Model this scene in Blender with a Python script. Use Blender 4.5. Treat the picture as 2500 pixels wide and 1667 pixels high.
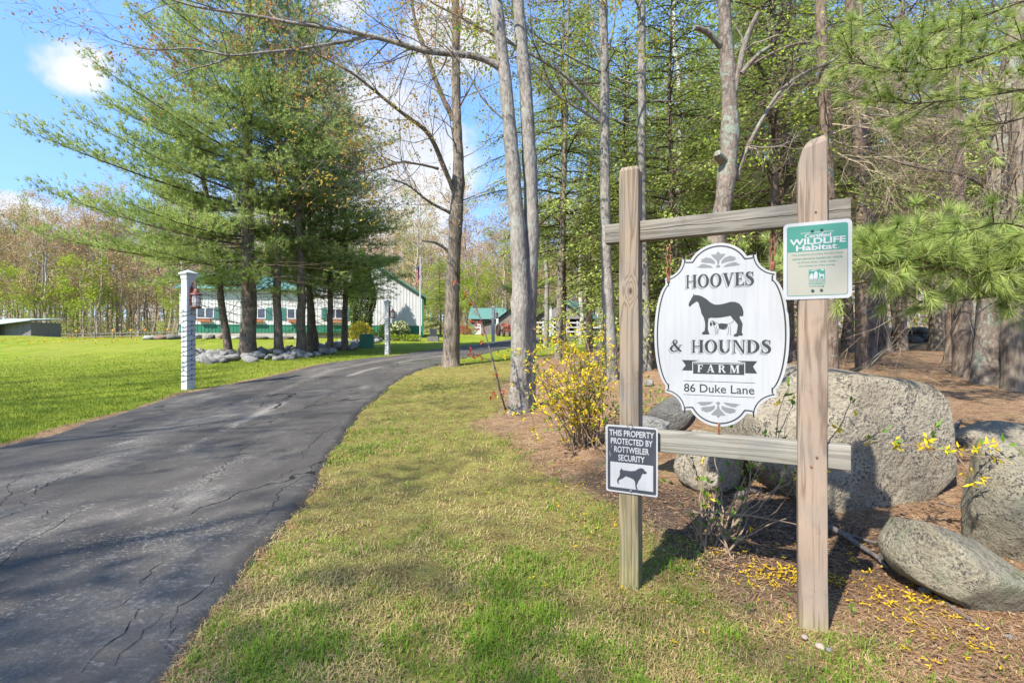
import bpy, bmesh, math, random
import numpy as np
from mathutils import Vector, Matrix

for o in list(bpy.data.objects):
    bpy.data.objects.remove(o)
SC = bpy.context.scene
COL = SC.collection
R_ = math.radians

# ------------------------------------------------------------------ camera
CAM_Z = 1.12
FPX = 1200.0            # focal length in pixels of the 2500 px wide photograph
cam_d = bpy.data.cameras.new("camera")
cam = bpy.data.objects.new("camera", cam_d)
COL.objects.link(cam)
cam.location = (0, 0, CAM_Z)
cam.rotation_euler = (R_(90), 0, 0)
cam_d.sensor_width = 36.0
cam_d.lens = FPX / 2500 * 36
cam_d.clip_start = 0.05
cam_d.clip_end = 3000
SC.camera = cam

# ------------------------------------------------------------------ light, sky, exposure
SUN_TO = Vector((-0.66, -0.72, 1.0)).normalized()      # direction towards the sun
SUN_EL = math.asin(SUN_TO.z)
SUN_AZ = math.atan2(SUN_TO.x, SUN_TO.y)
SUN_STRENGTH = 3.3
SKY_STRENGTH = 0.15
EXPOSURE = 1.72
sun_d = bpy.data.lights.new("sun", 'SUN')
sun_d.energy = SUN_STRENGTH
sun_d.angle = R_(0.7)
sun_d.color = (1.0, 0.955, 0.87)
sun = bpy.data.objects.new("sun", sun_d)
COL.objects.link(sun)
sun.rotation_euler = SUN_TO.to_track_quat('Z', 'Y').to_euler()
sun.location = (-30, -30, 40)

world = bpy.data.worlds.new("World")
SC.world = world
world.use_nodes = True
wn = world.node_tree
wn.nodes.clear()


def N(nt, typ, **kw):
    n = nt.nodes.new(typ)
    for k, v in kw.items():
        setattr(n, k, v)
    return n


def L(nt, a, b):
    nt.links.new(a, b)


def setin(nt, sock, v):
    if v is None:
        return
    if isinstance(v, bpy.types.NodeSocket):
        nt.links.new(v, sock)
    else:
        if sock.type == 'RGBA' and not hasattr(v, '__len__'):
            v = (v, v, v, 1)
        if sock.type == 'RGBA' and len(v) == 3:
            v = (*v, 1)
        sock.default_value = v


def math_(nt, op, a, b=None, c=None, clamp=False):
    n = N(nt, 'ShaderNodeMath', operation=op, use_clamp=clamp)
    setin(nt, n.inputs[0], a)
    setin(nt, n.inputs[1], b)
    setin(nt, n.inputs[2], c)
    return n.outputs[0]


def mixc(nt, fac, a, b, blend='MIX'):
    n = N(nt, 'ShaderNodeMix', data_type='RGBA', blend_type=blend)
    setin(nt, n.inputs[0], fac)
    setin(nt, n.inputs[6], a)
    setin(nt, n.inputs[7], b)
    return n.outputs[2]


def noise(nt, vec, scale, detail=4, rough=0.55, dist=0.0):
    n = N(nt, 'ShaderNodeTexNoise')
    setin(nt, n.inputs['Vector'], vec)
    n.inputs['Scale'].default_value = scale
    n.inputs['Detail'].default_value = detail
    n.inputs['Roughness'].default_value = rough
    n.inputs['Distortion'].default_value = dist
    return n.outputs[0]


def ramp(nt, fac, stops, interp='LINEAR'):
    n = N(nt, 'ShaderNodeValToRGB')
    cr = n.color_ramp
    cr.interpolation = interp
    while len(cr.elements) < len(stops):
        cr.elements.new(0.5)
    for e, (p, c) in zip(cr.elements, stops):
        e.position = p
        e.color = (c, c, c, 1) if not hasattr(c, '__len__') else (*c[:3], 1)
    setin(nt, n.inputs[0], fac)
    return n.outputs[0]


def smooth(nt, x, lo, hi):
    n = N(nt, 'ShaderNodeMapRange', interpolation_type='SMOOTHSTEP')
    setin(nt, n.inputs[0], x)
    n.inputs[1].default_value = lo
    n.inputs[2].default_value = hi
    return n.outputs[0]


def coords(nt, kind='Object', scale=(1, 1, 1)):
    tc = N(nt, 'ShaderNodeTexCoord')
    if scale == (1, 1, 1):
        return tc.outputs[kind]
    m = N(nt, 'ShaderNodeMapping')
    m.inputs['Scale'].default_value = scale
    L(nt, tc.outputs[kind], m.inputs[0])
    return m.outputs[0]


# sky: Nishita with procedural cumulus, a pure function of direction
sky = N(wn, 'ShaderNodeTexSky', sky_type='NISHITA')
sky.sun_disc = False
sky.sun_elevation = SUN_EL
sky.sun_rotation = SUN_AZ % (2 * math.pi)
sky.altitude = 100
sky.air_density = 1.0
sky.dust_density = 0.6
sky.ozone_density = 1.6
wdir = coords(wn, 'Generated')
sep = N(wn, 'ShaderNodeSeparateXYZ')
L(wn, wdir, sep.inputs[0])
zz = math_(wn, 'ADD', math_(wn, 'MAXIMUM', sep.outputs[2], 0.0), 0.22)
comb = N(wn, 'ShaderNodeCombineXYZ')
L(wn, math_(wn, 'DIVIDE', sep.outputs[0], zz), comb.inputs[0])
L(wn, math_(wn, 'DIVIDE', sep.outputs[1], zz), comb.inputs[1])
L(wn, math_(wn, 'MULTIPLY', sep.outputs[2], 2.0), comb.inputs[2])
cn = noise(wn, comb.outputs[0], 1.35, 7, 0.56, 0.25)
cfine = noise(wn, wdir, 9.0, 6, 0.6, 0.3)


def blob(u, v, rad, gain, squash=1.0):
    d = Vector(((u - 1250) / FPX, 1.0, -(v - 833.5) / FPX)).normalized()
    s = N(wn, 'ShaderNodeVectorMath', operation='SUBTRACT')
    L(wn, wdir, s.inputs[0])
    s.inputs[1].default_value = d
    sc_ = N(wn, 'ShaderNodeVectorMath', operation='MULTIPLY')
    L(wn, s.outputs[0], sc_.inputs[0])
    sc_.inputs[1].default_value = (1, 1, squash)
    ln = N(wn, 'ShaderNodeVectorMath', operation='LENGTH')
    L(wn, sc_.outputs[0], ln.inputs[0])
    m = N(wn, 'ShaderNodeMapRange', interpolation_type='SMOOTHSTEP')
    L(wn, ln.outputs['Value'], m.inputs[0])
    m.inputs[1].default_value = rad
    m.inputs[2].default_value = 0.0
    m.inputs[3].default_value = 0.0
    m.inputs[4].default_value = gain
    return m.outputs[0]


acc = math_(wn, 'ADD', math_(wn, 'MULTIPLY', cn, 0.75), math_(wn, 'MULTIPLY', cfine, 0.36))
for b in ((172, 165, 0.085, 0.27, 1.3), (1010, 430, 0.24, 0.40, 1.3), (880, 240, 0.10, 0.18, 1.2), (1130, 80, 0.13, 0.28, 1.6),
          (40, 500, 0.17, 0.30, 4.5), (200, 610, 0.25, 0.20, 3.5), (1020, 620, 0.25, 0.20, 3.0), (700, 560, 0.3, 0.2, 2.0), (820, 0, 0.10, 0.22, 2.0),
          (1900, 300, 0.35, 0.12, 1.5)):
    acc = math_(wn, 'ADD', acc, blob(*b))
cmask = smooth(wn, acc, 0.63, 0.80)
cshade = noise(wn, wdir, 5.0, 4, 0.5)
ccol = ramp(wn, cshade, [(0.3, (1.7, 1.8, 2.0)), (0.62, (2.15, 2.17, 2.2))])
skyc = mixc(wn, 0.72, sky.outputs[0], (0.44, 1.12, 2.75))
skymix = mixc(wn, math_(wn, 'MULTIPLY', cmask, 0.95), skyc, ccol)
bg = N(wn, 'ShaderNodeBackground')
bg.inputs[1].default_value = SKY_STRENGTH
L(wn, skymix, bg.inputs[0])
wo = N(wn, 'ShaderNodeOutputWorld')
L(wn, bg.outputs[0], wo.inputs[0])

SC.view_settings.view_transform = 'Standard'
SC.view_settings.look = 'None'
SC.view_settings.exposure = EXPOSURE
SC.view_settings.gamma = 1.0
SC.view_settings.use_curve_mapping = False
SC.render.engine = 'CYCLES'
SC.cycles.max_bounces = 9
SC.cycles.diffuse_bounces = 6
SC.cycles.glossy_bounces = 2
SC.cycles.transmission_bounces = 3
SC.cycles.transparent_max_bounces = 4
SC.cycles.sample_clamp_indirect = 8.0

# ------------------------------------------------------------------ mesh helpers
rng = np.random.default_rng(7)


class MB:
    """Mesh buffer: numpy chunks of verts + tris/quads with a material index."""

    def __init__(s):
        s.v, s.f, s.n = [], [], 0      # f: (array (k,3|4), mat)

    def add(s, v, f, mat=0):
        v = np.asarray(v, float).reshape(-1, 3)
        f = np.asarray(f, np.int64)
        s.v.append(v)
        s.f.append((f + s.n, mat))
        s.n += len(v)
        return s

    def xf(s, fn):
        s.v = [fn(v) for v in s.v]
        return s

    def box(s, lo, hi, mat=0):
        x0, y0, z0 = lo
        x1, y1, z1 = hi
        v = [(x0, y0, z0), (x1, y0, z0), (x1, y1, z0), (x0, y1, z0), (x0, y0, z1), (x1, y0, z1), (x1, y1, z1), (x0, y1, z1)]
        f = [(0, 3, 2, 1), (4, 5, 6, 7), (0, 1, 5, 4), (1, 2, 6, 5), (2, 3, 7, 6), (3, 0, 4, 7)]
        return s.add(v, f, mat)

    def tube(s, pts, rad, n=8, mat=0, cap=True, jit=0.0, rg=None):
        pts = np.asarray(pts, float)
        m = len(pts)
        rad = np.broadcast_to(np.asarray(rad, float), (m,))
        t = np.gradient(pts, axis=0)
        t /= np.linalg.norm(t, axis=1)[:, None] + 1e-9
        ref = np.array([1.0, 0, 0]) if abs(t[0][0]) < 0.8 else np.array([0, 1.0, 0])
        V = []
        for i in range(m):
            a = ref - t[i] * ref.dot(t[i])
            a /= np.linalg.norm(a) + 1e-9
            ref = a
            b = np.cross(t[i], a)
            th = np.arange(n) * 2 * math.pi / n
            rr = np.full(n, rad[i])
            if jit and rg is not None:
                rr = rr * (1 + jit * rg.normal(size=n))
            V.append(pts[i] + np.outer(np.cos(th) * rr, a) + np.outer(np.sin(th) * rr, b))
        V = np.concatenate(V)
        i = np.arange(m - 1)[:, None] * n
        j = np.arange(n)[None]
        j2 = (j + 1) % n
        F = np.stack([i + j, i + j2, i + n + j2, i + n + j], -1).reshape(-1, 4)
        s.add(V, F, mat)
        if cap:
            for k in (0, m - 1):
                c = pts[k]
                ring = V[k * n:(k + 1) * n]
                f = [(0, 1 + (q + 1) % n, 1 + q) if k == 0 else (0, 1 + q, 1 + (q + 1) % n) for q in range(n)]
                s.add(np.vstack([c, ring]), f, mat)
        return s

    def sticks(s, P0, P1, r0, r1, mat=0):
        P0, P1 = np.asarray(P0, float), np.asarray(P1, float)
        if not len(P0):
            return s
        k = len(P0)
        r0 = np.broadcast_to(r0, (k,))
        r1 = np.broadcast_to(r1, (k,))
        d = P1 - P0
        d /= np.linalg.norm(d, axis=1)[:, None] + 1e-9
        ref = np.where(np.abs(d[:, :1]) < 0.8, [[1.0, 0, 0]], [[0, 1.0, 0]])
        a = np.cross(d, ref)
        a /= np.linalg.norm(a, axis=1)[:, None] + 1e-9
        b = np.cross(d, a)
        vs = []
        for P, r in ((P0, r0), (P1, r1)):
            for q in range(3):
                th = q * 2 * math.pi / 3
                vs.append(P + (a * math.cos(th) + b * math.sin(th)) * r[:, None])
        V = np.stack(vs, 1).reshape(-1, 3)
        base = np.arange(k)[:, None] * 6
        F = np.concatenate([base + np.array([[q, (q + 1) % 3, 3 + (q + 1) % 3, 3 + q]]) for q in range(3)], 0)
        return s.add(V, F, mat)

    def tufts(s, C, D, k, ln, spread, w, mat=0, rg=None, droop=0.0):
        """k needle triangles from each centre, roughly along D"""
        rg = rg or rng
        C, D = np.asarray(C, float), np.asarray(D, float)
        n = len(C)
        if not n:
            return s
        D = D / (np.linalg.norm(D, axis=1)[:, None] + 1e-9)
        d = D[:, None] + rg.normal(0, spread, (n, k, 3))
        d /= np.linalg.norm(d, axis=2)[..., None] + 1e-9
        l = ln * rg.uniform(0.7, 1.1, (n, k, 1))
        tip = C[:, None] + d * l
        tip[..., 2] -= droop * l[..., 0]
        side = np.cross(d, rg.normal(size=(n, k, 3)) * 0.75 + np.array([-0.45, -0.5, 0.75]))
        side /= np.linalg.norm(side, axis=2)[..., None] + 1e-9
        b = C[:, None] + d * l * 0.04
        V = np.stack([b - side * w / 2, b + side * w / 2, tip], 2).reshape(-1, 3)
        F = np.arange(n * k * 3).reshape(-1, 3)
        return s.add(V, F, mat)

    def leaves(s, C, D, Nn, ln, w, mat=0):
        """rhombic leaf quads: C base, D direction, Nn approx normal; ln, w arrays or scalars"""
        C, D, Nn = (np.asarray(q, float) for q in (C, D, Nn))
        if not len(C):
            return s
        D = D / (np.linalg.norm(D, axis=1)[:, None] + 1e-9)
        S = np.cross(D, Nn)
        S /= np.linalg.norm(S, axis=1)[:, None] + 1e-9
        ln = np.broadcast_to(ln, (len(C),))[:, None]
        w = np.broadcast_to(w, (len(C),))[:, None]
        V = np.stack([C, C + D * ln * 0.45 + S * w / 2, C + D * ln, C + D * ln * 0.45 - S * w / 2], 1).reshape(-1, 3)
        return s.add(V, np.arange(len(V)).reshape(-1, 4), mat)

    def mesh(s, name, mats, smooth_=False):
        me = bpy.data.meshes.new(name)
        if not s.v:
            return me
        V = np.concatenate(s.v)
        me.vertices.add(len(V))
        me.vertices.foreach_set('co', V.ravel())
        li, ls, mi = [], [], []
        for f, m in s.f:
            if len(f) == 0:
                continue
            li.append(f.ravel())
            ls.append(np.full(len(f), f.shape[1]))
            mi.append(np.full(len(f), m))
        li, ls, mi = np.concatenate(li), np.concatenate(ls), np.concatenate(mi)
        me.loops.add(len(li))
        me.loops.foreach_set('vertex_index', li.astype(np.int32))
        me.polygons.add(len(ls))
        st = np.concatenate([[0], np.cumsum(ls)[:-1]])
        me.polygons.foreach_set('loop_start', st.astype(np.int32))
        me.polygons.foreach_set('loop_total', ls.astype(np.int32))
        for m in (mats if isinstance(mats, (list, tuple)) else [mats]):
            me.materials.append(m)
        me.polygons.foreach_set('material_index', mi.astype(np.int32))
        me.polygons.foreach_set('use_smooth', np.full(len(ls), bool(smooth_)))
        me.update(calc_edges=True)
        me.validate()
        return me


def link(o):
    COL.objects.link(o)
    return o


def tag(o, label=None, cat=None, group=None, kind=None):
    if label:
        o['label'] = label
    if cat:
        o['category'] = cat
    if group:
        o['group'] = group
    if kind:
        o['kind'] = kind
    return o


def thing(name, label, cat, loc=(0, 0, 0), rotz=0.0, group=None):
    o = link(bpy.data.objects.new(name, None))
    o.empty_display_size = 0.1
    o.location = tuple(float(q) for q in loc)
    o.rotation_euler = (0, 0, rotz)
    return tag(o, label, cat, group)


def obj(name, mb, mats, parent=None, smooth_=False, loc=None, world=False):
    """One mesh object. world=True: the buffer is in world coordinates, the (unrotated) parent's place is subtracted."""
    if world and parent is not None:
        p = np.array(parent.location)
        q = parent
        while q.parent is not None:
            q = q.parent
            p = p + np.array(q.location)
        mb.xf(lambda v: v - p)
    me = mb if isinstance(mb, bpy.types.Mesh) else mb.mesh(name, mats, smooth_)
    o = link(bpy.data.objects.new(name, me))
    if parent is not None:
        o.parent = parent
    if loc is not None:
        o.location = tuple(float(q) for q in loc)
    return o


def single(name, mb, mats, label, cat, loc=(0, 0, 0), group=None, smooth_=False, rot=None):
    """a thing that is one mesh; buffer in local coordinates"""
    o = obj(name, mb, mats, None, smooth_, loc)
    if rot is not None:
        o.rotation_euler = rot
    return tag(o, label, cat, group)


KIDS = {}


def copy_tree(root, loc, rotz=0.0, scale=(1, 1, 1), label=None, group=None):
    r = root.copy()
    COL.objects.link(r)
    r.location = tuple(float(q) for q in loc)
    r.rotation_euler = (0, 0, rotz)
    r.scale = scale
    if label:
        r['label'] = label
    if group:
        r['group'] = group

    def rec(a, b):
        if a.name not in KIDS:
            KIDS[a.name] = list(a.children)
        for ch in KIDS[a.name]:
            c = ch.copy()
            COL.objects.link(c)
            c.parent = b
            rec(ch, c)
    rec(root, r)
    return r


# ------------------------------------------------------------------ survey helpers
def at(u, v, Y):
    """a point at bearing u / elevation v of the 2500 px photograph, Y metres in front of the camera"""
    return np.array([(u - 1250.0) / FPX * Y, Y, CAM_Z - (v - 833.5) / FPX * Y])


GC = [  # ground control points X, Y, Z
    (-8, -8, 0), (-3, -6, 0), (3, -6, 0), (9, -6, 0.1), (-6, 0, 0), (-2, 0, 0), (0, 0, 0), (2, 0, 0.0), (6, 0, 0.2), (-1, 2, 0), (0.5, 1, 0), (-4, 3, 0.02), (0.535, 2.25, -0.02),
    (1.18, 1.93, -0.01), (-1.3, 3, 0), (0.4, 3.4, 0.02)]
for u, v, Y in [(2350, 1500, 1.9), (2470, 1410, 2.2), (2080, 1275, 2.85), (2300, 1000, 5.0), (2300, 950, 6.2), (2350, 1100, 3.7), (2480, 1050, 4.2), (2400, 930, 7.2), (2150, 862, 11), (2060, 850, 15),
                (2300, 838, 18), (2450, 850, 16), (1500, 890, 11), (1560, 1000, 5.6), (1450, 1100, 4.4), (1290, 1010, 7.3), (1230, 930, 10.5), (1100, 893, 13.2), (460, 950, 10.3),
                (100, 1085, 5.2), (0, 950, 11), (-200, 950, 11), (0, 885, 24), (-400, 885, 24), (100, 845, 42), (-300, 840, 42), (100, 818, 62), (600, 874, 19.5), (500, 890, 16.5),
                (945, 866, 22), (1204, 839, 32), (1345, 826, 36), (500, 823, 37), (1000, 823, 37), (1200, 816, 46), (1360, 817, 45), (1700, 830, 26), (1900, 822, 34), (2200, 822, 34),
                (1480, 824, 38)]:
    GC.append(tuple(at(u, v, Y)))
for X in (-160, -60, 0, 60, 160):
    GC.append((X, 95, 3.2))
    GC.append((X, 260, 9.0))
for X in (-40, 40):
    GC.append((X, 10, 0.5))
    GC.append((X, 40, 1.5))
    GC.append((X, -8, 0.2))
GC = np.array(GC)


def _key(X, Y):
    X, Y = np.asarray(X, float), np.asarray(Y, float)
    Yc = np.maximum(Y, -3.4) + 4.5
    return np.stack([1.1 * np.arctan2(X, Yc), 0.9 * np.log(Yc)], -1)


_gk = _key(GC[:, 0], GC[:, 1])


def _phi(d):
    return np.sqrt(d * d + 0.0025)


_A = _phi(np.linalg.norm(_gk[:, None] - _gk[None], axis=2)) - np.eye(len(GC)) * 0.004
_P = np.c_[np.ones(len(GC)), _gk]
_S = np.block([[_A, _P], [_P.T, np.zeros((3, 3))]])
_W = np.linalg.solve(_S, np.r_[GC[:, 2], 0, 0, 0])


def gz(X, Y):
    k = _key(X, Y)
    sh = k.shape[:-1]
    k = k.reshape(-1, 2)
    out = np.empty(len(k))
    for i in range(0, len(k), 20000):
        kk = k[i:i + 20000]
        out[i:i + 20000] = _phi(np.linalg.norm(kk[:, None] - _gk[None], axis=2)) @ _W[:-3] + np.c_[np.ones(len(kk)), kk] @ _W[-3:]
    return out.reshape(sh)


def hit(u, v, far=80):
    """where the line of sight meets the ground"""
    Y = np.geomspace(1.0, far, 400)
    X = (u - 1250) / FPX * Y
    z = CAM_Z - (v - 833.5) / FPX * Y
    d = z - gz(X, Y)
    i = np.argmax(d < 0) if (d < 0).any() else len(Y) - 1
    return np.array([X[i], Y[i], float(gz(X[i], Y[i]))])


def base(u, Y):
    X = (u - 1250) / FPX * Y
    return np.array([X, Y, float(gz(X, Y))])


# driveway edges (photograph bearings), near to far
_re = [hit(*q) for q in [(435, 1660), (489, 1568), (531, 1488), (569, 1424), (627, 1361), (691, 1297), (744, 1238), (781, 1180), (793, 1138), (824, 1095), (856, 1042), (882, 1005), (914, 978), (946, 951),
                         (978, 925), (1010, 910), (1063, 893)]]
_re = [np.array([-0.55, -12.0, 0]), np.array([-0.75, -4.0, 0]), np.array([-1.0, 0.0, 0])] + _re
_re += [np.array([-1.75, 15.6, 0]), np.array([-1.25, 18.5, 0]), np.array([-0.75, 22, 0]), np.array([0.0, 26, 0]), np.array([1.1, 30, 0]), np.array([2.9, 34, 0]), np.array([5.6, 37, 0]), np.array([10, 39.5, 0]), np.array([20, 42, 0])]
_le = [np.array([-4.6, -12.0, 0]), np.array([-4.85, -3.0, 0]), np.array([-5.0, 2.0, 0])] + [hit(*q) for q in [(0, 1095), (106, 1068), (213, 1033), (351, 993), (446, 962), (553, 941), (680, 916)]]
_le += [np.array([-6.05, 16.0, 0]), np.array([-5.5, 19.0, 0]), np.array([-4.6, 23, 0]), np.array([-3.5, 27, 0]), np.array([-2.2, 31, 0]), np.array([-0.4, 35, 0]), np.array([2.5, 38.8, 0]), np.array([6, 42, 0]), np.array([18, 46, 0])]


def _mono(pts):
    out = [pts[0]]
    for p in pts[1:]:
        if p[1] > out[-1][1] + 0.05:
            out.append(p)
    return np.array(out)


_re, _le = _mono(_re), _mono(_le)


def xr(Y):
    return np.interp(Y, _re[:, 1], _re[:, 0])


def xl(Y):
    return np.interp(Y, _le[:, 1], _le[:, 0])


def sstep(x, a, b):
    t = np.clip((x - a) / (b - a), 0, 1)
    return t * t * (3 - 2 * t)


def vnoise(X, Y, s, seed=0):
    """cheap smooth pseudo-noise -1..1"""
    r = np.random.default_rng(seed)
    out = 0
    for k in range(6):
        a = r.uniform(0, 2 * math.pi)
        f = s * r.uniform(0.6, 1.9)
        out = out + np.sin((X * math.cos(a) + Y * math.sin(a)) * f + r.uniform(0, 6.28) + 1.3 * np.sin((X * math.sin(a) - Y * math.cos(a)) * f * 0.7 + k))
    return out / 3.2


def zones(X, Y):
    """lawn, verge (thin grass), mulch weights; the rest is pine straw"""
    d = X - xr(Y)
    n = vnoise(X, Y, 1.6, 3)
    lawn = (X < (xl(Y) + xr(Y)) / 2) * sstep(xl(Y) - X, 0.02, 0.30 + 0.15 * n)
    far = sstep(Y, 12.5, 15.5)
    vw = np.interp(Y, [-5, 1.5, 3, 5, 7, 10, 14, 20, 30, 40], [3.4, 2.5, 2.15, 2.0, 2.3, 2.7, 3.2, 4.6, 7.0, 9])
    verge = (1 - lawn) * (X > (xl(Y) + xr(Y)) / 2) * sstep(vw + 0.45 * n - d, -0.15, 0.85)
    lawn = np.maximum(lawn, far * verge)
    verge = verge * (1 - far)
    mu = np.exp(-(((X - 1.15) / 0.85) ** 2 + ((Y - 2.75) / 0.55) ** 2)) * 1.3 + np.exp(-(((X - 0.75) / 0.5) ** 2 + ((Y - 3.6) / 0.7) ** 2)) * 0.7
    mu = np.clip(mu + 0.25 * n * (mu > 0.05), 0, 1) * (1 - verge * 0.7)
    return np.clip(lawn, 0, 1), np.clip(verge, 0, 1), mu

# ------------------------------------------------------------------ materials
DIM = 0.66


def dim(c, k=None):
    return tuple(x * (k or DIM) for x in c[:3])


def newmat(name, rough=0.85, spec=0.25):
    m = bpy.data.materials.new(name)
    m.use_nodes = True
    nt = m.node_tree
    b = nt.nodes['Principled BSDF']
    b.inputs['Roughness'].default_value = rough
    b.inputs['Specular IOR Level'].default_value = spec
    return m, nt, b


def bump(nt, b, h, strength=0.5, dist=0.02):
    n = N(nt, 'ShaderNodeBump')
    n.inputs['Strength'].default_value = strength
    n.inputs['Distance'].default_value = dist
    L(nt, h, n.inputs['Height'])
    L(nt, n.outputs[0], b.inputs['Normal'])


def plain(name, col, rough=0.7, spec=0.3, var=0.12, scale=6, metal=0.0):
    m, nt, b = newmat(name, rough, spec)
    c = coords(nt)
    f = noise(nt, c, scale, 5, 0.6)
    lo = tuple(x * (1 - var) for x in col)
    hi = tuple(min(1, x * (1 + var)) for x in col)
    L(nt, ramp(nt, f, [(0.3, lo), (0.7, hi)]), b.inputs['Base Color'])
    b.inputs['Metallic'].default_value = metal
    return m


def leafmat(name, cols, transl=0.35, nscale=0.9, rough=0.55):
    m, nt, b = newmat(name, rough, 0.25)
    g = N(nt, 'ShaderNodeNewGeometry')
    c = coords(nt)
    f = math_(nt, 'ADD', math_(nt, 'MULTIPLY', g.outputs['Random Per Island'], 0.6), math_(nt, 'MULTIPLY', smooth(nt, noise(nt, c, nscale, 3), 0.3, 0.7), 0.4))
    st = [(i / (len(cols) - 1), q) for i, q in enumerate(cols)]
    col = ramp(nt, f, st)
    L(nt, col, b.inputs['Base Color'])
    if transl:
        t = N(nt, 'ShaderNodeBsdfTranslucent')
        L(nt, col, t.inputs[0])
        mx = N(nt, 'ShaderNodeMixShader')
        mx.inputs[0].default_value = transl
        L(nt, b.outputs[0], mx.inputs[1])
        L(nt, t.outputs[0], mx.inputs[2])
        L(nt, mx.outputs[0], nt.nodes['Material Output'].inputs[0])
    return m


def bark(name, dark, light, lichen=0.0, lcol=(0.42, 0.47, 0.36), vs=0.22, fine=26.0, bs=0.8, bands=False):
    dark, light, lcol = dim(dark), dim(light), dim(lcol)
    m, nt, b = newmat(name, 0.92, 0.15)
    c = coords(nt, 'Object', (1, 1, vs))
    c1 = coords(nt)
    f = noise(nt, c, fine, 6, 0.65, 0.6)
    f2 = noise(nt, c1, 3.0, 4)
    v = N(nt, 'ShaderNodeTexVoronoi', feature='DISTANCE_TO_EDGE')
    setin(nt, v.inputs['Vector'], c)
    v.inputs['Scale'].default_value = fine * 0.7
    h = math_(nt, 'ADD', math_(nt, 'MULTIPLY', f, 1.1), math_(nt, 'MULTIPLY', smooth(nt, v.outputs[0], 0.0, 0.3), 0.14))
    col = ramp(nt, h, [(0.42, dark), (0.80, light)])
    col = mixc(nt, math_(nt, 'MULTIPLY', smooth(nt, f2, 0.35, 0.7), 0.4), col, tuple(min(1, x * 1.35) for x in light))
    if bands:
        cb = coords(nt, 'Object', (1, 1, 9))
        fb = noise(nt, cb, 7.0, 5, 0.6)
        col = mixc(nt, math_(nt, 'MULTIPLY', smooth(nt, fb, 0.58, 0.68), 0.55), col, tuple(x * 0.6 for x in dark))
    if lichen:
        fl = noise(nt, c1, 5.5, 6, 0.7, 0.5)
        fl2 = noise(nt, c1, 38, 4, 0.7)
        k = smooth(nt, math_(nt, 'ADD', fl, math_(nt, 'MULTIPLY', fl2, 0.25)), 0.80 - 0.28 * lichen, 0.86 - 0.28 * lichen)
        col = mixc(nt, math_(nt, 'MULTIPLY', k, 0.85), col, mixc(nt, fl2, tuple(x * 0.75 for x in lcol), tuple(x * 1.15 for x in lcol)))
    L(nt, col, b.inputs['Base Color'])
    bump(nt, b, h, bs, 0.03)
    return m


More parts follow.
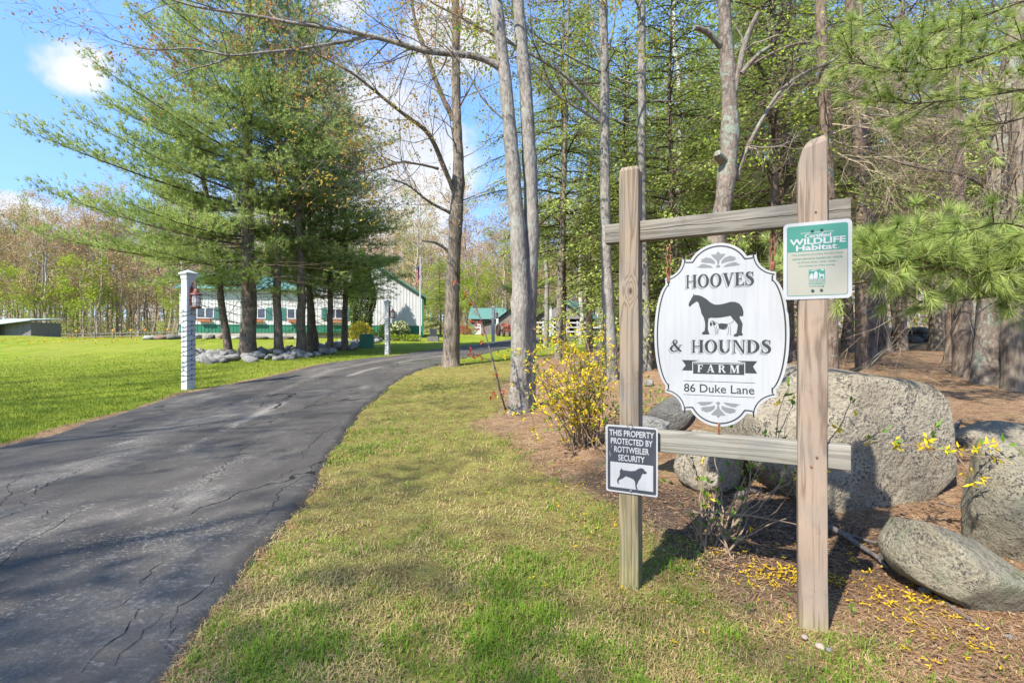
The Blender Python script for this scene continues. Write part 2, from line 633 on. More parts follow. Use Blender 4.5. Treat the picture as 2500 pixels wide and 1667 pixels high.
def timber(name, along, light=(0.33, 0.27, 0.205), dark=(0.135, 0.105, 0.078), grey=(0.30, 0.28, 0.25), green=None, crack=None, knot=None):
    """weathered sawn timber, grain along the local axis 'along'"""
    light, dark, grey = dim(light), dim(dark), dim(grey)
    m, nt, b = newmat(name, 0.85, 0.2)
    sc_ = [1.0, 1.0, 1.0]
    sc_['xyz'.index(along)] = 0.055
    c = coords(nt, 'Object', tuple(sc_))
    big = noise(nt, c, 17.0, 3, 0.5, 1.2)
    ringv = math_(nt, 'MULTIPLY', big, 9.0)
    kd = None
    if knot:
        kv = N(nt, 'ShaderNodeVectorMath', operation='SUBTRACT')
        L(nt, coords(nt), kv.inputs[0])
        kv.inputs[1].default_value = knot
        ks = N(nt, 'ShaderNodeVectorMath', operation='MULTIPLY')
        L(nt, kv.outputs[0], ks.inputs[0])
        ks.inputs[1].default_value = (1, 0.2, 0.6)
        kl = N(nt, 'ShaderNodeVectorMath', operation='LENGTH')
        L(nt, ks.outputs[0], kl.inputs[0])
        kd = kl.outputs['Value']
        ringv = math_(nt, 'ADD', ringv, math_(nt, 'MULTIPLY', smooth(nt, kd, 0.055, 0.0), 5.0))
    rings = N(nt, 'ShaderNodeMath', operation='PINGPONG')
    L(nt, ringv, rings.inputs[0])
    rings.inputs[1].default_value = 1.0
    fine = noise(nt, c, 260.0, 5, 0.7)
    h = math_(nt, 'ADD', math_(nt, 'MULTIPLY', smooth(nt, rings.outputs[0], 0.0, 0.75), 0.42), math_(nt, 'MULTIPLY', fine, 0.58))
    col = ramp(nt, h, [(0.15, dark), (0.45, tuple((a * 0.4 + q * 0.6) for a, q in zip(dark, light))), (0.72, light)])
    w = noise(nt, coords(nt), 4.0, 4)
    col = mixc(nt, math_(nt, 'MULTIPLY', smooth(nt, w, 0.35, 0.7), 0.6), col, mixc(nt, h, tuple(x * 0.6 for x in grey), grey))
    if kd is not None:
        col = mixc(nt, math_(nt, 'MULTIPLY', smooth(nt, kd, 0.014, 0.004), 0.8), col, (0.05, 0.03, 0.018))
    stain = noise(nt, coords(nt), 9.0, 5, 0.65)
    col = mixc(nt, math_(nt, 'MULTIPLY', smooth(nt, stain, 0.56, 0.72), 0.45), col, tuple(x * 0.45 for x in light))
    sep_ = N(nt, 'ShaderNodeSeparateXYZ')
    L(nt, coords(nt), sep_.inputs[0])
    if green:
        gz0, gz1 = green
        k = smooth(nt, math_(nt, 'ADD', sep_.outputs[2], math_(nt, 'MULTIPLY', w, 0.5)), gz1 + 0.25, gz0 + 0.25)
        col = mixc(nt, math_(nt, 'MULTIPLY', k, 0.62), col, mixc(nt, h, (0.10, 0.095, 0.025), (0.34, 0.31, 0.13)))
    hh = h
    if crack:
        ax = sep_.outputs['xyz'.index(along)]
        other = sep_.outputs['xyz'.index(crack[0])]
        cv = N(nt, 'ShaderNodeCombineXYZ')
        L(nt, ax, cv.inputs[0])
        wob = math_(nt, 'MULTIPLY', math_(nt, 'SUBTRACT', noise(nt, cv.outputs[0], 7.0, 4), 0.5), crack[2])
        dist = math_(nt, 'ABSOLUTE', math_(nt, 'SUBTRACT', math_(nt, 'SUBTRACT', other, wob), crack[1]))
        k = smooth(nt, dist, crack[3], crack[3] * 0.4)
        if len(crack) > 4:
            k = math_(nt, 'MULTIPLY', k, smooth(nt, ax, crack[4], crack[4] - 0.05))
        col = mixc(nt, math_(nt, 'MULTIPLY', k, 0.9), col, (0.02, 0.016, 0.012))
        hh = math_(nt, 'SUBTRACT', h, math_(nt, 'MULTIPLY', k, 2.0))
    L(nt, col, b.inputs['Base Color'])
    bump(nt, b, hh, 0.45, 0.004)
    return m


def stone_mat(name, a=(0.19, 0.175, 0.15), c2=(0.34, 0.32, 0.275), speck=(0.06, 0.055, 0.05), lichen=0.3, lcol=(0.42, 0.46, 0.34), moss=0.0, scale=1.0):
    a, c2, lcol = dim(a), dim(c2), dim(lcol)
    m, nt, b = newmat(name, 0.93, 0.15)
    c = coords(nt)
    f = noise(nt, c, 3.2 * scale, 6, 0.62, 0.3)
    g = noise(nt, c, 55 * scale, 4, 0.7)
    g2 = noise(nt, c, 130 * scale, 2, 0.6)
    col = ramp(nt, f, [(0.3, a), (0.68, c2)])
    patch = smooth(nt, noise(nt, c, 6 * scale, 4), 0.42, 0.6)
    col = mixc(nt, math_(nt, 'MULTIPLY', smooth(nt, g, 0.50, 0.58), math_(nt, 'ADD', math_(nt, 'MULTIPLY', patch, 0.6), 0.38)), col, speck)
    col = mixc(nt, math_(nt, 'MULTIPLY', smooth(nt, g2, 0.55, 0.68), 0.4), col, tuple(min(1, x * 1.5) for x in c2))
    if lichen:
        fl = noise(nt, c, 2.6 * scale, 6, 0.68, 0.6)
        k = smooth(nt, math_(nt, 'ADD', fl, math_(nt, 'MULTIPLY', g, 0.12)), 0.80 - 0.3 * lichen, 0.87 - 0.3 * lichen)
        col = mixc(nt, math_(nt, 'MULTIPLY', k, 0.7), col, mixc(nt, g, tuple(x * 0.7 for x in lcol), lcol))
    if moss:
        geo = N(nt, 'ShaderNodeNewGeometry')
        sp = N(nt, 'ShaderNodeSeparateXYZ')
        L(nt, geo.outputs['Normal'], sp.inputs[0])
        fm = noise(nt, c, 4.0 * scale, 5, 0.6)
        k = smooth(nt, math_(nt, 'ADD', fm, math_(nt, 'MULTIPLY', sp.outputs[2], 0.1)), 0.72 - 0.25 * moss, 0.8 - 0.25 * moss)
        col = mixc(nt, math_(nt, 'MULTIPLY', k, 0.75), col, (0.11, 0.12, 0.035))
    L(nt, col, b.inputs['Base Color'])
    vr = N(nt, 'ShaderNodeTexVoronoi', feature='DISTANCE_TO_EDGE')
    setin(nt, vr.inputs['Vector'], c)
    vr.inputs['Scale'].default_value = 7 * scale
    bump(nt, b, math_(nt, 'ADD', math_(nt, 'ADD', math_(nt, 'MULTIPLY', g, 0.9), f), math_(nt, 'MULTIPLY', smooth(nt, vr.outputs[0], 0.0, 0.2), 0.25)), 0.9, 0.03)
    return m


# ground
def ground_mat():
    m, nt, b = newmat('ground_cover', 0.97, 0.08)
    at_ = N(nt, 'ShaderNodeAttribute', attribute_name='zone')
    s = N(nt, 'ShaderNodeSeparateColor')
    L(nt, at_.outputs['Color'], s.inputs[0])
    c = coords(nt)
    n1 = noise(nt, c, 1.1, 5, 0.6)
    n2 = noise(nt, c, 7.0, 6, 0.65)
    n3 = noise(nt, c, 60.0, 5, 0.7)
    n4 = noise(nt, c, 22.0, 5, 0.7)
    straw = ramp(nt, math_(nt, 'ADD', math_(nt, 'MULTIPLY', n3, 0.5), math_(nt, 'MULTIPLY', n2, 0.5)), [(0.34, (0.10, 0.060, 0.032)), (0.5, (0.28, 0.172, 0.098)), (0.64, (0.45, 0.325, 0.205))])
    mossk = smooth(nt, math_(nt, 'ADD', n2, math_(nt, 'MULTIPLY', n1, 0.5)), 0.82, 0.92)
    straw = mixc(nt, math_(nt, 'MULTIPLY', mossk, 0.6), straw, ramp(nt, n4, [(0.3, (0.07, 0.07, 0.015)), (0.7, (0.20, 0.19, 0.04))]))
    lawn = ramp(nt, math_(nt, 'ADD', math_(nt, 'MULTIPLY', n1, 0.55), math_(nt, 'MULTIPLY', n4, 0.45)), [(0.34, (0.095, 0.135, 0.014)), (0.5, (0.18, 0.225, 0.02)), (0.66, (0.27, 0.285, 0.036))])
    lawn = mixc(nt, math_(nt, 'MULTIPLY', smooth(nt, noise(nt, c, 0.23, 4, 0.6), 0.42, 0.66), 0.55), lawn, (0.24, 0.235, 0.045))
    lawn = mixc(nt, math_(nt, 'MULTIPLY', smooth(nt, noise(nt, c, 0.9, 5, 0.7), 0.58, 0.72), 0.5), lawn, (0.075, 0.115, 0.016))
    verge = ramp(nt, math_(nt, 'ADD', math_(nt, 'MULTIPLY', n2, 0.6), math_(nt, 'MULTIPLY', n3, 0.4)), [(0.36, (0.105, 0.070, 0.028)), (0.46, (0.21, 0.165, 0.055)), (0.55, (0.235, 0.215, 0.055)), (0.64, (0.34, 0.295, 0.095))])
    mulch = ramp(nt, math_(nt, 'ADD', math_(nt, 'MULTIPLY', n3, 0.65), math_(nt, 'MULTIPLY', n4, 0.35)), [(0.34, (0.028, 0.019, 0.013)), (0.52, (0.105, 0.073, 0.052)), (0.66, (0.25, 0.19, 0.14))])
    jit = math_(nt, 'MULTIPLY', math_(nt, 'SUBTRACT', n4, 0.5), 0.9)
    col = mixc(nt, smooth(nt, math_(nt, 'ADD', s.outputs[2], jit), 0.25, 0.75), straw, mulch)
    col = mixc(nt, smooth(nt, math_(nt, 'ADD', s.outputs[1], jit), 0.3, 0.7), col, verge)
    col = mixc(nt, smooth(nt, math_(nt, 'ADD', s.outputs[0], jit), 0.3, 0.7), col, lawn)
    L(nt, col, b.inputs['Base Color'])
    bump(nt, b, math_(nt, 'ADD', n3, math_(nt, 'MULTIPLY', n4, 1.2)), 0.9, 0.03)
    return m


def asphalt_mat():
    m, nt, b = newmat('asphalt', 0.62, 0.15)
    c = coords(nt)
    # along-road streaks: the drive runs roughly along y
    cs = coords(nt, 'Object', (1.0, 0.45, 1))
    n1 = noise(nt, cs, 1.1, 5, 0.6, 0.6)
    n2 = noise(nt, cs, 5.5, 6, 0.7, 0.4)
    n3 = noise(nt, c, 95, 4, 0.8)
    n4 = noise(nt, c, 46, 4, 0.75)
    n5 = noise(nt, coords(nt, 'Object', (0.55, 1.4, 1)), 21, 5, 0.7)
    base_ = ramp(nt, math_(nt, 'ADD', math_(nt, 'MULTIPLY', n1, 0.7), math_(nt, 'MULTIPLY', n2, 0.3)), [(0.34, (0.048, 0.043, 0.037)), (0.5, (0.074, 0.066, 0.057)), (0.66, (0.115, 0.103, 0.089))])
    base_ = mixc(nt, math_(nt, 'MULTIPLY', smooth(nt, n3, 0.54, 0.72), 0.65), base_, (0.16, 0.152, 0.14))
    base_ = mixc(nt, math_(nt, 'MULTIPLY', smooth(nt, n3, 0.46, 0.3), 0.7), base_, (0.014, 0.014, 0.014))
    # scuffed places where the sealcoat has worn off to the pale aggregate
    wear = smooth(nt, math_(nt, 'ADD', math_(nt, 'MULTIPLY', n1, 0.75), math_(nt, 'MULTIPLY', n4, 0.55)), 0.70, 0.84)
    wear = math_(nt, 'MULTIPLY', wear, smooth(nt, n2, 0.36, 0.6))
    flecks = math_(nt, 'MULTIPLY', smooth(nt, n5, 0.585, 0.66), smooth(nt, math_(nt, 'ADD', n1, math_(nt, 'MULTIPLY', n2, 0.5)), 0.62, 0.85))
    wear = math_(nt, 'MAXIMUM', wear, math_(nt, 'MULTIPLY', flecks, 1.2))
    at_ = N(nt, 'ShaderNodeAttribute', attribute_name='wear')
    wear = math_(nt, 'MAXIMUM', math_(nt, 'MULTIPLY', wear, 0.62),
                 math_(nt, 'MULTIPLY', smooth(nt, math_(nt, 'ADD', at_.outputs['Fac'], math_(nt, 'MULTIPLY', math_(nt, 'SUBTRACT', n4, 0.5), 2.4)), 0.42, 0.68), 0.9))
    col = mixc(nt, wear, base_, ramp(nt, n3, [(0.3, (0.15, 0.133, 0.11)), (0.7, (0.31, 0.28, 0.235))]))
    # cracks
    cw = N(nt, 'ShaderNodeMapping')
    cw.inputs['Scale'].default_value = (1.15, 0.34, 1)
    cw.inputs['Rotation'].default_value = (0, 0, R_(-12))
    dn = N(nt, 'ShaderNodeTexNoise')
    L(nt, c, dn.inputs['Vector'])
    dn.inputs['Scale'].default_value = 4.0
    dn.inputs['Detail'].default_value = 5
    va = N(nt, 'ShaderNodeVectorMath', operation='MULTIPLY_ADD')
    L(nt, dn.outputs['Color'], va.inputs[0])
    va.inputs[1].default_value = (0.34, 0.34, 0)
    L(nt, c, va.inputs[2])
    L(nt, va.outputs[0], cw.inputs[0])
    vo = N(nt, 'ShaderNodeTexVoronoi', feature='DISTANCE_TO_EDGE')
    L(nt, cw.outputs[0], vo.inputs['Vector'])
    vo.inputs['Scale'].default_value = 1.0
    gate = smooth(nt, noise(nt, c, 0.8, 3), 0.46, 0.58)
    ck = math_(nt, 'MULTIPLY', smooth(nt, vo.outputs[0], 0.011, 0.003), gate)
    col = mixc(nt, math_(nt, 'MULTIPLY', ck, 0.9), col, (0.008, 0.008, 0.008))
    L(nt, col, b.inputs['Base Color'])
    b.inputs['Roughness'].default_value = 0.8
    bump(nt, b, math_(nt, 'SUBTRACT', math_(nt, 'ADD', n3, math_(nt, 'MULTIPLY', n4, 0.5)), math_(nt, 'MULTIPLY', ck, 3.0)), 0.5, 0.006)
    return m


M_ground = ground_mat()
M_asphalt = asphalt_mat()

# ------------------------------------------------------------------ ground sheet and driveway
def ground_sheet():
    sx = np.linspace(-5.6, 5.6, 350)
    X = 2.2 * np.sinh(sx)
    fy = np.linspace(-2.6, 5.65, 330)
    Y = 2.6 + 2.2 * np.sinh(fy)
    GX, GY = np.meshgrid(X, Y)
    Z = gz(GX, GY)
    la, ve, mu = zones(GX, GY)
    near = sstep(GY, 18, 9)
    Z = Z + near * 0.018 * vnoise(GX, GY, 3.0, 5) + near * 0.008 * vnoise(GX, GY, 11.0, 6)
    inroad = (GX > xl(GY) + 0.02) & (GX < xr(GY) - 0.02)
    Z = np.where(inroad, Z - 0.05 - 0.10 * sstep(GY, 8, 25), Z)
    Z = Z + np.clip(GY - 120, 0, None) * 0.02
    V = np.stack([GX, GY, Z], -1).reshape(-1, 3)
    h, w = GX.shape
    i = (np.arange(h - 1)[:, None] * w + np.arange(w - 1)[None]).ravel()
    F = np.stack([i, i + 1, i + w + 1, i + w], -1)
    me = MB().add(V, F).mesh('ground', M_ground, True)
    ca = me.color_attributes.new('zone', 'FLOAT_COLOR', 'POINT')
    ca.data.foreach_set('color', np.stack([la, ve, mu, np.ones_like(la)], -1).astype(np.float32).ravel())
    o = link(bpy.data.objects.new('ground', me))
    tag(o, kind='structure')


ground_sheet()


def road_z(X, Y):
    t = np.clip((X - xl(Y)) / (xr(Y) - xl(Y)), 0, 1)
    return gz(X, Y) + 0.012 + 0.03 * np.sin(math.pi * t) ** 0.5 + 0.008 * vnoise(X, Y, 0.8, 10)


def _zp(pts):
    return np.array([hit(x / 2.351, 1000 + y / 2.351)[:2] for x, y in pts])


# cracks and scuffs as they lie on the drive
CRACKS = [_zp(p) for p in (
    [(-60, 985), (10, 915), (110, 825), (200, 785), (260, 755), (320, 720), (400, 660), (520, 600)], [(-60, 575), (0, 560), (100, 520), (185, 515), (250, 470), (320, 450), (420, 410), (560, 330)],
    [(470, 1565), (570, 1450), (600, 1400), (680, 1350), (730, 1290), (780, 1190)], [(640, 1545), (750, 1440), (820, 1340), (900, 1260), (960, 1210)], [(750, 1090), (860, 1000), (900, 960), (980, 880)],
    [(1000, 1300), (1040, 1240), (1080, 1170), (1150, 1090), (1220, 1010), (1290, 970), (1390, 940)], [(1440, 730), (1500, 660), (1560, 600), (1610, 530), (1640, 480), (1700, 430), (1760, 390)],
    [(1750, 310), (1800, 230), (1870, 170), (1960, 80)], [(1560, 440), (1620, 400), (1680, 370), (1790, 340)], [(330, 770), (350, 760), (470, 740), (600, 715)], [(0, 600), (45, 550), (90, 470), (150, 405)],
    [(680, 1195), (740, 1140), (780, 1110)], [(95, 730), (130, 735), (190, 725), (240, 725), (300, 700)], [(190, 480), (180, 520), (170, 555)], [(95, 570), (130, 590), (150, 600)], [(1180, 560), (1250, 540), (1300, 510)],
    [(250, 670), (280, 650), (270, 630)], [(620, 130), (670, 105), (700, 90)], [(940, 1450), (990, 1350), (1010, 1290)], [(1100, 860), (1160, 830), (1200, 810)])]
SCUFFS = [(_zp(p), w, a) for p, w, a in (
    ([(10, 905), (110, 815), (200, 775), (320, 710), (400, 655), (520, 600)], 0.07, 0.62), ([(150, 515), (250, 470), (320, 445), (420, 410), (560, 330), (740, 285)], 0.06, 0.66),
    ([(600, 655), (700, 640), (850, 590)], 0.06, 0.6), ([(880, 590), (1010, 530), (1100, 490), (1200, 420), (1290, 350), (1420, 300)], 0.10, 0.62), ([(1030, 270), (1100, 230), (1200, 185)], 0.10, 0.6),
    ([(300, 1470), (400, 1400), (500, 1340)], 0.05, 0.5), ([(1290, 140), (1350, 110), (1400, 85)], 0.12, 0.6), ([(1020, 735), (1100, 715), (1180, 690)], 0.06, 0.62), ([(0, 1250), (200, 1180), (420, 1130)], 0.12, 0.5),
    ([(560, 930), (700, 850), (850, 780), (1000, 720)], 0.20, 0.46), ([(840, 1180), (900, 1080), (980, 1000), (1080, 940)], 0.12, 0.5))]
SCUFFS += [(np.array([hit(*q)[:2] for q in pts]), w, a) for pts, w, a in (([(540, 1012), (600, 985), (680, 960), (740, 935)], 0.16, 0.62), ([(740, 935), (800, 912), (860, 898), (960, 878), (1040, 866)], 0.30, 0.66), ([(480, 1035), (520, 1025), (545, 1010)], 0.14, 0.5))]


def seg_dist(X, Y, path):
    d = np.full(X.shape, 1e9)
    for a, b in zip(path[:-1], path[1:]):
        ab = b - a
        t = np.clip(((X - a[0]) * ab[0] + (Y - a[1]) * ab[1]) / (ab @ ab + 1e-9), 0, 1)
        d = np.minimum(d, np.hypot(X - a[0] - t * ab[0], Y - a[1] - t * ab[1]))
    return d


def crack_strips(parent):
    rg = np.random.default_rng(77)
    m = plain('crack_shadow', (0.010, 0.0095, 0.009), 0.95, 0.05)
    for path in CRACKS:
        s = np.r_[0, np.cumsum(np.linalg.norm(np.diff(path, axis=0), axis=1))]
        n = max(6, int(s[-1] / 0.035))
        q = np.linspace(0, s[-1], n)
        P = np.stack([np.interp(q, s, path[:, k]) for k in (0, 1)], -1)
        j = np.cumsum(rg.normal(0, 0.008, (n, 2)), 0)
        j -= np.linspace(0, 1, n)[:, None] * j[-1]
        P = P + j + rg.normal(0, 0.006, (n, 2))
        d = np.gradient(P, axis=0)
        d /= np.linalg.norm(d, axis=1)[:, None] + 1e-9
        nn = np.stack([-d[:, 1], d[:, 0]], -1)
        w = (0.0007 + 0.0014 * rg.uniform(0, 1, n) ** 2) * np.sin(np.linspace(0.15, math.pi - 0.1, n)) ** 0.5 * (1 + 0.12 * P[:, 1:2].ravel())
        A, B = P + nn * w[:, None], P - nn * w[:, None]
        V = np.vstack([np.c_[A, road_z(A[:, 0], A[:, 1]) + 0.0025], np.c_[B, road_z(B[:, 0], B[:, 1]) + 0.0025]])
        k = np.arange(n - 1)
        obj('crack', MB().add(V, np.stack([n + k, n + k + 1, k + 1, k], -1)), m, parent)


def driveway():
    Y = np.concatenate([np.arange(-12, 0, 1.0), np.arange(0, 14, 0.05), np.arange(14, 46, 0.25)])
    r = np.random.default_rng(5)
    xe_r = xr(Y) + 0.025 * vnoise(Y * 0, Y, 5.0, 8) + 0.012 * r.normal(size=len(Y))
    xe_l = xl(Y) + 0.03 * vnoise(Y * 0, Y, 4.0, 9)
    K = 70
    t = np.linspace(0, 1, K)
    X = xe_l[:, None] * (1 - t) + xe_r[:, None] * t
    YY = np.repeat(Y[:, None], K, 1)
    Z = gz(X, YY) + 0.012 + 0.03 * np.sin(math.pi * t)[None] ** 0.5 - 0.0 + 0.008 * vnoise(X, YY, 0.8, 10)
    Z[:, 0] -= 0.05
    Z[:, -1] -= 0.06
    X[:, 0] -= 0.01
    X[:, -1] += 0.015
    V = np.stack([X, YY, Z], -1).reshape(-1, 3)
    h, w = X.shape
    i = (np.arange(h - 1)[:, None] * w + np.arange(w - 1)[None]).ravel()
    F = np.stack([i, i + 1, i + w + 1, i + w], -1)
    me = MB().add(V, F).mesh('driveway', M_asphalt, True)
    # worn streaks (a pale strip down the middle and a broad worn patch in front)
    tt = np.repeat(t[None], h, 0)
    wv = 0.75 * np.exp(-((tt - 0.62 - 0.06 * vnoise(X * 0, YY, 0.5, 11)) / 0.035) ** 2) * sstep(vnoise(X * 0, YY, 1.1, 12), -0.35, 0.3) * sstep(YY, 4.5, 7)
    wv += 0.42 * np.exp(-(((X + 1.9) / 0.75) ** 2 + ((YY - 2.75 - 0.25 * (X + 1.9)) / 0.35) ** 2))
    wv += 0.55 * np.exp(-((tt - 0.42 - 0.05 * vnoise(X * 0, YY, 0.9, 14)) / 0.03) ** 2) * sstep(vnoise(X * 0, YY, 1.5, 13), 0.05, 0.5) * sstep(YY, 9, 6)
    for path, w, amp in SCUFFS:
        wv = np.maximum(wv, 0.78 * amp * np.exp(-(seg_dist(X, YY, path) / w) ** 2))
    a = me.attributes.new('wear', 'FLOAT', 'POINT')
    a.data.foreach_set('value', wv.astype(np.float32).ravel())
    o = link(bpy.data.objects.new('driveway', me))
    tag(o, kind='structure')
    crack_strips(o)


driveway()

# ------------------------------------------------------------------ grass, needles, petals (uncountable)
M_lawn = leafmat('lawn_blade', [(0.085, 0.14, 0.012), (0.18, 0.24, 0.02), (0.30, 0.325, 0.045)], 0.35, 0.5)
M_vgrass = leafmat('verge_blade', [(0.075, 0.16, 0.012), (0.16, 0.26, 0.02), (0.28, 0.33, 0.055)], 0.35, 1.2)
M_straw = leafmat('dry_blade', [(0.19, 0.135, 0.05), (0.36, 0.28, 0.11), (0.52, 0.42, 0.20)], 0.2, 1.5, 0.7)
M_needle = leafmat('fallen_needle', [(0.15, 0.075, 0.034), (0.33, 0.18, 0.085), (0.47, 0.30, 0.17)], 0.1, 1.5, 0.7)
M_petal = leafmat('yellow_petal', [(0.46, 0.27, 0.006), (0.56, 0.36, 0.008), (0.62, 0.43, 0.015)], 0.3, 2.0)
M_dead = leafmat('dead_leaf', [(0.085, 0.050, 0.029), (0.21, 0.13, 0.078), (0.35, 0.24, 0.15)], 0.1, 1.5, 0.7)


def scatter(n, y0, y1, p=1.6, spread=1.25, rg=rng):
    u = rg.uniform(0, 1, n)
    a = 1 - p
    Y = (y0 ** a + u * (y1 ** a - y0 ** a)) ** (1 / a)
    X = rg.uniform(-1, 1, n) * (Y * 1.04 * spread + 0.4)
    return X, Y


def blades(mb, X, Y, hgt, w, lean, rg, z0=0.0):
    Z = gz(X, Y) + 0.018 * sstep(Y, 18, 9) * vnoise(X, Y, 3.0, 5) + z0
    n = len(X)
    hgt = hgt * rg.uniform(0.55, 1.2, n)
    az = rg.uniform(0, 2 * math.pi, n)
    lx, ly = np.cos(az), np.sin(az)
    ln = lean * rg.uniform(0.2, 1.3, n)
    b = np.stack([X, Y, Z - 0.004], -1)
    s = np.stack([-ly, lx, 0 * X], -1) * (w * rg.uniform(0.7, 1.3, n))[:, None] / 2
    hor = np.stack([lx, ly, 0 * X], -1)
    up = np.array([0, 0, 1.0])
    mid = b + hor * (ln * hgt * 0.35)[:, None] + up * (hgt * 0.6)[:, None]
    tip = b + hor * (ln * hgt)[:, None] + up * (hgt * np.maximum(0.25, 1 - ln * 0.45))[:, None]
    V = np.stack([b - s, b + s, mid + s * 0.8, mid - s * 0.8, tip], 1).reshape(-1, 3)
    k = np.arange(n)[:, None] * 5
    mb.add(V, k + np.array([[0, 1, 2, 3]]))
    mb.add(np.zeros((0, 3)), np.zeros((0, 3), int))
    q = k + np.array([[3, 2, 4]])
    mb.f.append((q + (mb.n - len(V)), 0))


def patch(X, Y):
    return vnoise(X, Y, 1.5, 21) * 0.9 + 0.55 * vnoise(X, Y, 5.0, 22) + 0.35 * vnoise(X, Y, 14.0, 23)


def make_grass():
    rg = np.random.default_rng(11)
    # lawn on the far side of the drive
    X, Y = scatter(260000, 5.0, 26, 1.5, 1.15, rg)
    la, ve, mu = zones(X, Y)
    k = rg.uniform(size=len(X)) < la * (X < xr(Y))
    X, Y = X[k], Y[k]
    mb = MB()
    blades(mb, X, Y, 0.052, np.interp(Y, [5, 26], [0.006, 0.018]), 0.7, rg)
    tag(obj('lawn_grass', mb, M_lawn), kind='stuff')
    # verge: clumpy green tufts + dry straw between
    X, Y = scatter(210000, 1.35, 16, 1.7, 1.1, rg)
    la, ve, mu = zones(X, Y)
    cl = sstep(patch(X, Y), -0.30, 0.75) * 0.95 + 0.06
    k = (rg.uniform(size=len(X)) < cl * np.maximum(ve, la) * 0.9) & (X > xr(Y))
    mb = MB()
    blades(mb, X[k], Y[k], 0.036 + 0.026 * sstep(patch(X, Y), 0.2, 1.0)[k], np.interp(Y[k], [1.3, 5, 16], [0.0030, 0.0055, 0.012]), 0.9, rg)
    X, Y = scatter(50000, 4.5, 16, 1.2, 1.0, rg)
    la, ve, mu = zones(X, Y)
    k = (rg.uniform(size=len(X)) < (0.25 + 0.75 * sstep(patch(X, Y), -0.4, 0.7)) * np.maximum(ve, la)) & (X > xr(Y))
    blades(mb, X[k], Y[k], 0.045, np.interp(Y[k], [4, 16], [0.007, 0.014]), 0.9, rg)
    X, Y = scatter(150000, 1.35, 13, 1.8, 1.1, rg)
    tag(obj('verge_grass', mb, M_vgrass), kind='stuff')
    la, ve, mu = zones(X, Y)
    k = (rg.uniform(size=len(X)) < np.clip(ve * 0.85 * (1 - sstep(vnoise(X, Y, 3.2, 33) + 0.6 * vnoise(X, Y, 10, 34), 0.45, 0.95)) + 0.02, 0, 1) * (1 - 0.8 * mu)) & (X > xr(Y) - 0.03)
    mb = MB()
    blades(mb, X[k], Y[k], 0.030, np.interp(Y[k], [1.3, 5, 13], [0.0028, 0.005, 0.010]), 2.0, rg)
    tag(obj('dry_grass', mb, M_straw), kind='stuff')
    # pine needles and litter: flat slivers on the soil, thick along the drive's edge and under the trees
    X, Y = scatter(150000, 1.35, 14, 1.75, 1.1, rg)
    la, ve, mu = zones(X, Y)
    d = X - xr(Y)
    edge = np.exp(-((d - 0.05) / 0.10) ** 2)
    k = (rg.uniform(size=len(X)) < np.clip((1 - ve) * (1 - la) * 0.75 + edge * 0.9 + 0.03, 0, 1)) & (d > -0.05)
    X, Y = X[k], Y[k]
    n = len(X)
    az = rg.uniform(0, 2 * math.pi, n)
    D = np.stack([np.cos(az), np.sin(az), rg.normal(0, 0.12, n)], -1)
    C = np.stack([X, Y, gz(X, Y) + 0.018 * sstep(Y, 18, 9) * vnoise(X, Y, 3.0, 5) + 0.006], -1)
    Nn = np.stack([rg.normal(0, 0.3, n), rg.normal(0, 0.3, n), np.ones(n)], -1)
    tag(obj('pine_needle_litter', MB().leaves(C, D, Nn, rg.uniform(0.03, 0.08, n), np.interp(Y, [1.3, 5, 14], [0.002, 0.004, 0.010])), M_needle), kind='stuff')
    # crumbs of leaf and bark
    X, Y = scatter(52000, 1.35, 12, 1.8, 1.1, rg)
    la, ve, mu = zones(X, Y)
    k = (rg.uniform(size=len(X)) < np.clip((1 - ve) * 0.5 + mu * 0.6 + 0.08 + 0.3 * sstep(vnoise(X, Y, 2.2, 44) + 0.5 * vnoise(X, Y, 8, 45), 0.3, 0.9), 0, 1) * (1 - la)) & (X > xr(Y) + 0.02)
    X, Y = X[k], Y[k]
    n = len(X)
    az = rg.uniform(0, 2 * math.pi, n)
    D = np.stack([np.cos(az), np.sin(az), rg.normal(0, 0.25, n)], -1)
    C = np.stack([X, Y, gz(X, Y) + 0.018 * sstep(Y, 18, 9) * vnoise(X, Y, 3.0, 5) + 0.008], -1)
    Nn = np.stack([rg.normal(0, 0.5, n), rg.normal(0, 0.5, n), np.ones(n)], -1)
    s = rg.uniform(0.006, 0.022, n)
    tag(obj('leaf_litter', MB().leaves(C, D, Nn, s, s * rg.uniform(0.4, 0.9, n)), M_dead), kind='stuff')


make_grass()


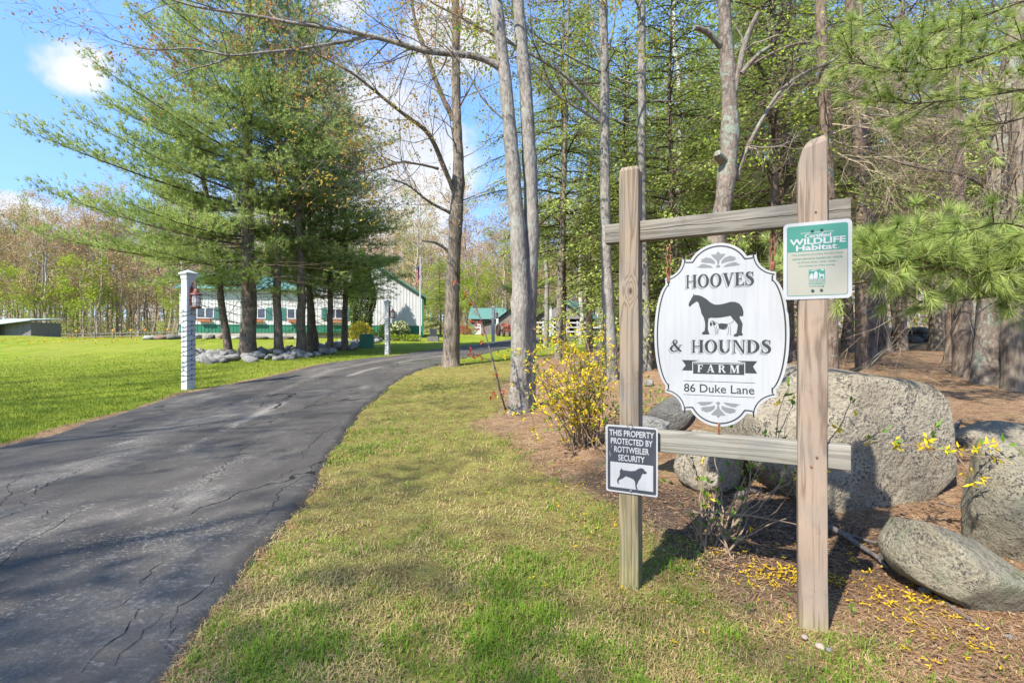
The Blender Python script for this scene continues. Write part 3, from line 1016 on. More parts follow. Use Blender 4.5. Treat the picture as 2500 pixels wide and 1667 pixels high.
def petals():
    """fallen forsythia flowers: four narrow petals each"""
    rg = np.random.default_rng(31)
    pts = []
    def cluster(u0, v0, su, sv, n):
        for _ in range(int(n * 1.7)):
            p = hit(u0 + rg.normal() * su, min(v0 + rg.normal() * sv, 1650), 12)
            pts.append(p)
    cluster(1900, 1410, 60, 14, 70)
    cluster(2010, 1425, 40, 12, 24)
    cluster(2180, 1460, 70, 18, 40)
    cluster(2270, 1500, 50, 30, 22)
    cluster(2060, 1400, 60, 30, 16)
    cluster(1760, 1330, 80, 45, 40)
    cluster(1480, 1260, 45, 40, 34)
    cluster(1400, 1180, 70, 60, 34)
    cluster(1310, 1130, 70, 50, 14)
    cluster(2350, 1590, 80, 30, 16)
    cluster(1050, 1400, 200, 120, 12)
    cluster(1700, 1480, 180, 60, 16)
    mb = MB()
    C, D, Nn = [], [], []
    for p in pts:
        a = rg.uniform(0, 6.28)
        t = np.array([rg.normal(0, 0.5), rg.normal(0, 0.5), 1])
        for k in range(rg.integers(2, 5)):
            b = a + k * 1.57 + rg.normal(0, 0.25)
            C.append(p + [0, 0, 0.014])
            D.append([math.cos(b), math.sin(b), rg.normal(0.1, 0.3)])
            Nn.append(t)
    n = len(C)
    mb.leaves(C, D, Nn, rg.uniform(0.013, 0.022, n), rg.uniform(0.005, 0.008, n))
    tag(obj('fallen_petals', mb, M_petal), kind='stuff')
    # dandelions on the far lawn
    mb = MB()
    C, D, Nn = [], [], []
    for _ in range(170):
        p = hit(rg.uniform(0, 330) if rg.uniform() < 0.8 else rg.uniform(330, 900), 826 + abs(rg.normal()) * 9, 70)
        for k in range(3):
            b = rg.uniform(0, 6.28)
            C.append(p + [0, 0, 0.07])
            D.append([math.cos(b), math.sin(b), 0.5])
            Nn.append([rg.normal(), rg.normal(), 1])
    mb.leaves(C, D, Nn, 0.09, 0.08)
    tag(obj('dandelion_flowers', mb, M_petal), kind='stuff')


petals()

# ------------------------------------------------------------------ the farm sign
from mathutils.geometry import tessellate_polygon

SIGN_TH = math.atan2(-0.444, 0.896)
SIGN_R = np.array([math.cos(SIGN_TH), math.sin(SIGN_TH), 0])
SIGN_N = np.array([math.sin(SIGN_TH), -math.cos(SIGN_TH), 0])      # towards the viewer
POST_R = np.array([1.182, 1.93, 0.0])
SIGN_O = POST_R - 0.7226 * SIGN_R

M_post_l = timber('post_timber', 'z', (0.37, 0.275, 0.185), green=(-0.1, 0.72), crack=('x', 0.012, 0.02, 0.0012, 0.6), knot=(0.008, 0.0, 1.35))
M_post_r = timber('post_timber_reddish', 'z', (0.42, 0.31, 0.225), (0.17, 0.11, 0.075), (0.34, 0.29, 0.24), green=(-0.1, 0.12), crack=('x', 0.006, 0.03, 0.0016, 0.42))
M_rail_t = timber('top_rail_timber', 'x', (0.30, 0.26, 0.205), (0.13, 0.11, 0.085), (0.30, 0.29, 0.26), crack=('z', 1.628, 0.022, 0.0022))
M_rail_b = timber('lower_rail_timber', 'x', (0.37, 0.33, 0.26), (0.17, 0.15, 0.12), (0.35, 0.34, 0.30))
def sign_white():
    m, nt, b = newmat('sign_white', 0.55, 0.25)
    st = noise(nt, coords(nt, 'Object', (1, 1, 0.05)), 70, 4, 0.6)
    gr = noise(nt, coords(nt), 6, 5, 0.65)
    col = ramp(nt, st, [(0.3, (0.295, 0.297, 0.302)), (0.6, (0.325, 0.326, 0.329))])
    col = mixc(nt, math_(nt, 'MULTIPLY', smooth(nt, gr, 0.55, 0.75), 0.22), col, (0.22, 0.215, 0.20))
    L(nt, col, b.inputs['Base Color'])
    return m


M_white = sign_white()
M_ink = plain('sign_charcoal', (0.026, 0.029, 0.029), 0.5, 0.3, 0.06, 20)
M_grey = plain('sign_grey', (0.145, 0.147, 0.15), 0.5, 0.3, 0.03, 10)
M_lgrey = plain('sign_pale_grey', (0.205, 0.207, 0.212), 0.5, 0.3, 0.03, 10)
M_green = plain('sign_green', (0.033, 0.155, 0.114), 0.4, 0.4, 0.06, 12)
M_cream = plain('sign_cream', (0.25, 0.242, 0.198), 0.45, 0.35, 0.03, 8)
M_rust = plain('rusty_iron', (0.19, 0.085, 0.05), 0.85, 0.2, 0.5, 60)
M_steel = plain('grey_steel', (0.22, 0.23, 0.22), 0.4, 0.5, 0.2, 40, 0.7)
M_black = plain('sign_black', (0.035, 0.038, 0.048), 0.4, 0.4, 0.15, 14)


class Print:
    """flat print built up in the sign's xz plane, each piece a hair in front of the one before"""

    def __init__(s, y0):
        s.mb, s.y = MB(), y0

    def poly(s, pts, mat=0):
        s.y -= 0.000012
        v = [Vector((p[0], p[1], 0)) for p in pts]
        tri = tessellate_polygon([v])
        V = np.array([(p[0], s.y, p[1]) for p in pts])
        F = []
        for t in tri:
            a, b, c = (np.array(pts[i][:2]) for i in t)
            ar = (b[0] - a[0]) * (c[1] - a[1]) - (b[1] - a[1]) * (c[0] - a[0])
            F.append(t if ar > 0 else (t[0], t[2], t[1]))
        s.mb.add(V, F, mat)
        return s

    def ring(s, cx, cz, ro, ri, mat=0, n=36, a0=0.0, a1=2 * math.pi, rio=None):
        s.y -= 0.000012
        th = np.linspace(a0, a1, n)
        o = np.stack([cx + ro[0] * np.cos(th), np.full(n, s.y), cz + ro[1] * np.sin(th)], -1)
        i = np.stack([(rio or cx) + ri[0] * np.cos(th), np.full(n, s.y), cz + ri[1] * np.sin(th)], -1)
        k = np.arange(n - 1)
        s.mb.add(np.vstack([o, i]), np.stack([k, k + 1, n + k + 1, n + k], -1), mat)
        return s

    def band(s, outer, inner, mat=0):
        s.y -= 0.000012
        n = len(outer)
        o = np.array([(p[0], s.y, p[1]) for p in outer])
        i = np.array([(p[0], s.y, p[1]) for p in inner])
        k = np.arange(n)
        k2 = (k + 1) % n
        s.mb.add(np.vstack([o, i]), np.stack([k, k2, n + k2, n + k], -1), mat)
        return s

    def stroke(s, pts, mat=0, sub=6):
        """centre line of (x, z, width) control points, Catmull-Rom smoothed"""
        P = np.array(pts, float)
        out = []
        for i in range(len(P) - 1):
            p0, p1, p2, p3 = P[max(i - 1, 0)], P[i], P[i + 1], P[min(i + 2, len(P) - 1)]
            for t in np.linspace(0, 1, sub, endpoint=False):
                out.append(0.5 * (2 * p1 + (p2 - p0) * t + (2 * p0 - 5 * p1 + 4 * p2 - p3) * t * t + (3 * p1 - p0 - 3 * p2 + p3) * t ** 3))
        out.append(P[-1])
        Q = np.array(out)
        d = np.gradient(Q[:, :2], axis=0)
        d /= np.linalg.norm(d, axis=1)[:, None] + 1e-9
        nrm = np.stack([-d[:, 1], d[:, 0]], -1)
        a = Q[:, :2] + nrm * Q[:, 2:3] / 2
        b = Q[:, :2] - nrm * Q[:, 2:3] / 2
        s.y -= 0.000012
        n = len(Q)
        V = np.array([(x, s.y, z) for x, z in np.vstack([a, b])])
        k = np.arange(n - 1)
        s.mb.add(V, np.stack([n + k, n + k + 1, k + 1, k], -1), mat)
        return s


def R4(x0, z0, x1, z1):
    return ('p', [(x0, z0), (x1, z0), (x1, z1), (x0, z1)])


SER = 0.06


def stem_(x0, x1, top=True, bot=True):
    g = [R4(x0, 0, x1, 1)]
    if bot:
        g.append(('p', [(x0 - SER, 0), (x1 + SER, 0), (x1 + SER, 0.035), (x1, 0.075), (x0, 0.075), (x0 - SER, 0.035)]))
    if top:
        g.append(('p', [(x0 - SER, 1), (x0 - SER, 0.965), (x0, 0.925), (x1, 0.925), (x1 + SER, 0.965), (x1 + SER, 1)]))
    return g


GLY = {
    'H': (0.86, stem_(0.08, 0.21) + stem_(0.58, 0.78) + [R4(0.2, 0.47, 0.6, 0.535)]),
    'O': (0.90, [('r', 0.45, 0.5, (0.43, 0.52), (0.225, 0.445))]),
    'V': (0.86, [('p', [(0.06, 1), (0.30, 1), (0.52, 0.27), (0.46, -0.01), (0.40, -0.01)]), ('p', [(0.70, 1), (0.77, 1), (0.47, -0.01), (0.42, 0.05)]),
                 ('p', [(0, 0.955), (0.38, 0.955), (0.38, 1), (0, 1)]), ('p', [(0.60, 0.955), (0.86, 0.955), (0.86, 1), (0.60, 1)])]),
    'E': (0.70, stem_(0.08, 0.28) + [R4(0.27, 0.94, 0.62, 1), R4(0.27, 0.475, 0.48, 0.54), R4(0.27, 0, 0.64, 0.065), ('p', [(0.62, 1), (0.62, 0.74), (0.58, 0.78), (0.5, 0.95)]),
                                     ('p', [(0.64, 0), (0.665, 0.28), (0.62, 0.24), (0.52, 0.05)]), ('p', [(0.46, 0.37), (0.49, 0.37), (0.49, 0.65), (0.46, 0.65), (0.42, 0.53), (0.42, 0.48)])]),
    'S': (0.66, [('s', [(0.55, 0.70, 0.03), (0.51, 0.86, 0.06), (0.33, 0.975, 0.075), (0.15, 0.87, 0.16), (0.15, 0.71, 0.20), (0.32, 0.56, 0.235), (0.49, 0.41, 0.23), (0.52, 0.25, 0.19), (0.45, 0.09, 0.12),
                        (0.28, 0.025, 0.075), (0.11, 0.12, 0.06), (0.05, 0.33, 0.03)]), ('p', [(0.53, 0.66), (0.575, 0.66), (0.575, 1.0), (0.54, 1.0), (0.49, 0.9)]), ('p', [(0.02, 0.0), (0.06, 0.0), (0.12, 0.1), (0.07, 0.36), (0.02, 0.36)])]),
    'U': (0.86, [R4(0.09, 0.3, 0.29, 1), R4(0.69, 0.3, 0.76, 1), ('a', 0.425, 0.31, (0.335, 0.325), (0.135, 0.25), math.pi, 2 * math.pi, 0.49),
                 R4(0.02, 0.955, 0.36, 1), R4(0.60, 0.955, 0.85, 1)]),
    'N': (0.92, [R4(0.13, 0, 0.20, 1), R4(0.75, 0, 0.82, 1), ('p', [(0.12, 1), (0.32, 1), (0.82, 0.08), (0.82, -0.02), (0.72, -0.02), (0.13, 0.98)]), R4(0.03, 0.955, 0.28, 1), R4(0.04, 0, 0.29, 0.045), R4(0.66, 0.955, 0.91, 1)]),
    'D': (0.90, stem_(0.08, 0.28) + [('a', 0.28, 0.5, (0.56, 0.5), (0.34, 0.435), -math.pi / 2, math.pi / 2, 0.28)]),
    '&': (1.0, [('s', [(0.93, 0.04, 0.10), (0.78, 0.12, 0.17), (0.58, 0.36, 0.21), (0.36, 0.66, 0.18), (0.30, 0.83, 0.13), (0.38, 0.96, 0.07), (0.52, 0.95, 0.08), (0.58, 0.82, 0.12), (0.50, 0.66, 0.08), (0.28, 0.50, 0.10), (0.13, 0.28, 0.20),
                      (0.22, 0.08, 0.14), (0.40, 0.03, 0.09), (0.60, 0.12, 0.07), (0.76, 0.34, 0.06), (0.84, 0.54, 0.06)]), R4(0.72, 0.53, 0.99, 0.575)]),
    'F': (0.72, stem_(0.08, 0.30) + [R4(0.29, 0.90, 0.66, 1), R4(0.29, 0.45, 0.52, 0.55), ('p', [(0.66, 1), (0.66, 0.68), (0.62, 0.7), (0.54, 0.92)]), ('p', [(0.49, 0.36), (0.53, 0.36), (0.53, 0.64), (0.49, 0.64)])]),
    'A': (0.92, [('p', [(0.38, 1), (0.56, 1), (0.86, 0), (0.62, 0), (0.42, 0.72)]), ('p', [(0.08, 0), (0.17, 0), (0.44, 0.82), (0.41, 0.98)]), R4(0.25, 0.26, 0.64, 0.34), R4(0, 0, 0.28, 0.06), R4(0.54, 0, 0.93, 0.06)]),
    'R': (0.92, stem_(0.08, 0.30) + [('a', 0.40, 0.745, (0.33, 0.255), (0.12, 0.16), -math.pi / 2, math.pi / 2, 0.40), R4(0.29, 0.905, 0.41, 1), R4(0.29, 0.49, 0.41, 0.58), ('p', [(0.40, 0.5), (0.58, 0.52), (0.84, 0.06), (0.93, 0.06), (0.93, 0), (0.66, 0)])]),
    'M': (1.12, [R4(0.12, 0, 0.20, 1), R4(0.84, 0, 1.04, 1), ('p', [(0.10, 1), (0.34, 1), (0.62, 0.25), (0.52, 0), (0.47, 0)]), ('p', [(0.82, 1), (0.92, 1), (0.56, 0), (0.50, 0.02)]), R4(0.02, 0, 0.30, 0.06), R4(0.76, 0, 1.12, 0.06), R4(0.02, 0.94, 0.3, 1), R4(0.84, 0.94, 1.12, 1)]),
}


def serif(pr, word, cx, cz, w, h, mat=0, dx=0, dz=0, gap=0.045):
    tot = sum(GLY[c][0] for c in word) + gap * (len(word) - 1)
    sx, sz = w / tot, h
    x = cx - w / 2 + dx
    z = cz - h / 2 + dz
    for c in word:
        gw, parts_ = GLY[c]
        for p in parts_:
            if p[0] == 'p':
                pr.poly([(x + a * sx, z + b * sz) for a, b in p[1]], mat)
            elif p[0] == 'r':
                pr.ring(x + p[1] * sx, z + p[2] * sz, (p[3][0] * sx, p[3][1] * sz), (p[4][0] * sx, p[4][1] * sz), mat)
            elif p[0] == 'a':
                pr.ring(x + p[1] * sx, z + p[2] * sz, (p[3][0] * sx, p[3][1] * sz), (p[4][0] * sx, p[4][1] * sz), mat, 24, p[5], p[6], x + p[7] * sx)
            else:
                pr.stroke([(x + a * sx, z + b * sz, q * (sx + sz) / 2) for a, b, q in p[1]], mat)
        x += (gw + gap) * sx


def sans(pr, text, cx, cz, w, h, mat=0, bold=0.0, spacing=1.0, condense=None):
    """built-in face fitted into a w x h box"""
    cu = bpy.data.curves.new('lettering', 'FONT')
    cu.body = text
    cu.size = 1.0
    cu.offset = bold
    cu.space_character = spacing
    cu.resolution_u = 4
    cu.fill_mode = 'FRONT'
    ob = bpy.data.objects.new('lettering', cu)
    COL.objects.link(ob)
    dg = bpy.context.evaluated_depsgraph_get()
    me = bpy.data.meshes.new_from_object(ob.evaluated_get(dg))
    V = np.empty(len(me.vertices) * 3)
    me.vertices.foreach_get('co', V)
    V = V.reshape(-1, 3)
    F = [tuple(p.vertices) for p in me.polygons]
    bpy.data.objects.remove(ob)
    bpy.data.curves.remove(cu)
    bpy.data.meshes.remove(me)
    lo, hi = V.min(0), V.max(0)
    pr.y -= 0.000012
    W = np.stack([cx - w / 2 + (V[:, 0] - lo[0]) / (hi[0] - lo[0]) * w, np.full(len(V), pr.y), cz - h / 2 + (V[:, 1] - lo[1]) / (hi[1] - lo[1]) * h], -1)
    tri = []
    for f in F:
        for k in range(1, len(f) - 1):
            tri.append((f[0], f[k], f[k + 1]))
    pr.mb.add(W, tri, mat)


def slab(mb, outline, y_front, y_back, mat=0):
    """a board of the given xz outline (counter-clockwise seen from the front)"""
    n = len(outline)
    tri = tessellate_polygon([[Vector((p[0], p[1], 0)) for p in outline]])
    V = [(p[0], y_front, p[1]) for p in outline] + [(p[0], y_back, p[1]) for p in outline]
    F3, F4 = [], []
    for t in tri:
        a, b, c = (outline[i] for i in t)
        ar = (b[0] - a[0]) * (c[1] - a[1]) - (b[1] - a[1]) * (c[0] - a[0])
        t = t if ar > 0 else (t[0], t[2], t[1])
        F3.append(t)
        F3.append((t[0] + n, t[2] + n, t[1] + n))
    for i in range(n):
        j = (i + 1) % n
        F4.append((i, i + n, j + n, j))
    b0 = mb.n
    mb.add(V, F3, mat)
    mb.f.append((np.array(F4) + b0, mat))


def sloc(x, y, z):
    return SIGN_O + SIGN_R * x - SIGN_N * y + np.array([0, 0, z])


def rounded_beam(lo, hi, r=0.004, seg=24, axis='z', seed=0, wob=0.0015):
    """sawn beam with eased arrises and a slightly uneven surface"""
    rg = np.random.default_rng(seed)
    (x0, y0, z0), (x1, y1, z1) = lo, hi
    prof = []
    a0, a1, b0, b1 = (x0, x1, y0, y1) if axis == 'z' else (y0, y1, z0, z1)
    for (cx, cy, s) in ((a1 - r, b0 + r, -90), (a1 - r, b1 - r, 0), (a0 + r, b1 - r, 90), (a0 + r, b0 + r, 180)):
        for k in range(3):
            t = R_(s + 45 * k)
            prof.append((cx + r * math.cos(t), cy + r * math.sin(t)))
    prof = np.array(prof)
    L0, L1 = (z0, z1) if axis == 'z' else (x0, x1)
    T = np.linspace(L0, L1, seg)
    n = len(prof)
    V = []
    ph = rg.uniform(0, 6.28, 4)
    for t in T:
        w = np.array([wob * math.sin(t * 5 + ph[0]) + wob * 0.5 * math.sin(t * 13 + ph[1]), wob * math.sin(t * 4 + ph[2])])
        q = prof + w + rg.normal(0, wob * 0.12, prof.shape)
        if axis == 'z':
            V.append(np.c_[q, np.full(n, t)])
        else:
            V.append(np.c_[np.full(n, t), q])
    V = np.concatenate(V)
    i = np.arange(seg - 1)[:, None] * n
    j = np.arange(n)[None]
    F = np.stack([i + j, i + (j + 1) % n, i + n + (j + 1) % n, i + n + j], -1).reshape(-1, 4)
    mb = MB().add(V, F)
    return mb, V[-n:], V[:n]


def cap_end(mb, ring_, bulge, flip=False):
    """gently domed / bevelled end grain"""
    c = ring_.mean(0)
    mid = c + (ring_ - c) * 0.82 + bulge * 0.8
    top = c + bulge
    n = len(ring_)
    V = np.vstack([ring_, mid, top[None]])
    f4 = [(j, (j + 1) % n, n + (j + 1) % n, n + j) for j in range(n)]
    f3 = [(n + j, n + (j + 1) % n, 2 * n) for j in range(n)]
    if flip:
        f4 = [q[::-1] for q in f4]
        f3 = [q[::-1] for q in f3]
    b0 = mb.n
    mb.add(V, f4)
    mb.f.append((np.array(f3) + b0, 0))


def build_sign_frame():
    t = thing('sign_frame', 'weathered timber frame of two posts and two rails that carries the farm signs', 'sign frame', SIGN_O, SIGN_TH)
    mb, top, bot = rounded_beam((-0.0445, 0, -0.32), (0.0445, 0.092, 1.905), 0.005, 30, 'z', 1)
    cap_end(mb, top, np.array([0, 0, 0.022]))
    tag(obj('post', mb, M_post_l, t, True), 'left-hand post, greenish below the warning sign')
    # right post: the top corner on its left is worn round
    mb, top, bot = rounded_beam((0.6726, -0.004, -0.32), (0.7726, 0.095, 1.90), 0.005, 30, 'z', 2)
    def worn(v):
        v = v.copy()
        k = sstep(v[:, 2], 1.84, 1.93) * sstep(v[:, 0], 0.715, 0.672)
        v[:, 0] += k * 0.02
        v[:, 2] -= k * 0.028
        return v
    cap_end(mb, top, np.array([0, 0, 0.03]))
    mb.xf(worn)
    tag(obj('post', mb, M_post_r, t, True), 'right-hand post of reddish wood with a worn rounded top')
    for z0, z1, m, sd, lab in ((1.583, 1.672, M_rail_t, 3, 'split grey top rail'), (0.622, 0.718, M_rail_b, 4, 'pale lower rail')):
        mb, e1, e0 = rounded_beam((-0.1155, 0.02, z0), (0.849, 0.075, z1), 0.004, 40, 'x', sd, 0.001)
        cap_end(mb, e1, np.array([0.003, 0, 0]))
        cap_end(mb, e0, np.array([-0.003, 0, 0]), True)
        tag(obj('rail', mb, m, t, True), lab)
    for x, z in ((0.735, 0.668), (0.716, 0.63), (0.731, 1.625)):
        mb = MB().tube([(x, -0.0075, z), (x, 0.004, z)], 0.0045, 10)
        obj('nail', mb, M_rust, t)
    return t


build_sign_frame()

# --- hanging oval
HX, HZ = 0.3755, 1.149


def oval_outline(i=0.0):
    """outline of the oval board, or the same line drawn i metres further in"""
    q = []
    for a in np.linspace(90, 28, 12):                    # crown arch
        q.append(((0.128 - i) * math.cos(R_(a)), 0.272 + (0.124 - i) * math.sin(R_(a))))
    q.append((0.118 - i * 0.85, 0.333 - i))
    q.append((0.147 - i * 0.85, 0.335 - i))
    for a in np.linspace(172, 262, 9):                   # concave shoulder
        q.append((0.228 + (0.080 + i * 0.8) * math.cos(R_(a)), 0.336 + (0.078 + i * 0.8) * math.sin(R_(a))))
    q.append((0.2205 - i, 0.257 - i * 0.9))
    q.append((0.2205 - i, 0.226 - i * 0.35))
    for t in np.linspace(0.04, 0.5, 14):                 # bulging side to its widest
        a = R_(90 * (1 - t * 2))
        q.append((0.205 - i + 0.064 * math.cos(a), 0.232 * math.sin(a)) if t > 0.05 else (0.2215 - i, 0.220))
    full = list(q)
    full += [(x, -z) for x, z in q[::-1][1:]]
    full += [(-x, z) for x, z in full[::-1][1:-1]]
    return [tuple(p) for p in np.array(full)[::-1]]      # counter-clockwise


def zpx(px, py):
    """a point measured on the sign's face in the photograph -> metres on the board"""
    return ((px - 1258) * 0.000444, 0.396 - (py - 133) * 0.000479 - (px - 1258) * 0.000005)


def build_hanging_sign():
    t = thing('hanging_sign', 'white oval farm sign with a horse and hound, hung on chains from the timber frame', 'sign', sloc(HX, 0.045, HZ), SIGN_TH)
    mb = MB()
    slab(mb, oval_outline(), 0.0, 0.013)
    obj('board', mb, M_white, t)
    pr = Print(-0.0006)
    pr.band(oval_outline(0.0105), oval_outline(0.0165))
    obj('border_line', pr.mb, M_ink, t)
    for flip, nm in ((1, 'upper_ornament'), (-1, 'lower_ornament')):
        pr = Print(-0.0006)
        for pts in ([(1240, 208), (1262, 232), (1308, 235), (1285, 262), (1255, 290), (1245, 330), (1236, 330), (1226, 290), (1196, 262), (1174, 235), (1220, 232)],):
            pr.poly([(( x - 1240) * 0.000444, flip * zpx(1258, y)[1]) for x, y in pts])
        for pts in ([(1268, 322), (1272, 292), (1305, 266), (1350, 254), (1368, 264), (1397, 270), (1386, 282), (1402, 290), (1372, 302), (1318, 308)],
                    [(1285, 354), (1310, 332), (1370, 314), (1407, 317), (1402, 326), (1438, 338), (1402, 347), (1340, 350)]):
            for m in (1, -1):
                pr.poly([(m * (x - 1240) * 0.000444, flip * zpx(1258, y)[1]) for x, y in pts])
        pr.ring(0, flip * zpx(1258, 343)[1], (0.009, 0.006), (0.0002, 0.0002))
        if flip < 0:
            pass
        obj(nm, pr.mb, M_grey, t)
    for word, cx, cz, w, h, nm in (('HOOVES', 0.004, 0.236, 0.273, 0.0575, 'lettering'), ('&', -0.175, -0.048, 0.056, 0.0535, 'lettering'), ('HOUNDS', 0.048, -0.050, 0.313, 0.0555, 'lettering')):
        pr = Print(-0.0006)
        serif(pr, word, cx, cz, w, h, 1, -0.0065, -0.0065)
        pr.y -= 0.0002
        serif(pr, word, cx, cz, w, h, 2, -0.0022, -0.0022)
        pr.y -= 0.0002
        serif(pr, word, cx, cz, w, h, 0)
        obj(nm, pr.mb, [M_ink, M_lgrey, M_white], t)
    horse = [(985, 690), (990, 665), (1005, 640), (1018, 615), (1030, 601), (1025, 578), (1042, 596), (1055, 596), (1078, 598), (1112, 610), (1150, 634), (1190, 668), (1226, 687), (1270, 688), (1320, 678),
             (1370, 665), (1410, 667), (1446, 684), (1470, 715), (1481, 755), (1480, 788), (1466, 798), (1454, 790), (1447, 806), (1462, 835), (1474, 862), (1470, 900), (1466, 935), (1476, 955), (1470, 966), (1440, 967),
             (1432, 976), (1395, 975), (1398, 958), (1420, 945), (1428, 905), (1432, 870), (1410, 840), (1385, 815), (1370, 790), (1330, 797), (1280, 805), (1230, 808), (1190, 805), (1170, 815), (1165, 870), (1165, 910),
             (1172, 935), (1182, 955), (1150, 958), (1112, 958), (1112, 940), (1135, 925), (1140, 880), (1138, 845), (1125, 800), (1105, 765), (1098, 730), (1085, 690), (1076, 662), (1060, 656), (1040, 668), (1015, 685),
             (1005, 698), (992, 700)]
    pr = Print(-0.0006)
    pr.poly([zpx(*p) for p in horse])
    obj('horse_silhouette', pr.mb, M_ink, t)
    pr = Print(-0.0006)
    for pts in ([(1258, 862), (1290, 856), (1338, 862), (1345, 872), (1330, 898), (1300, 912), (1268, 906)], [(1205, 832), (1225, 848), (1238, 862), (1222, 880), (1212, 870)], [(1182, 852), (1196, 846), (1206, 862), (1195, 886), (1184, 876)]):
        pr.poly([zpx(*p) for p in pts])
    for pts in ([(1186, 848), (1205, 833), (1228, 846), (1258, 860)], [(1340, 862), (1366, 858), (1388, 842), (1394, 828)], [(1240, 880), (1248, 920), (1240, 945), (1228, 962)], [(1262, 905), (1256, 932), (1250, 958)],
                [(1340, 880), (1352, 905), (1348, 940), (1342, 965)], [(1362, 872), (1368, 910), (1366, 948), (1376, 965)], [(1300, 912), (1322, 908), (1338, 896)], [(1218, 884), (1232, 905), (1230, 940)]):
        pr.stroke([(*zpx(*p), 0.0016) for p in pts])
    obj('hound_drawing', pr.mb, M_ink, t)
    # FARM ribbon
    pr = Print(-0.0006)
    def q(pts):
        return [((x - 1250) * 0.000444, zpx(1258, y)[1]) for x, y in pts]
    pr.poly(q([(1020, 1212), (1480, 1212), (1480, 1316), (1020, 1316)]), 0)
    pr.poly(q([(1027, 1219), (1473, 1219), (1473, 1224), (1027, 1224)]), 1)
    pr.poly(q([(914, 1192), (1085, 1192), (1030, 1204), (1012, 1204), (1012, 1288), (914, 1288), (950, 1240)]), 0)
    pr.poly(q([(1415, 1192), (1590, 1192), (1555, 1240), (1590, 1300), (1488, 1300), (1488, 1204), (1465, 1204)]), 0)
    pr.poly(q([(1030, 1204), (1085, 1192), (1060, 1207)]), 1)
    serif(pr, 'FARM', -0.0005, zpx(1258, 1266)[1], 0.168, 0.0335, 1, gap=0.42)
    obj('ribbon', pr.mb, [M_ink, M_white], t)
    pr = Print(-0.0006)
    for z in (-0.203, -0.264):
        pr.poly([(-0.143, z - 0.0009), (0.143, z - 0.0009), (0.143, z + 0.0009), (-0.143, z + 0.0009)])
    sans(pr, '86 Duke Lane', 0.0, -0.2335, 0.281, 0.0365, 0, 0.008)
    obj('address_lettering', pr.mb, M_ink, t)
    return t


build_hanging_sign()


def build_chain(x, z_top, z_bot, label):
    t = thing('chain', label, 'chain', sloc(x, 0.05, z_top), SIGN_TH, 'chains that hold the oval sign')
    L_, pitch = 0.040, 0.028
    hook = MB().tube([(0, 0, 0.02), (0, 0, -0.02)], 0.005, 8)
    obj('eye_bolt', hook, M_rust, t)
    n = int((z_top - z_bot - 0.02) / pitch)
    z = -0.018
    k = 0
    while z_top + z - L_ > z_bot - 0.006:
        a = np.linspace(0, 2 * math.pi, 19)
        cx = 0.0085 * np.cos(a)
        cz = (L_ / 2 - 0.0085 + 0.0085 * np.abs(np.sin(a))) * np.sign(np.sin(a) + 1e-9)
        pts = np.stack([cx if k % 2 == 0 else 0.3 * cx, 0 * a if k % 2 == 0 else cx, cz + z - L_ / 2], -1)
        obj('link', MB().tube(pts, 0.0028, 6, cap=False), M_rust, t, True)
        z -= pitch
        k += 1
    obj('hanger_strap', MB().box((-0.006, -0.010, z - 0.012), (0.006, -0.007, z + 0.022)), M_rust, t)


build_chain(0.168, 1.585, 1.385, 'rusty chain at the end of the oval sign by the darker post')
build_chain(0.583, 1.585, 1.395, 'rusty chain at the end of the oval sign by the green wildlife sign')
single('hook', MB().tube([(0, 0, 0.055), (0.0, -0.006, 0.05), (0, -0.008, 0.03), (0, 0, 0.012), (0, 0.01, -0.03)], 0.0035, 8), M_rust, 'rusty hook tying the foot of the oval sign to the lower rail', 'hook',
       sloc(HX + 0.003, 0.038, 0.715), rot=(0, 0, SIGN_TH), smooth_=True)


def round_rect(w, h, r, n=6):
    pts = []
    for cx, cz, s in ((w / 2 - r, -h / 2 + r, -90), (w / 2 - r, h / 2 - r, 0), (-w / 2 + r, h / 2 - r, 90), (-w / 2 + r, -h / 2 + r, 180)):
        for k in range(n):
            a = R_(s + 90 * k / (n - 1))
            pts.append((cx + r * math.cos(a), cz + r * math.sin(a)))
    return pts


def bolt(parent, x, z, r, m, y=-0.0):
    mb = MB().tube([(x, y, z), (x, y - 0.004, z), (x, y - 0.006, z)], [r, r * 0.95, r * 0.5], 10)
    obj('bolt', mb, m, parent, True)


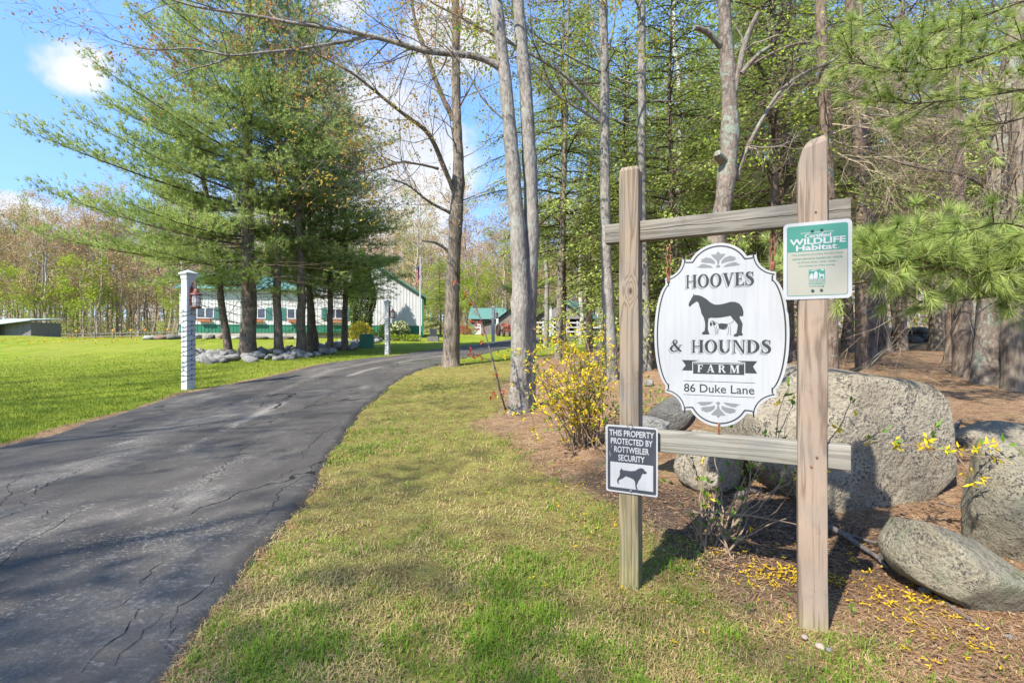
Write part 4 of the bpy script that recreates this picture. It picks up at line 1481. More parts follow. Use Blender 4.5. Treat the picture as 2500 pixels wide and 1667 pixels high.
def build_wildlife_sign():
    t = thing('wildlife_sign', 'green and cream wildlife habitat sign screwed to the taller reddish post', 'sign', sloc(0.7345, -0.008, 1.437), SIGN_TH)
    mb = MB()
    slab(mb, round_rect(0.229, 0.302, 0.017), 0.0, 0.0022)
    obj('plate', mb, M_white, t)
    pr = Print(-0.0005)
    W, H = 0.204, 0.276
    rr = round_rect(W, H, 0.010)
    ri = round_rect(W - 0.0045, H - 0.0045, 0.008)
    pr.poly(ri, 1)
    pr.band(rr, ri, 0)
    up = [p for p in rr if p[1] > 0]
    pr.poly([(W / 2, 0.036), *up, (-W / 2, 0.036)], 0)
    obj('printed_panel', pr.mb, [M_green, M_cream], t)
    pr = Print(-0.0012)
    sans(pr, 'NATIONAL WILDLIFE FEDERATION', 0.0, 0.1085, 0.108, 0.0058, 0, 0.01)
    sans(pr, 'Certified', 0.003, 0.0965, 0.088, 0.0155, 0, 0.022)
    sans(pr, 'WILDLIFE', 0.001, 0.0750, 0.187, 0.0240, 0, 0.030)
    sans(pr, 'Habitat', -0.002, 0.0510, 0.137, 0.0230, 0, 0.028)
    sans(pr, '\u00ae', 0.072, 0.0425, 0.005, 0.005, 0, 0.0)
    obj('lettering', pr.mb, M_white, t)
    pr = Print(-0.0012)
    for k, s in enumerate(('This property provides the four basic', 'habitat elements needed for wildlife', 'to thrive: food, water, cover,', 'and places to raise young.')):
        sans(pr, s, 0.0, 0.0235 - 0.0148 * k, (0.172, 0.168, 0.132, 0.120)[k], 0.0082, 0, 0.0)
    obj('small_lettering', pr.mb, M_green, t)
    pr = Print(-0.0012)
    pr.poly([(-0.027, -0.075), (0.027, -0.075), (0.027, -0.036), (-0.027, -0.036)], 0)
    for pts in ([(-0.026, -0.072), (-0.024, -0.058), (-0.017, -0.050), (-0.012, -0.055), (-0.011, -0.072)], [(-0.010, -0.072), (-0.010, -0.058), (-0.007, -0.045), (-0.002, -0.043), (0.002, -0.048), (0.003, -0.060), (0.002, -0.072)],
                [(0.006, -0.052), (0.009, -0.048), (0.011, -0.055), (0.024, -0.056), (0.025, -0.072), (0.022, -0.072), (0.020, -0.063), (0.013, -0.063), (0.011, -0.072), (0.008, -0.072), (0.008, -0.060)],
                [(-0.026, -0.040), (-0.012, -0.042), (0.004, -0.038), (-0.010, -0.0375)], [(0.012, -0.041), (0.024, -0.042), (0.024, -0.038), (0.016, -0.037)]):
        pr.poly(pts, 1)
    sans(pr, 'NATIONAL', 0, -0.0735, 0.050, 0.0050, 1, 0.01)
    sans(pr, 'WILDLIFE', 0, -0.0810, 0.054, 0.0062, 0, -0.005)
    pr.poly([(-0.027, -0.0935), (0.027, -0.0935), (0.027, -0.0865), (-0.027, -0.0865)], 0)
    sans(pr, 'FEDERATION', 0, -0.0900, 0.051, 0.0050, 1, 0.01)
    sans(pr, 'nwf.org', 0, -0.1015, 0.048, 0.0088, 0, 0.01)
    obj('emblem', pr.mb, [M_green, M_white], t)
    for x, z in ((-0.015, 0.116), (0.016, 0.117), (-0.014, -0.118), (0.015, -0.117)):
        bolt(t, x, z, 0.0055, M_bolt)
    return t


M_bolt = plain('green_steel', (0.05, 0.11, 0.08), 0.35, 0.5, 0.3, 40, 0.5)
build_wildlife_sign()


def build_warning_sign():
    t = thing('warning_sign', 'black and white guard dog warning sign fixed low on the darker post', 'sign', sloc(0.0135, -0.006, 0.5805), SIGN_TH)
    mb = MB()
    slab(mb, round_rect(0.234, 0.309, 0.010), 0.0, 0.0022)
    obj('plate', mb, M_white, t)
    pr = Print(-0.0005)
    pr.poly(round_rect(0.220, 0.293, 0.007), 0)
    pr.poly([(-0.097, -0.132), (0.097, -0.132), (0.097, -0.016), (-0.097, -0.016)], 1)
    for pts in ([(-0.101, 0.030), (-0.099, 0.033), (-0.103, 0.008), (-0.106, -0.012)], [(-0.095, 0.020), (-0.093, 0.022), (-0.100, -0.002), (-0.102, -0.001)], [(-0.092, 0.062), (-0.0905, 0.062), (-0.0925, 0.041)]):
        pr.poly(pts[:3], 1)
    obj('printed_panel', pr.mb, [M_black, M_white], t)
    pr = Print(-0.0012)
    for k, (s, w) in enumerate((('THIS PROPERTY', 0.204), ('PROTECTED BY', 0.190), ('ROTTWEILER', 0.158), ('SECURITY', 0.120))):
        sans(pr, s, 0.0, 0.119 - 0.0375 * k, w, 0.0285, 0, 0.022)
    obj('lettering', pr.mb, M_white, t)
    dog = [(425, 590), (430, 583), (440, 598), (470, 602), (510, 605), (550, 600), (575, 582), (600, 574), (622, 580), (634, 598), (650, 608), (648, 620), (630, 626), (615, 622), (605, 640), (595, 665), (580, 685), (572, 705),
           (562, 725), (565, 745), (573, 762), (560, 765), (552, 745), (548, 695), (530, 674), (500, 662), (465, 652), (442, 672), (420, 682), (405, 692), (402, 708), (412, 722), (398, 722), (388, 700), (392, 680), (410, 655), (415, 630), (412, 608)]
    pr = Print(-0.0012)
    pr.poly([((x - 516) * 0.000517, -0.0005 + (648 + (x - 516) * 0.07 - y) * 0.000517 - 0.072) for x, y in dog])
    obj('dog_silhouette', pr.mb, M_black, t)
    bolt(t, -0.002, 0.140, 0.006, M_steel)
    bolt(t, -0.002, -0.141, 0.006, M_steel)
    a = np.linspace(-0.6, 4.2, 12)
    mb = MB().tube(np.stack([-0.006 + 0.011 * np.cos(a), -0.006 + 0 * a, 0.158 + 0.014 * np.sin(a)], -1), 0.0014, 6)
    obj('wire_loop', mb, M_steel, t)
    return t


build_warning_sign()

# ------------------------------------------------------------------ rocks
M_boulder = stone_mat('boulder_granite', (0.29, 0.24, 0.17), (0.54, 0.47, 0.35), lichen=0.22, moss=0.15)
M_stone_l = stone_mat('lichen_granite', (0.30, 0.26, 0.175), (0.53, 0.47, 0.335), lichen=0.65, lcol=(0.40, 0.41, 0.26), moss=0.3, scale=1.6)
M_stone_g = stone_mat('grey_granite', (0.17, 0.16, 0.145), (0.33, 0.315, 0.28), lichen=0.35, moss=0.3, scale=2.2)
M_cobble = stone_mat('bed_stone', (0.33, 0.31, 0.285), (0.72, 0.69, 0.64), lichen=0.05, scale=3.5)
M_pebble = plain('pinkish_pebble', (0.30, 0.235, 0.19), 0.9, 0.1, 0.2, 60)
M_pinkstone = stone_mat('pink_granite', (0.26, 0.17, 0.13), (0.42, 0.29, 0.22), lichen=0.1, scale=2.0)


def rock_mesh(name, size, seed, sub=4, power=0.72, rough=0.10, mat=None, shape=None, faces=7, planes=()):
    """a weathered boulder: a rounded block, planed by random facets, then roughened"""
    r = np.random.default_rng(seed)
    bm = bmesh.new()
    bmesh.ops.create_icosphere(bm, subdivisions=sub, radius=1.0)
    V = np.array([v.co[:] for v in bm.verts])
    n = V / np.linalg.norm(V, axis=1)[:, None]
    P = np.sign(n) * np.abs(n) ** power
    for _ in range(faces):
        d = r.normal(size=3)
        d /= np.linalg.norm(d)
        h = r.uniform(0.72, 0.98)
        s = P @ d
        over = np.clip(s - h, 0, None)
        P -= over[:, None] * d * 0.85
    for d, h in planes:
        d = np.array(d, float) / np.linalg.norm(d)
        over = np.clip(P @ d - h, 0, None)
        P -= over[:, None] * d * 0.84
    def nz(f, s):
        q = np.random.default_rng(s)
        out = 0
        for _ in range(5):
            k = q.normal(size=3) * f
            out = out + np.sin(P @ k + q.uniform(0, 6.28) + 0.8 * np.sin(P @ (q.normal(size=3) * f)))
        return out / 3
    disp = rough * (nz(2.0, seed + 1) + 0.5 * nz(5.0, seed + 2) + 0.22 * nz(12.0, seed + 3) + 0.10 * nz(27, seed + 4))
    P = P * (1 + disp[:, None])
    if shape is not None:
        P = shape(P)
    P = P * np.asarray(size) / 2
    for v, p in zip(bm.verts, P):
        v.co = p
    me = bpy.data.meshes.new(name)
    bm.to_mesh(me)
    bm.free()
    me.polygons.foreach_set('use_smooth', np.ones(len(me.polygons), bool))
    if mat:
        me.materials.append(mat)
    return me


def rock(name, label, loc, size, seed, mat, rot=(0, 0, 0), group=None, **kw):
    o = obj(name, rock_mesh(name, size, seed, mat=mat, **kw), None, None, True, loc)
    o.rotation_euler = tuple(R_(a) for a in rot)
    return tag(o, label, 'rock' if name != 'boulder' else 'boulder', group)


def boulder_shape(P):
    P = P.copy()
    x, y, z = P.T
    # undercut at the lower left, leaning shoulder upper left, squarer right
    k = sstep(-z, 0.1, 1.0) * sstep(-x, -0.1, 1.0)
    P[:, 0] += 0.50 * k
    P[:, 2] -= 0.12 * sstep(-x, 0.15, 1.0) * sstep(z, 0.0, 1.0)
    P[:, 2] += 0.10 * sstep(-x, 0.3, 1.0) * sstep(-z, 0, 1.0)
    P[:, 0] -= 0.12 * sstep(z, 0.3, 1.0) * sstep(x, 0.5, 1.0)
    return P


rock('boulder', 'huge rounded granite boulder lying behind the taller reddish post', at(2052, 1090, 3.35) + [0, 0.12, 0.0], (1.36, 1.05, 1.16), 41, M_boulder, (0, 2, 10), sub=6, power=0.5, rough=0.022, shape=boulder_shape, faces=1, planes=(((-0.12, -1, 0.16), 0.80), ((0.1, -0.1, 1), 0.86), ((1, -0.25, 0.12), 0.90), ((-0.55, -0.15, 0.8), 0.92), ((0.55, -0.35, 0.75), 1.12), ((-0.5, -0.75, 0.35), 0.92), ((0.6, -0.5, -0.6), 1.0)))
rock('rock', 'big lichen covered rock cut off by the picture edge beside the boulder', at(2560, 1262, 2.3) + [0.07, 0.15, -0.02], (0.62, 0.6, 0.62), 52, M_stone_l, (0, 14, -20), sub=5, power=0.55, rough=0.035, faces=3, planes=(((-0.75, -0.6, 0.3), 0.78), ((-0.2, -0.6, 0.8), 0.80), ((-0.5, -0.7, -0.5), 0.82)))
rock('rock', 'flat tilted slab of mossy stone on the ground right of the sign', at(2372, 1395, 1.98) + [0.03, 0.08, -0.02], (0.50, 0.44, 0.31), 63, M_stone_l, (-10, 30, -14), sub=5, power=0.6, rough=0.03, faces=2, planes=(((0.0, -0.55, 0.85), 0.62), ((-0.7, -0.5, -0.2), 0.85), ((0.5, -0.8, -0.3), 0.8), ((-0.4, 0.2, 0.9), 0.8)))
rock('rock', 'pale flat rock half sunk in pine needles behind the slab', hit(2490, 1105) + [0.12, 0.2, 0.03], (0.85, 0.6, 0.28), 71, M_boulder, (4, 4, 12), sub=4, power=0.7, rough=0.05)
rock('rock', 'small round pale stone on the pine needles right of the boulder', hit(2352, 1078) + [0, 0, 0.03], (0.12, 0.11, 0.10), 72, M_cobble, sub=3)
rock('rock', 'smaller of two pale stones lying together right of the boulder', hit(2382, 1076) + [0, 0, 0.02], (0.10, 0.09, 0.07), 73, M_cobble, sub=3)
rock('rock', 'flat grey stone at the foot of the lichen spotted trunks', hit(2476, 944) + [0, 0, 0.04], (0.26, 0.2, 0.12), 74, M_cobble, sub=3)
rock('rock', 'squat grey rock on the mulch under the lower rail between the posts', at(1752, 1125, 3.3) + [0, 0.15, -0.04], (0.38, 0.38, 0.40), 75, M_boulder, (0, 6, 20), sub=5, power=0.62, rough=0.05)
rock('rock', 'angular brownish rock behind the oval sign above the lower rail', at(1650, 1012, 4.3), (0.42, 0.36, 0.27), 76, M_stone_g, (5, -12, 15), sub=4, power=0.62, rough=0.06)
rock('rock', 'small pale rock peeping over the lower rail beside the warning sign', at(1598, 1042, 3.6), (0.26, 0.22, 0.15), 77, M_cobble, (0, 5, 40), sub=4, power=0.66)
rock('rock', 'lone stone lying on pine needles just right of the darker post', hit(1585, 940) + [0, 0, 0.03], (0.17, 0.14, 0.11), 78, M_cobble, sub=3)
rock('rock', 'upright dark stone beside the drive at the foot of the slim grey trunk', base(1468, 12.5) + [0, 0, 0.22], (0.26, 0.22, 0.58), 79, M_stone_g, (0, 6, 0), sub=4, power=0.66)
rock('rock', 'low brown stone on the grass behind the forsythia', base(1435, 11.0) + [0, 0, 0.08], (0.5, 0.36, 0.24), 80, M_stone_g, sub=3)
rock('rock', 'thin flat stone under the brown oak leaf', hit(2172, 1372) + [0, 0, 0.012], (0.10, 0.07, 0.03), 81, M_stone_g, sub=3)
for k, (u, v, s, lab) in enumerate([(2260, 1452, 0.05, 'little clear grey pebble among fallen petals left of the slab'), (2024, 1590, 0.025, 'small grey pebble on the soil at the bottom below the reddish post'), (1965, 1567, 0.03, 'tiny pinkish pebble beside the foot of the reddish post'),
                                    (2003, 1583, 0.035, 'pale oval pebble below the foot of the reddish post'), (2465, 1565, 0.03, 'grey pebble on bare soil in the bottom corner')]):
    rock('pebble', lab, hit(u, v) + [0, 0, s * 0.2], (s, s * 0.8, s * 0.6), 90 + k, (M_cobble, M_cobble, M_pebble, M_pebble, M_cobble)[k], (0, 0, 40 * k), 'pebbles on the soil', sub=2)

# stones scattered in front of the white building
for k, (u, v, w, h, m, lab) in enumerate([(368, 836, 1.1, 0.36, M_cobble, 'long low grey boulder on the lawn, leftmost of the row'), (395, 835, 0.9, 0.38, M_pinkstone, 'pinkish boulder second in the row on the lawn'), (427, 834, 0.95, 0.44, M_stone_g, 'grey boulder just left of the nearest lamp post'),
                                          (482, 832, 0.55, 0.42, M_cobble, 'pale rock just right of the nearest lamp post'), (514, 832, 0.75, 0.40, M_stone_g, 'dark grey rock in front of the building foundation'), (541, 832, 0.55, 0.36, M_pinkstone, 'reddish rock in front of the building foundation'),
                                          (575, 831, 0.6, 0.26, M_cobble, 'low pale rock between the two leftmost pine trunks'), (640, 830, 1.3, 0.26, M_stone_g, 'long flat stone behind the thickest pine trunk'), (668, 829, 0.7, 0.3, M_cobble, 'small pale stone in front of the foundation middle'),
                                          (706, 829, 0.9, 0.3, M_stone_g, 'flat grey stone behind the third pine trunk'), (725, 828, 0.5, 0.28, M_cobble, 'small stone beside the fourth pine trunk')]):
    rock('rock', lab, base(u, 33.5) + [0, 0, h * 0.3], (w, w * 0.7, h), 110 + k, m, (0, 0, 25 * k), 'rocks on the lawn by the building', sub=3)

# stony bed under the pines
def stone_bed():
    rg = np.random.default_rng(17)
    t = thing('stone_bed', 'long bed of pale broken stones round the pine trunks', 'stone bed', base(640, 19.0))
    meshes = [rock_mesh('stone', (1, 0.72, 0.42), 200 + k, 2, 0.5, 0.12, M_cobble, faces=12) for k in range(7)]
    front = [(476, 880), (500, 889), (560, 886), (640, 884), (720, 877), (800, 866), (870, 852), (925, 835)]
    back = [(476, 868), (500, 866), (560, 864), (640, 862), (720, 852), (800, 842), (870, 834), (925, 830)]
    F = np.array([hit(u, v, 60)[:2] for u, v in front])
    B = np.array([hit(u, v, 60)[:2] for u, v in back])
    p0 = np.array(t.location)
    pts = []
    for i in range(330):
        s = rg.uniform(0, 1) ** 1.05
        q = rg.uniform(0, 1)
        k = s * (len(F) - 1)
        a = np.array([np.interp(k, range(len(F)), F[:, j]) for j in (0, 1)])
        b = np.array([np.interp(k, range(len(B)), B[:, j]) for j in (0, 1)])
        pts.append((a * (1 - q) + b * q, q))
    pts = pts[:298]
    for xy, q in pts:
        s = rg.uniform(0.22, 0.60) ** 1.0 * (1.1 - 0.25 * q)
        o = link(bpy.data.objects.new('stone', meshes[rg.integers(7)]))
        o.parent = t
        z = float(gz(xy[0], xy[1])) + s * 0.12 + 0.18 * math.sin(math.pi * q) * rg.uniform(0.3, 1)
        o.location = (xy[0] - p0[0], xy[1] - p0[1], z - p0[2])
        o.rotation_euler = (rg.normal(0, 0.4), rg.normal(0, 0.4), rg.uniform(0, 6.28))
        o.scale = (s, s, s)


stone_bed()

# ------------------------------------------------------------------ sticks, leaf, root
M_stick = bark('stick_bark', (0.09, 0.075, 0.065), (0.27, 0.23, 0.20), 0, fine=40)
M_twig = plain('twig_tan', (0.23, 0.165, 0.11), 0.85, 0.15, 0.3, 30)


def stick(label, pts, r0, r1, m=M_stick, group=None, forks=()):
    p0 = np.array(pts[0])
    mb = MB()
    rg = np.random.default_rng(len(label))
    n = len(pts)
    mb.tube(np.array(pts) - p0, np.linspace(r0, r1, n), 8, 0, True, 0.06, rg)
    for f in forks:
        mb.tube(np.array(f) - p0, np.linspace(r1 * 1.1, r1 * 0.5, len(f)), 6)
    return single('stick', mb, m, label, 'stick', p0, group, True)


def g3(u, v, h=0.012):
    return hit(u, v) + np.array([0, 0, h])


stick('thick grey fallen branch on the soil running right from the reddish post', [g3(2025, 1305, 0.03), g3(2060, 1322, 0.03), g3(2095, 1340, 0.025), g3(2140, 1370, 0.022), g3(2168, 1395, 0.012)], 0.017, 0.008,
      forks=[[g3(2035, 1306, 0.03), g3(2075, 1316, 0.02), g3(2130, 1337, 0.018), g3(2180, 1336, 0.02), g3(2215, 1336, 0.012)]])
stick('short crooked twig crossing the grey fallen branch', [g3(2175, 1318, 0.035), g3(2168, 1342, 0.03), g3(2160, 1362, 0.02)], 0.008, 0.006)
stick('long pale stick in front of the tilted slab', [g3(2290, 1470), g3(2330, 1497), g3(2370, 1525), g3(2412, 1548)], 0.007, 0.005)
stick('bent grey branch on the needles beside the boulder', [g3(2312, 1110, 0.03), g3(2322, 1070, 0.05), g3(2345, 1030, 0.02)], 0.022, 0.012)
stick('dark log end lying under the lower rail by the boulder', [g3(1790, 1224, 0.03), g3(1830, 1215, 0.035), g3(1858, 1208, 0.02)], 0.022, 0.020)
stick('thin reddish stick on the soil right of the boulder base', [g3(2288, 1232), g3(2320, 1240), g3(2345, 1245)], 0.005, 0.004)
stick('dead twig among the roots under the mossy trunks', [g3(2310, 905, 0.02), g3(2330, 918, 0.02)], 0.012, 0.008)


def oak_leaf():
    p = g3(2190, 1378, 0.03)
    k = [(0.0, 0.0), (0.02, 0.012), (0.045, 0.010), (0.052, 0.032), (0.068, 0.034), (0.066, 0.014), (0.085, 0.016), (0.10, 0.034), (0.112, 0.028), (0.104, 0.010), (0.125, 0.004)]
    up = np.array(k)
    dn = up * [1, -1]
    mb = MB()
    n = len(k)
    def lift(q):
        return np.c_[q[:, 0], q[:, 1], 0.010 * np.sin(q[:, 0] * 40) + 2.6 * q[:, 1] ** 2 * 4]
    spine = np.c_[up[:, 0], 0 * up[:, 0], 0.010 * np.sin(up[:, 0] * 40)]
    for side in (up, dn):
        V = np.vstack([lift(side), spine])
        F = [(i, i + 1, n + i + 1, n + i) for i in range(n - 1)]
        mb.add(V, F)
    return single('oak_leaf', mb, plain('oak_leaf_brown', (0.42, 0.19, 0.075), 0.7, 0.2, 0.25, 40), 'curled brown oak leaf lying against the tilted slab', 'leaf', p + [-0.07, 0, 0], rot=(0.25, -0.1, 0.35))


oak_leaf()

# ------------------------------------------------------------------ lamp posts with string lights
M_vinyl = plain('white_vinyl', (0.48, 0.477, 0.472), 0.45, 0.35, 0.03, 3)
M_copper = plain('lantern_copper', (0.20, 0.075, 0.05), 0.5, 0.5, 0.25, 30, 0.4)
M_wire = plain('dark_green_wire', (0.012, 0.02, 0.014), 0.6, 0.3, 0.2, 30)
M_frost = plain('seeded_glass', (0.62, 0.60, 0.56), 0.15, 0.6, 0.05, 30)


def lamp_post(label, loc, h, w, turns, rot, lantern=True, lights=True):
    t = thing('lamp_post', label, 'lamp post', loc, rot, 'white lamp posts along the drive')
    mb, top, bot = rounded_beam((-w / 2, -w / 2, -0.3), (w / 2, w / 2, h - 0.06), 0.006, 10, 'z', 3, 0.0008)
    cap_end(mb, top, np.array([0, 0, 0.002]))
    obj('post', mb, M_vinyl, t, True)
    mb = MB()
    prof = [(w * 0.5, h - 0.16), (w * 0.54, h - 0.14), (w * 0.56, h - 0.08), (w * 0.68, h - 0.05), (w * 0.70, h - 0.045), (w * 0.70, h - 0.02), (w * 0.64, h - 0.012), (0.001, h + 0.05)]
    ring = lambda s, z: [(-s, -s, z), (s, -s, z), (s, s, z), (-s, s, z)]
    V = np.array([p for s, z in prof for p in ring(s, z)])
    F = [(i * 4 + j, i * 4 + (j + 1) % 4, i * 4 + 4 + (j + 1) % 4, i * 4 + 4 + j) for i in range(len(prof) - 1) for j in range(4)]
    obj('cap', mb.add(V, F), M_vinyl, t)
    if lights:
        pts, bulbs = [], []
        rg = np.random.default_rng(int(h * 1000) + turns)
        z0, z1 = 0.18, h * 0.70
        nn = turns * 8
        s = w / 2 + 0.008
        cor = [(-s, -s), (0, -s), (s, -s), (s, 0), (s, s), (0, s), (-s, s), (-s, 0)]
        for i in range(nn + 1):
            x, y = cor[i % 8]
            z = z0 + (z1 - z0) * i / nn + rg.normal(0, 0.016)
            pts.append((x, y, z))
            if i % 2 == 1:
                bulbs.append((x, y, z))
        t2 = obj('light_string', MB().tube(pts, 0.0040, 5, cap=False), M_wire, t)
        mb = MB()
        for x, y, z in bulbs:
            a = np.array([x, y, 0.0])
            a /= np.linalg.norm(a)
            p = np.array([x, y, z])
            mb.tube([p, p + a * 0.012 + [0, 0, 0.02], p + a * 0.016 + [0, 0, 0.045]], [0.006, 0.007, 0.003], 6)
        obj('bulbs', mb, M_wire, t2)
    if lantern:
        zc = h - 0.42
        ln = obj('lantern', MB(), M_copper, t)
        x0 = w / 2
        mb = MB()
        mb.tube([(x0, 0, zc - 0.17), (x0 + 0.015, 0, zc - 0.17)], 0.045, 12)
        mb.box((x0, -0.035, zc - 0.26), (x0 + 0.02, 0.035, zc + 0.10))
        a = np.linspace(math.pi, 0.0, 12)
        cx = x0 + 0.14
        arm = [(x0 + 0.01, 0, zc + 0.02)] + [(x0 + 0.085 + 0.075 * math.cos(q), 0, zc + 0.06 + 0.15 * math.sin(q)) for q in a] + [(cx + 0.02, 0, zc + 0.03)]
        mb.tube(arm, 0.011, 8)
        prof = [(0.0, 0.06), (0.03, 0.055), (0.045, 0.03), (0.055, 0.02), (0.06, -0.01), (0.115, -0.05), (0.12, -0.065), (0.095, -0.075)]
        th = np.linspace(0, 2 * math.pi, 17)[:-1]
        V = np.array([(cx + 0.02 + r * math.cos(q), r * math.sin(q), zc + z) for r, z in prof for q in th])
        F = [(i * 16 + j, i * 16 + (j + 1) % 16, i * 16 + 16 + (j + 1) % 16, i * 16 + 16 + j) for i in range(len(prof) - 1) for j in range(16)]
        mb.add(V, F)
        mb.tube([(cx + 0.02, 0, zc - 0.30), (cx + 0.02, 0, zc - 0.325), (cx + 0.02, 0, zc - 0.345)], [0.10, 0.105, 0.08], 16)
        ln.data = mb.mesh('lantern', M_copper)
        obj('glass', MB().tube([(cx + 0.02, 0, zc - 0.30), (cx + 0.02, 0, zc - 0.18), (cx + 0.02, 0, zc - 0.07)], [0.072, 0.085, 0.070], 14), M_frost, ln, True)
        mb = MB()
        for k in range(8):
            q = k * math.pi / 4 + 0.2
            c, s = math.cos(q), math.sin(q)
            mb.tube([(cx + 0.02 + 0.095 * c, 0.095 * s, zc - 0.06), (cx + 0.02 + 0.105 * c, 0.105 * s, zc - 0.18), (cx + 0.02 + 0.095 * c, 0.095 * s, zc - 0.31)], 0.005, 5)
        for z in (zc - 0.14, zc - 0.23):
            a = np.linspace(0, 2 * math.pi, 17)
            mb.tube(np.stack([cx + 0.02 + 0.104 * np.cos(a), 0.104 * np.sin(a), z + 0 * a], -1), 0.005, 5, cap=False)
        obj('cage', mb, M_copper, ln)
    return t


lamp_post('nearest and tallest white lamp post wound with dark string lights left of the drive', base(460, 10.3) - [0, 0, 0.02], 2.47, 0.185, 15, R_(-24))
lamp_post('white lamp post with lantern between the stone bed and the bend of the drive', base(946, 22.0) - [0, 0, 0.02], 2.42, 0.185, 15, R_(-12))
lamp_post('white lamp post seen between the two big bare trunks, before the grey barn', base(1204, 32.0) - [0, 0, 0.02], 2.42, 0.185, 13, R_(-8))
lamp_post('farthest white lamp post, in front of the open fronted barn', base(1344, 38.5) - [0, 0, 0.02], 2.42, 0.185, 13, 0, False)

# ------------------------------------------------------------------ buildings
M_siding = plain('white_steel_siding', (0.52, 0.512, 0.495), 0.45, 0.4, 0.04, 2)
M_greenmetal = plain('green_steel_siding', (0.030, 0.16, 0.095), 0.45, 0.4, 0.08, 3)
M_roof = plain('teal_green_roof', (0.085, 0.18, 0.142), 0.45, 0.4, 0.08, 2)
M_found = plain('beige_foundation', (0.38, 0.355, 0.30), 0.9, 0.1, 0.08, 5)
M_glass = plain('dark_window_glass', (0.045, 0.055, 0.08), 0.08, 0.7, 0.3, 2)
M_trimw = plain('white_trim', (0.46, 0.46, 0.465), 0.5, 0.3, 0.03, 4)
M_shutter = plain('green_shutter', (0.055, 0.17, 0.15), 0.6, 0.3, 0.1, 6)
M_terra = plain('terracotta_box', (0.38, 0.13, 0.05), 0.8, 0.2, 0.2, 12)
M_greywood = timber('grey_barn_board', 'z', (0.31, 0.28, 0.27), (0.13, 0.115, 0.11), (0.32, 0.30, 0.29))
M_darkin = plain('dark_interior', (0.05, 0.035, 0.028), 0.95, 0.05, 0.3, 3)
M_brownwood = plain('brown_timber', (0.17, 0.10, 0.06), 0.85, 0.15, 0.25, 6)


def ribbed(x0, x1, z0, z1, y, pitch=0.23, depth=0.02, ztop=None):
    """steel siding in the xz plane facing -y: flat pans with raised ribs; ztop(x) optional sloping top"""
    xs, ys = [], []
    x = x0
    while x < x1 - 1e-6:
        for dx, dy in ((0.0, 0), (pitch - 0.055, 0), (pitch - 0.04, -depth), (pitch - 0.015, -depth)):
            if x + dx < x1:
                xs.append(x + dx)
                ys.append(y + dy)
        x += pitch
    xs.append(x1)
    ys.append(y)
    n = len(xs)
    tops = [z1 if ztop is None else ztop(q) for q in xs]
    V = [(a, b, z0) for a, b in zip(xs, ys)] + [(a, b, t) for a, b, t in zip(xs, ys, tops)]
    F = [(i, i + 1, n + i + 1, n + i) for i in range(n - 1)]
    return MB().add(V, F)


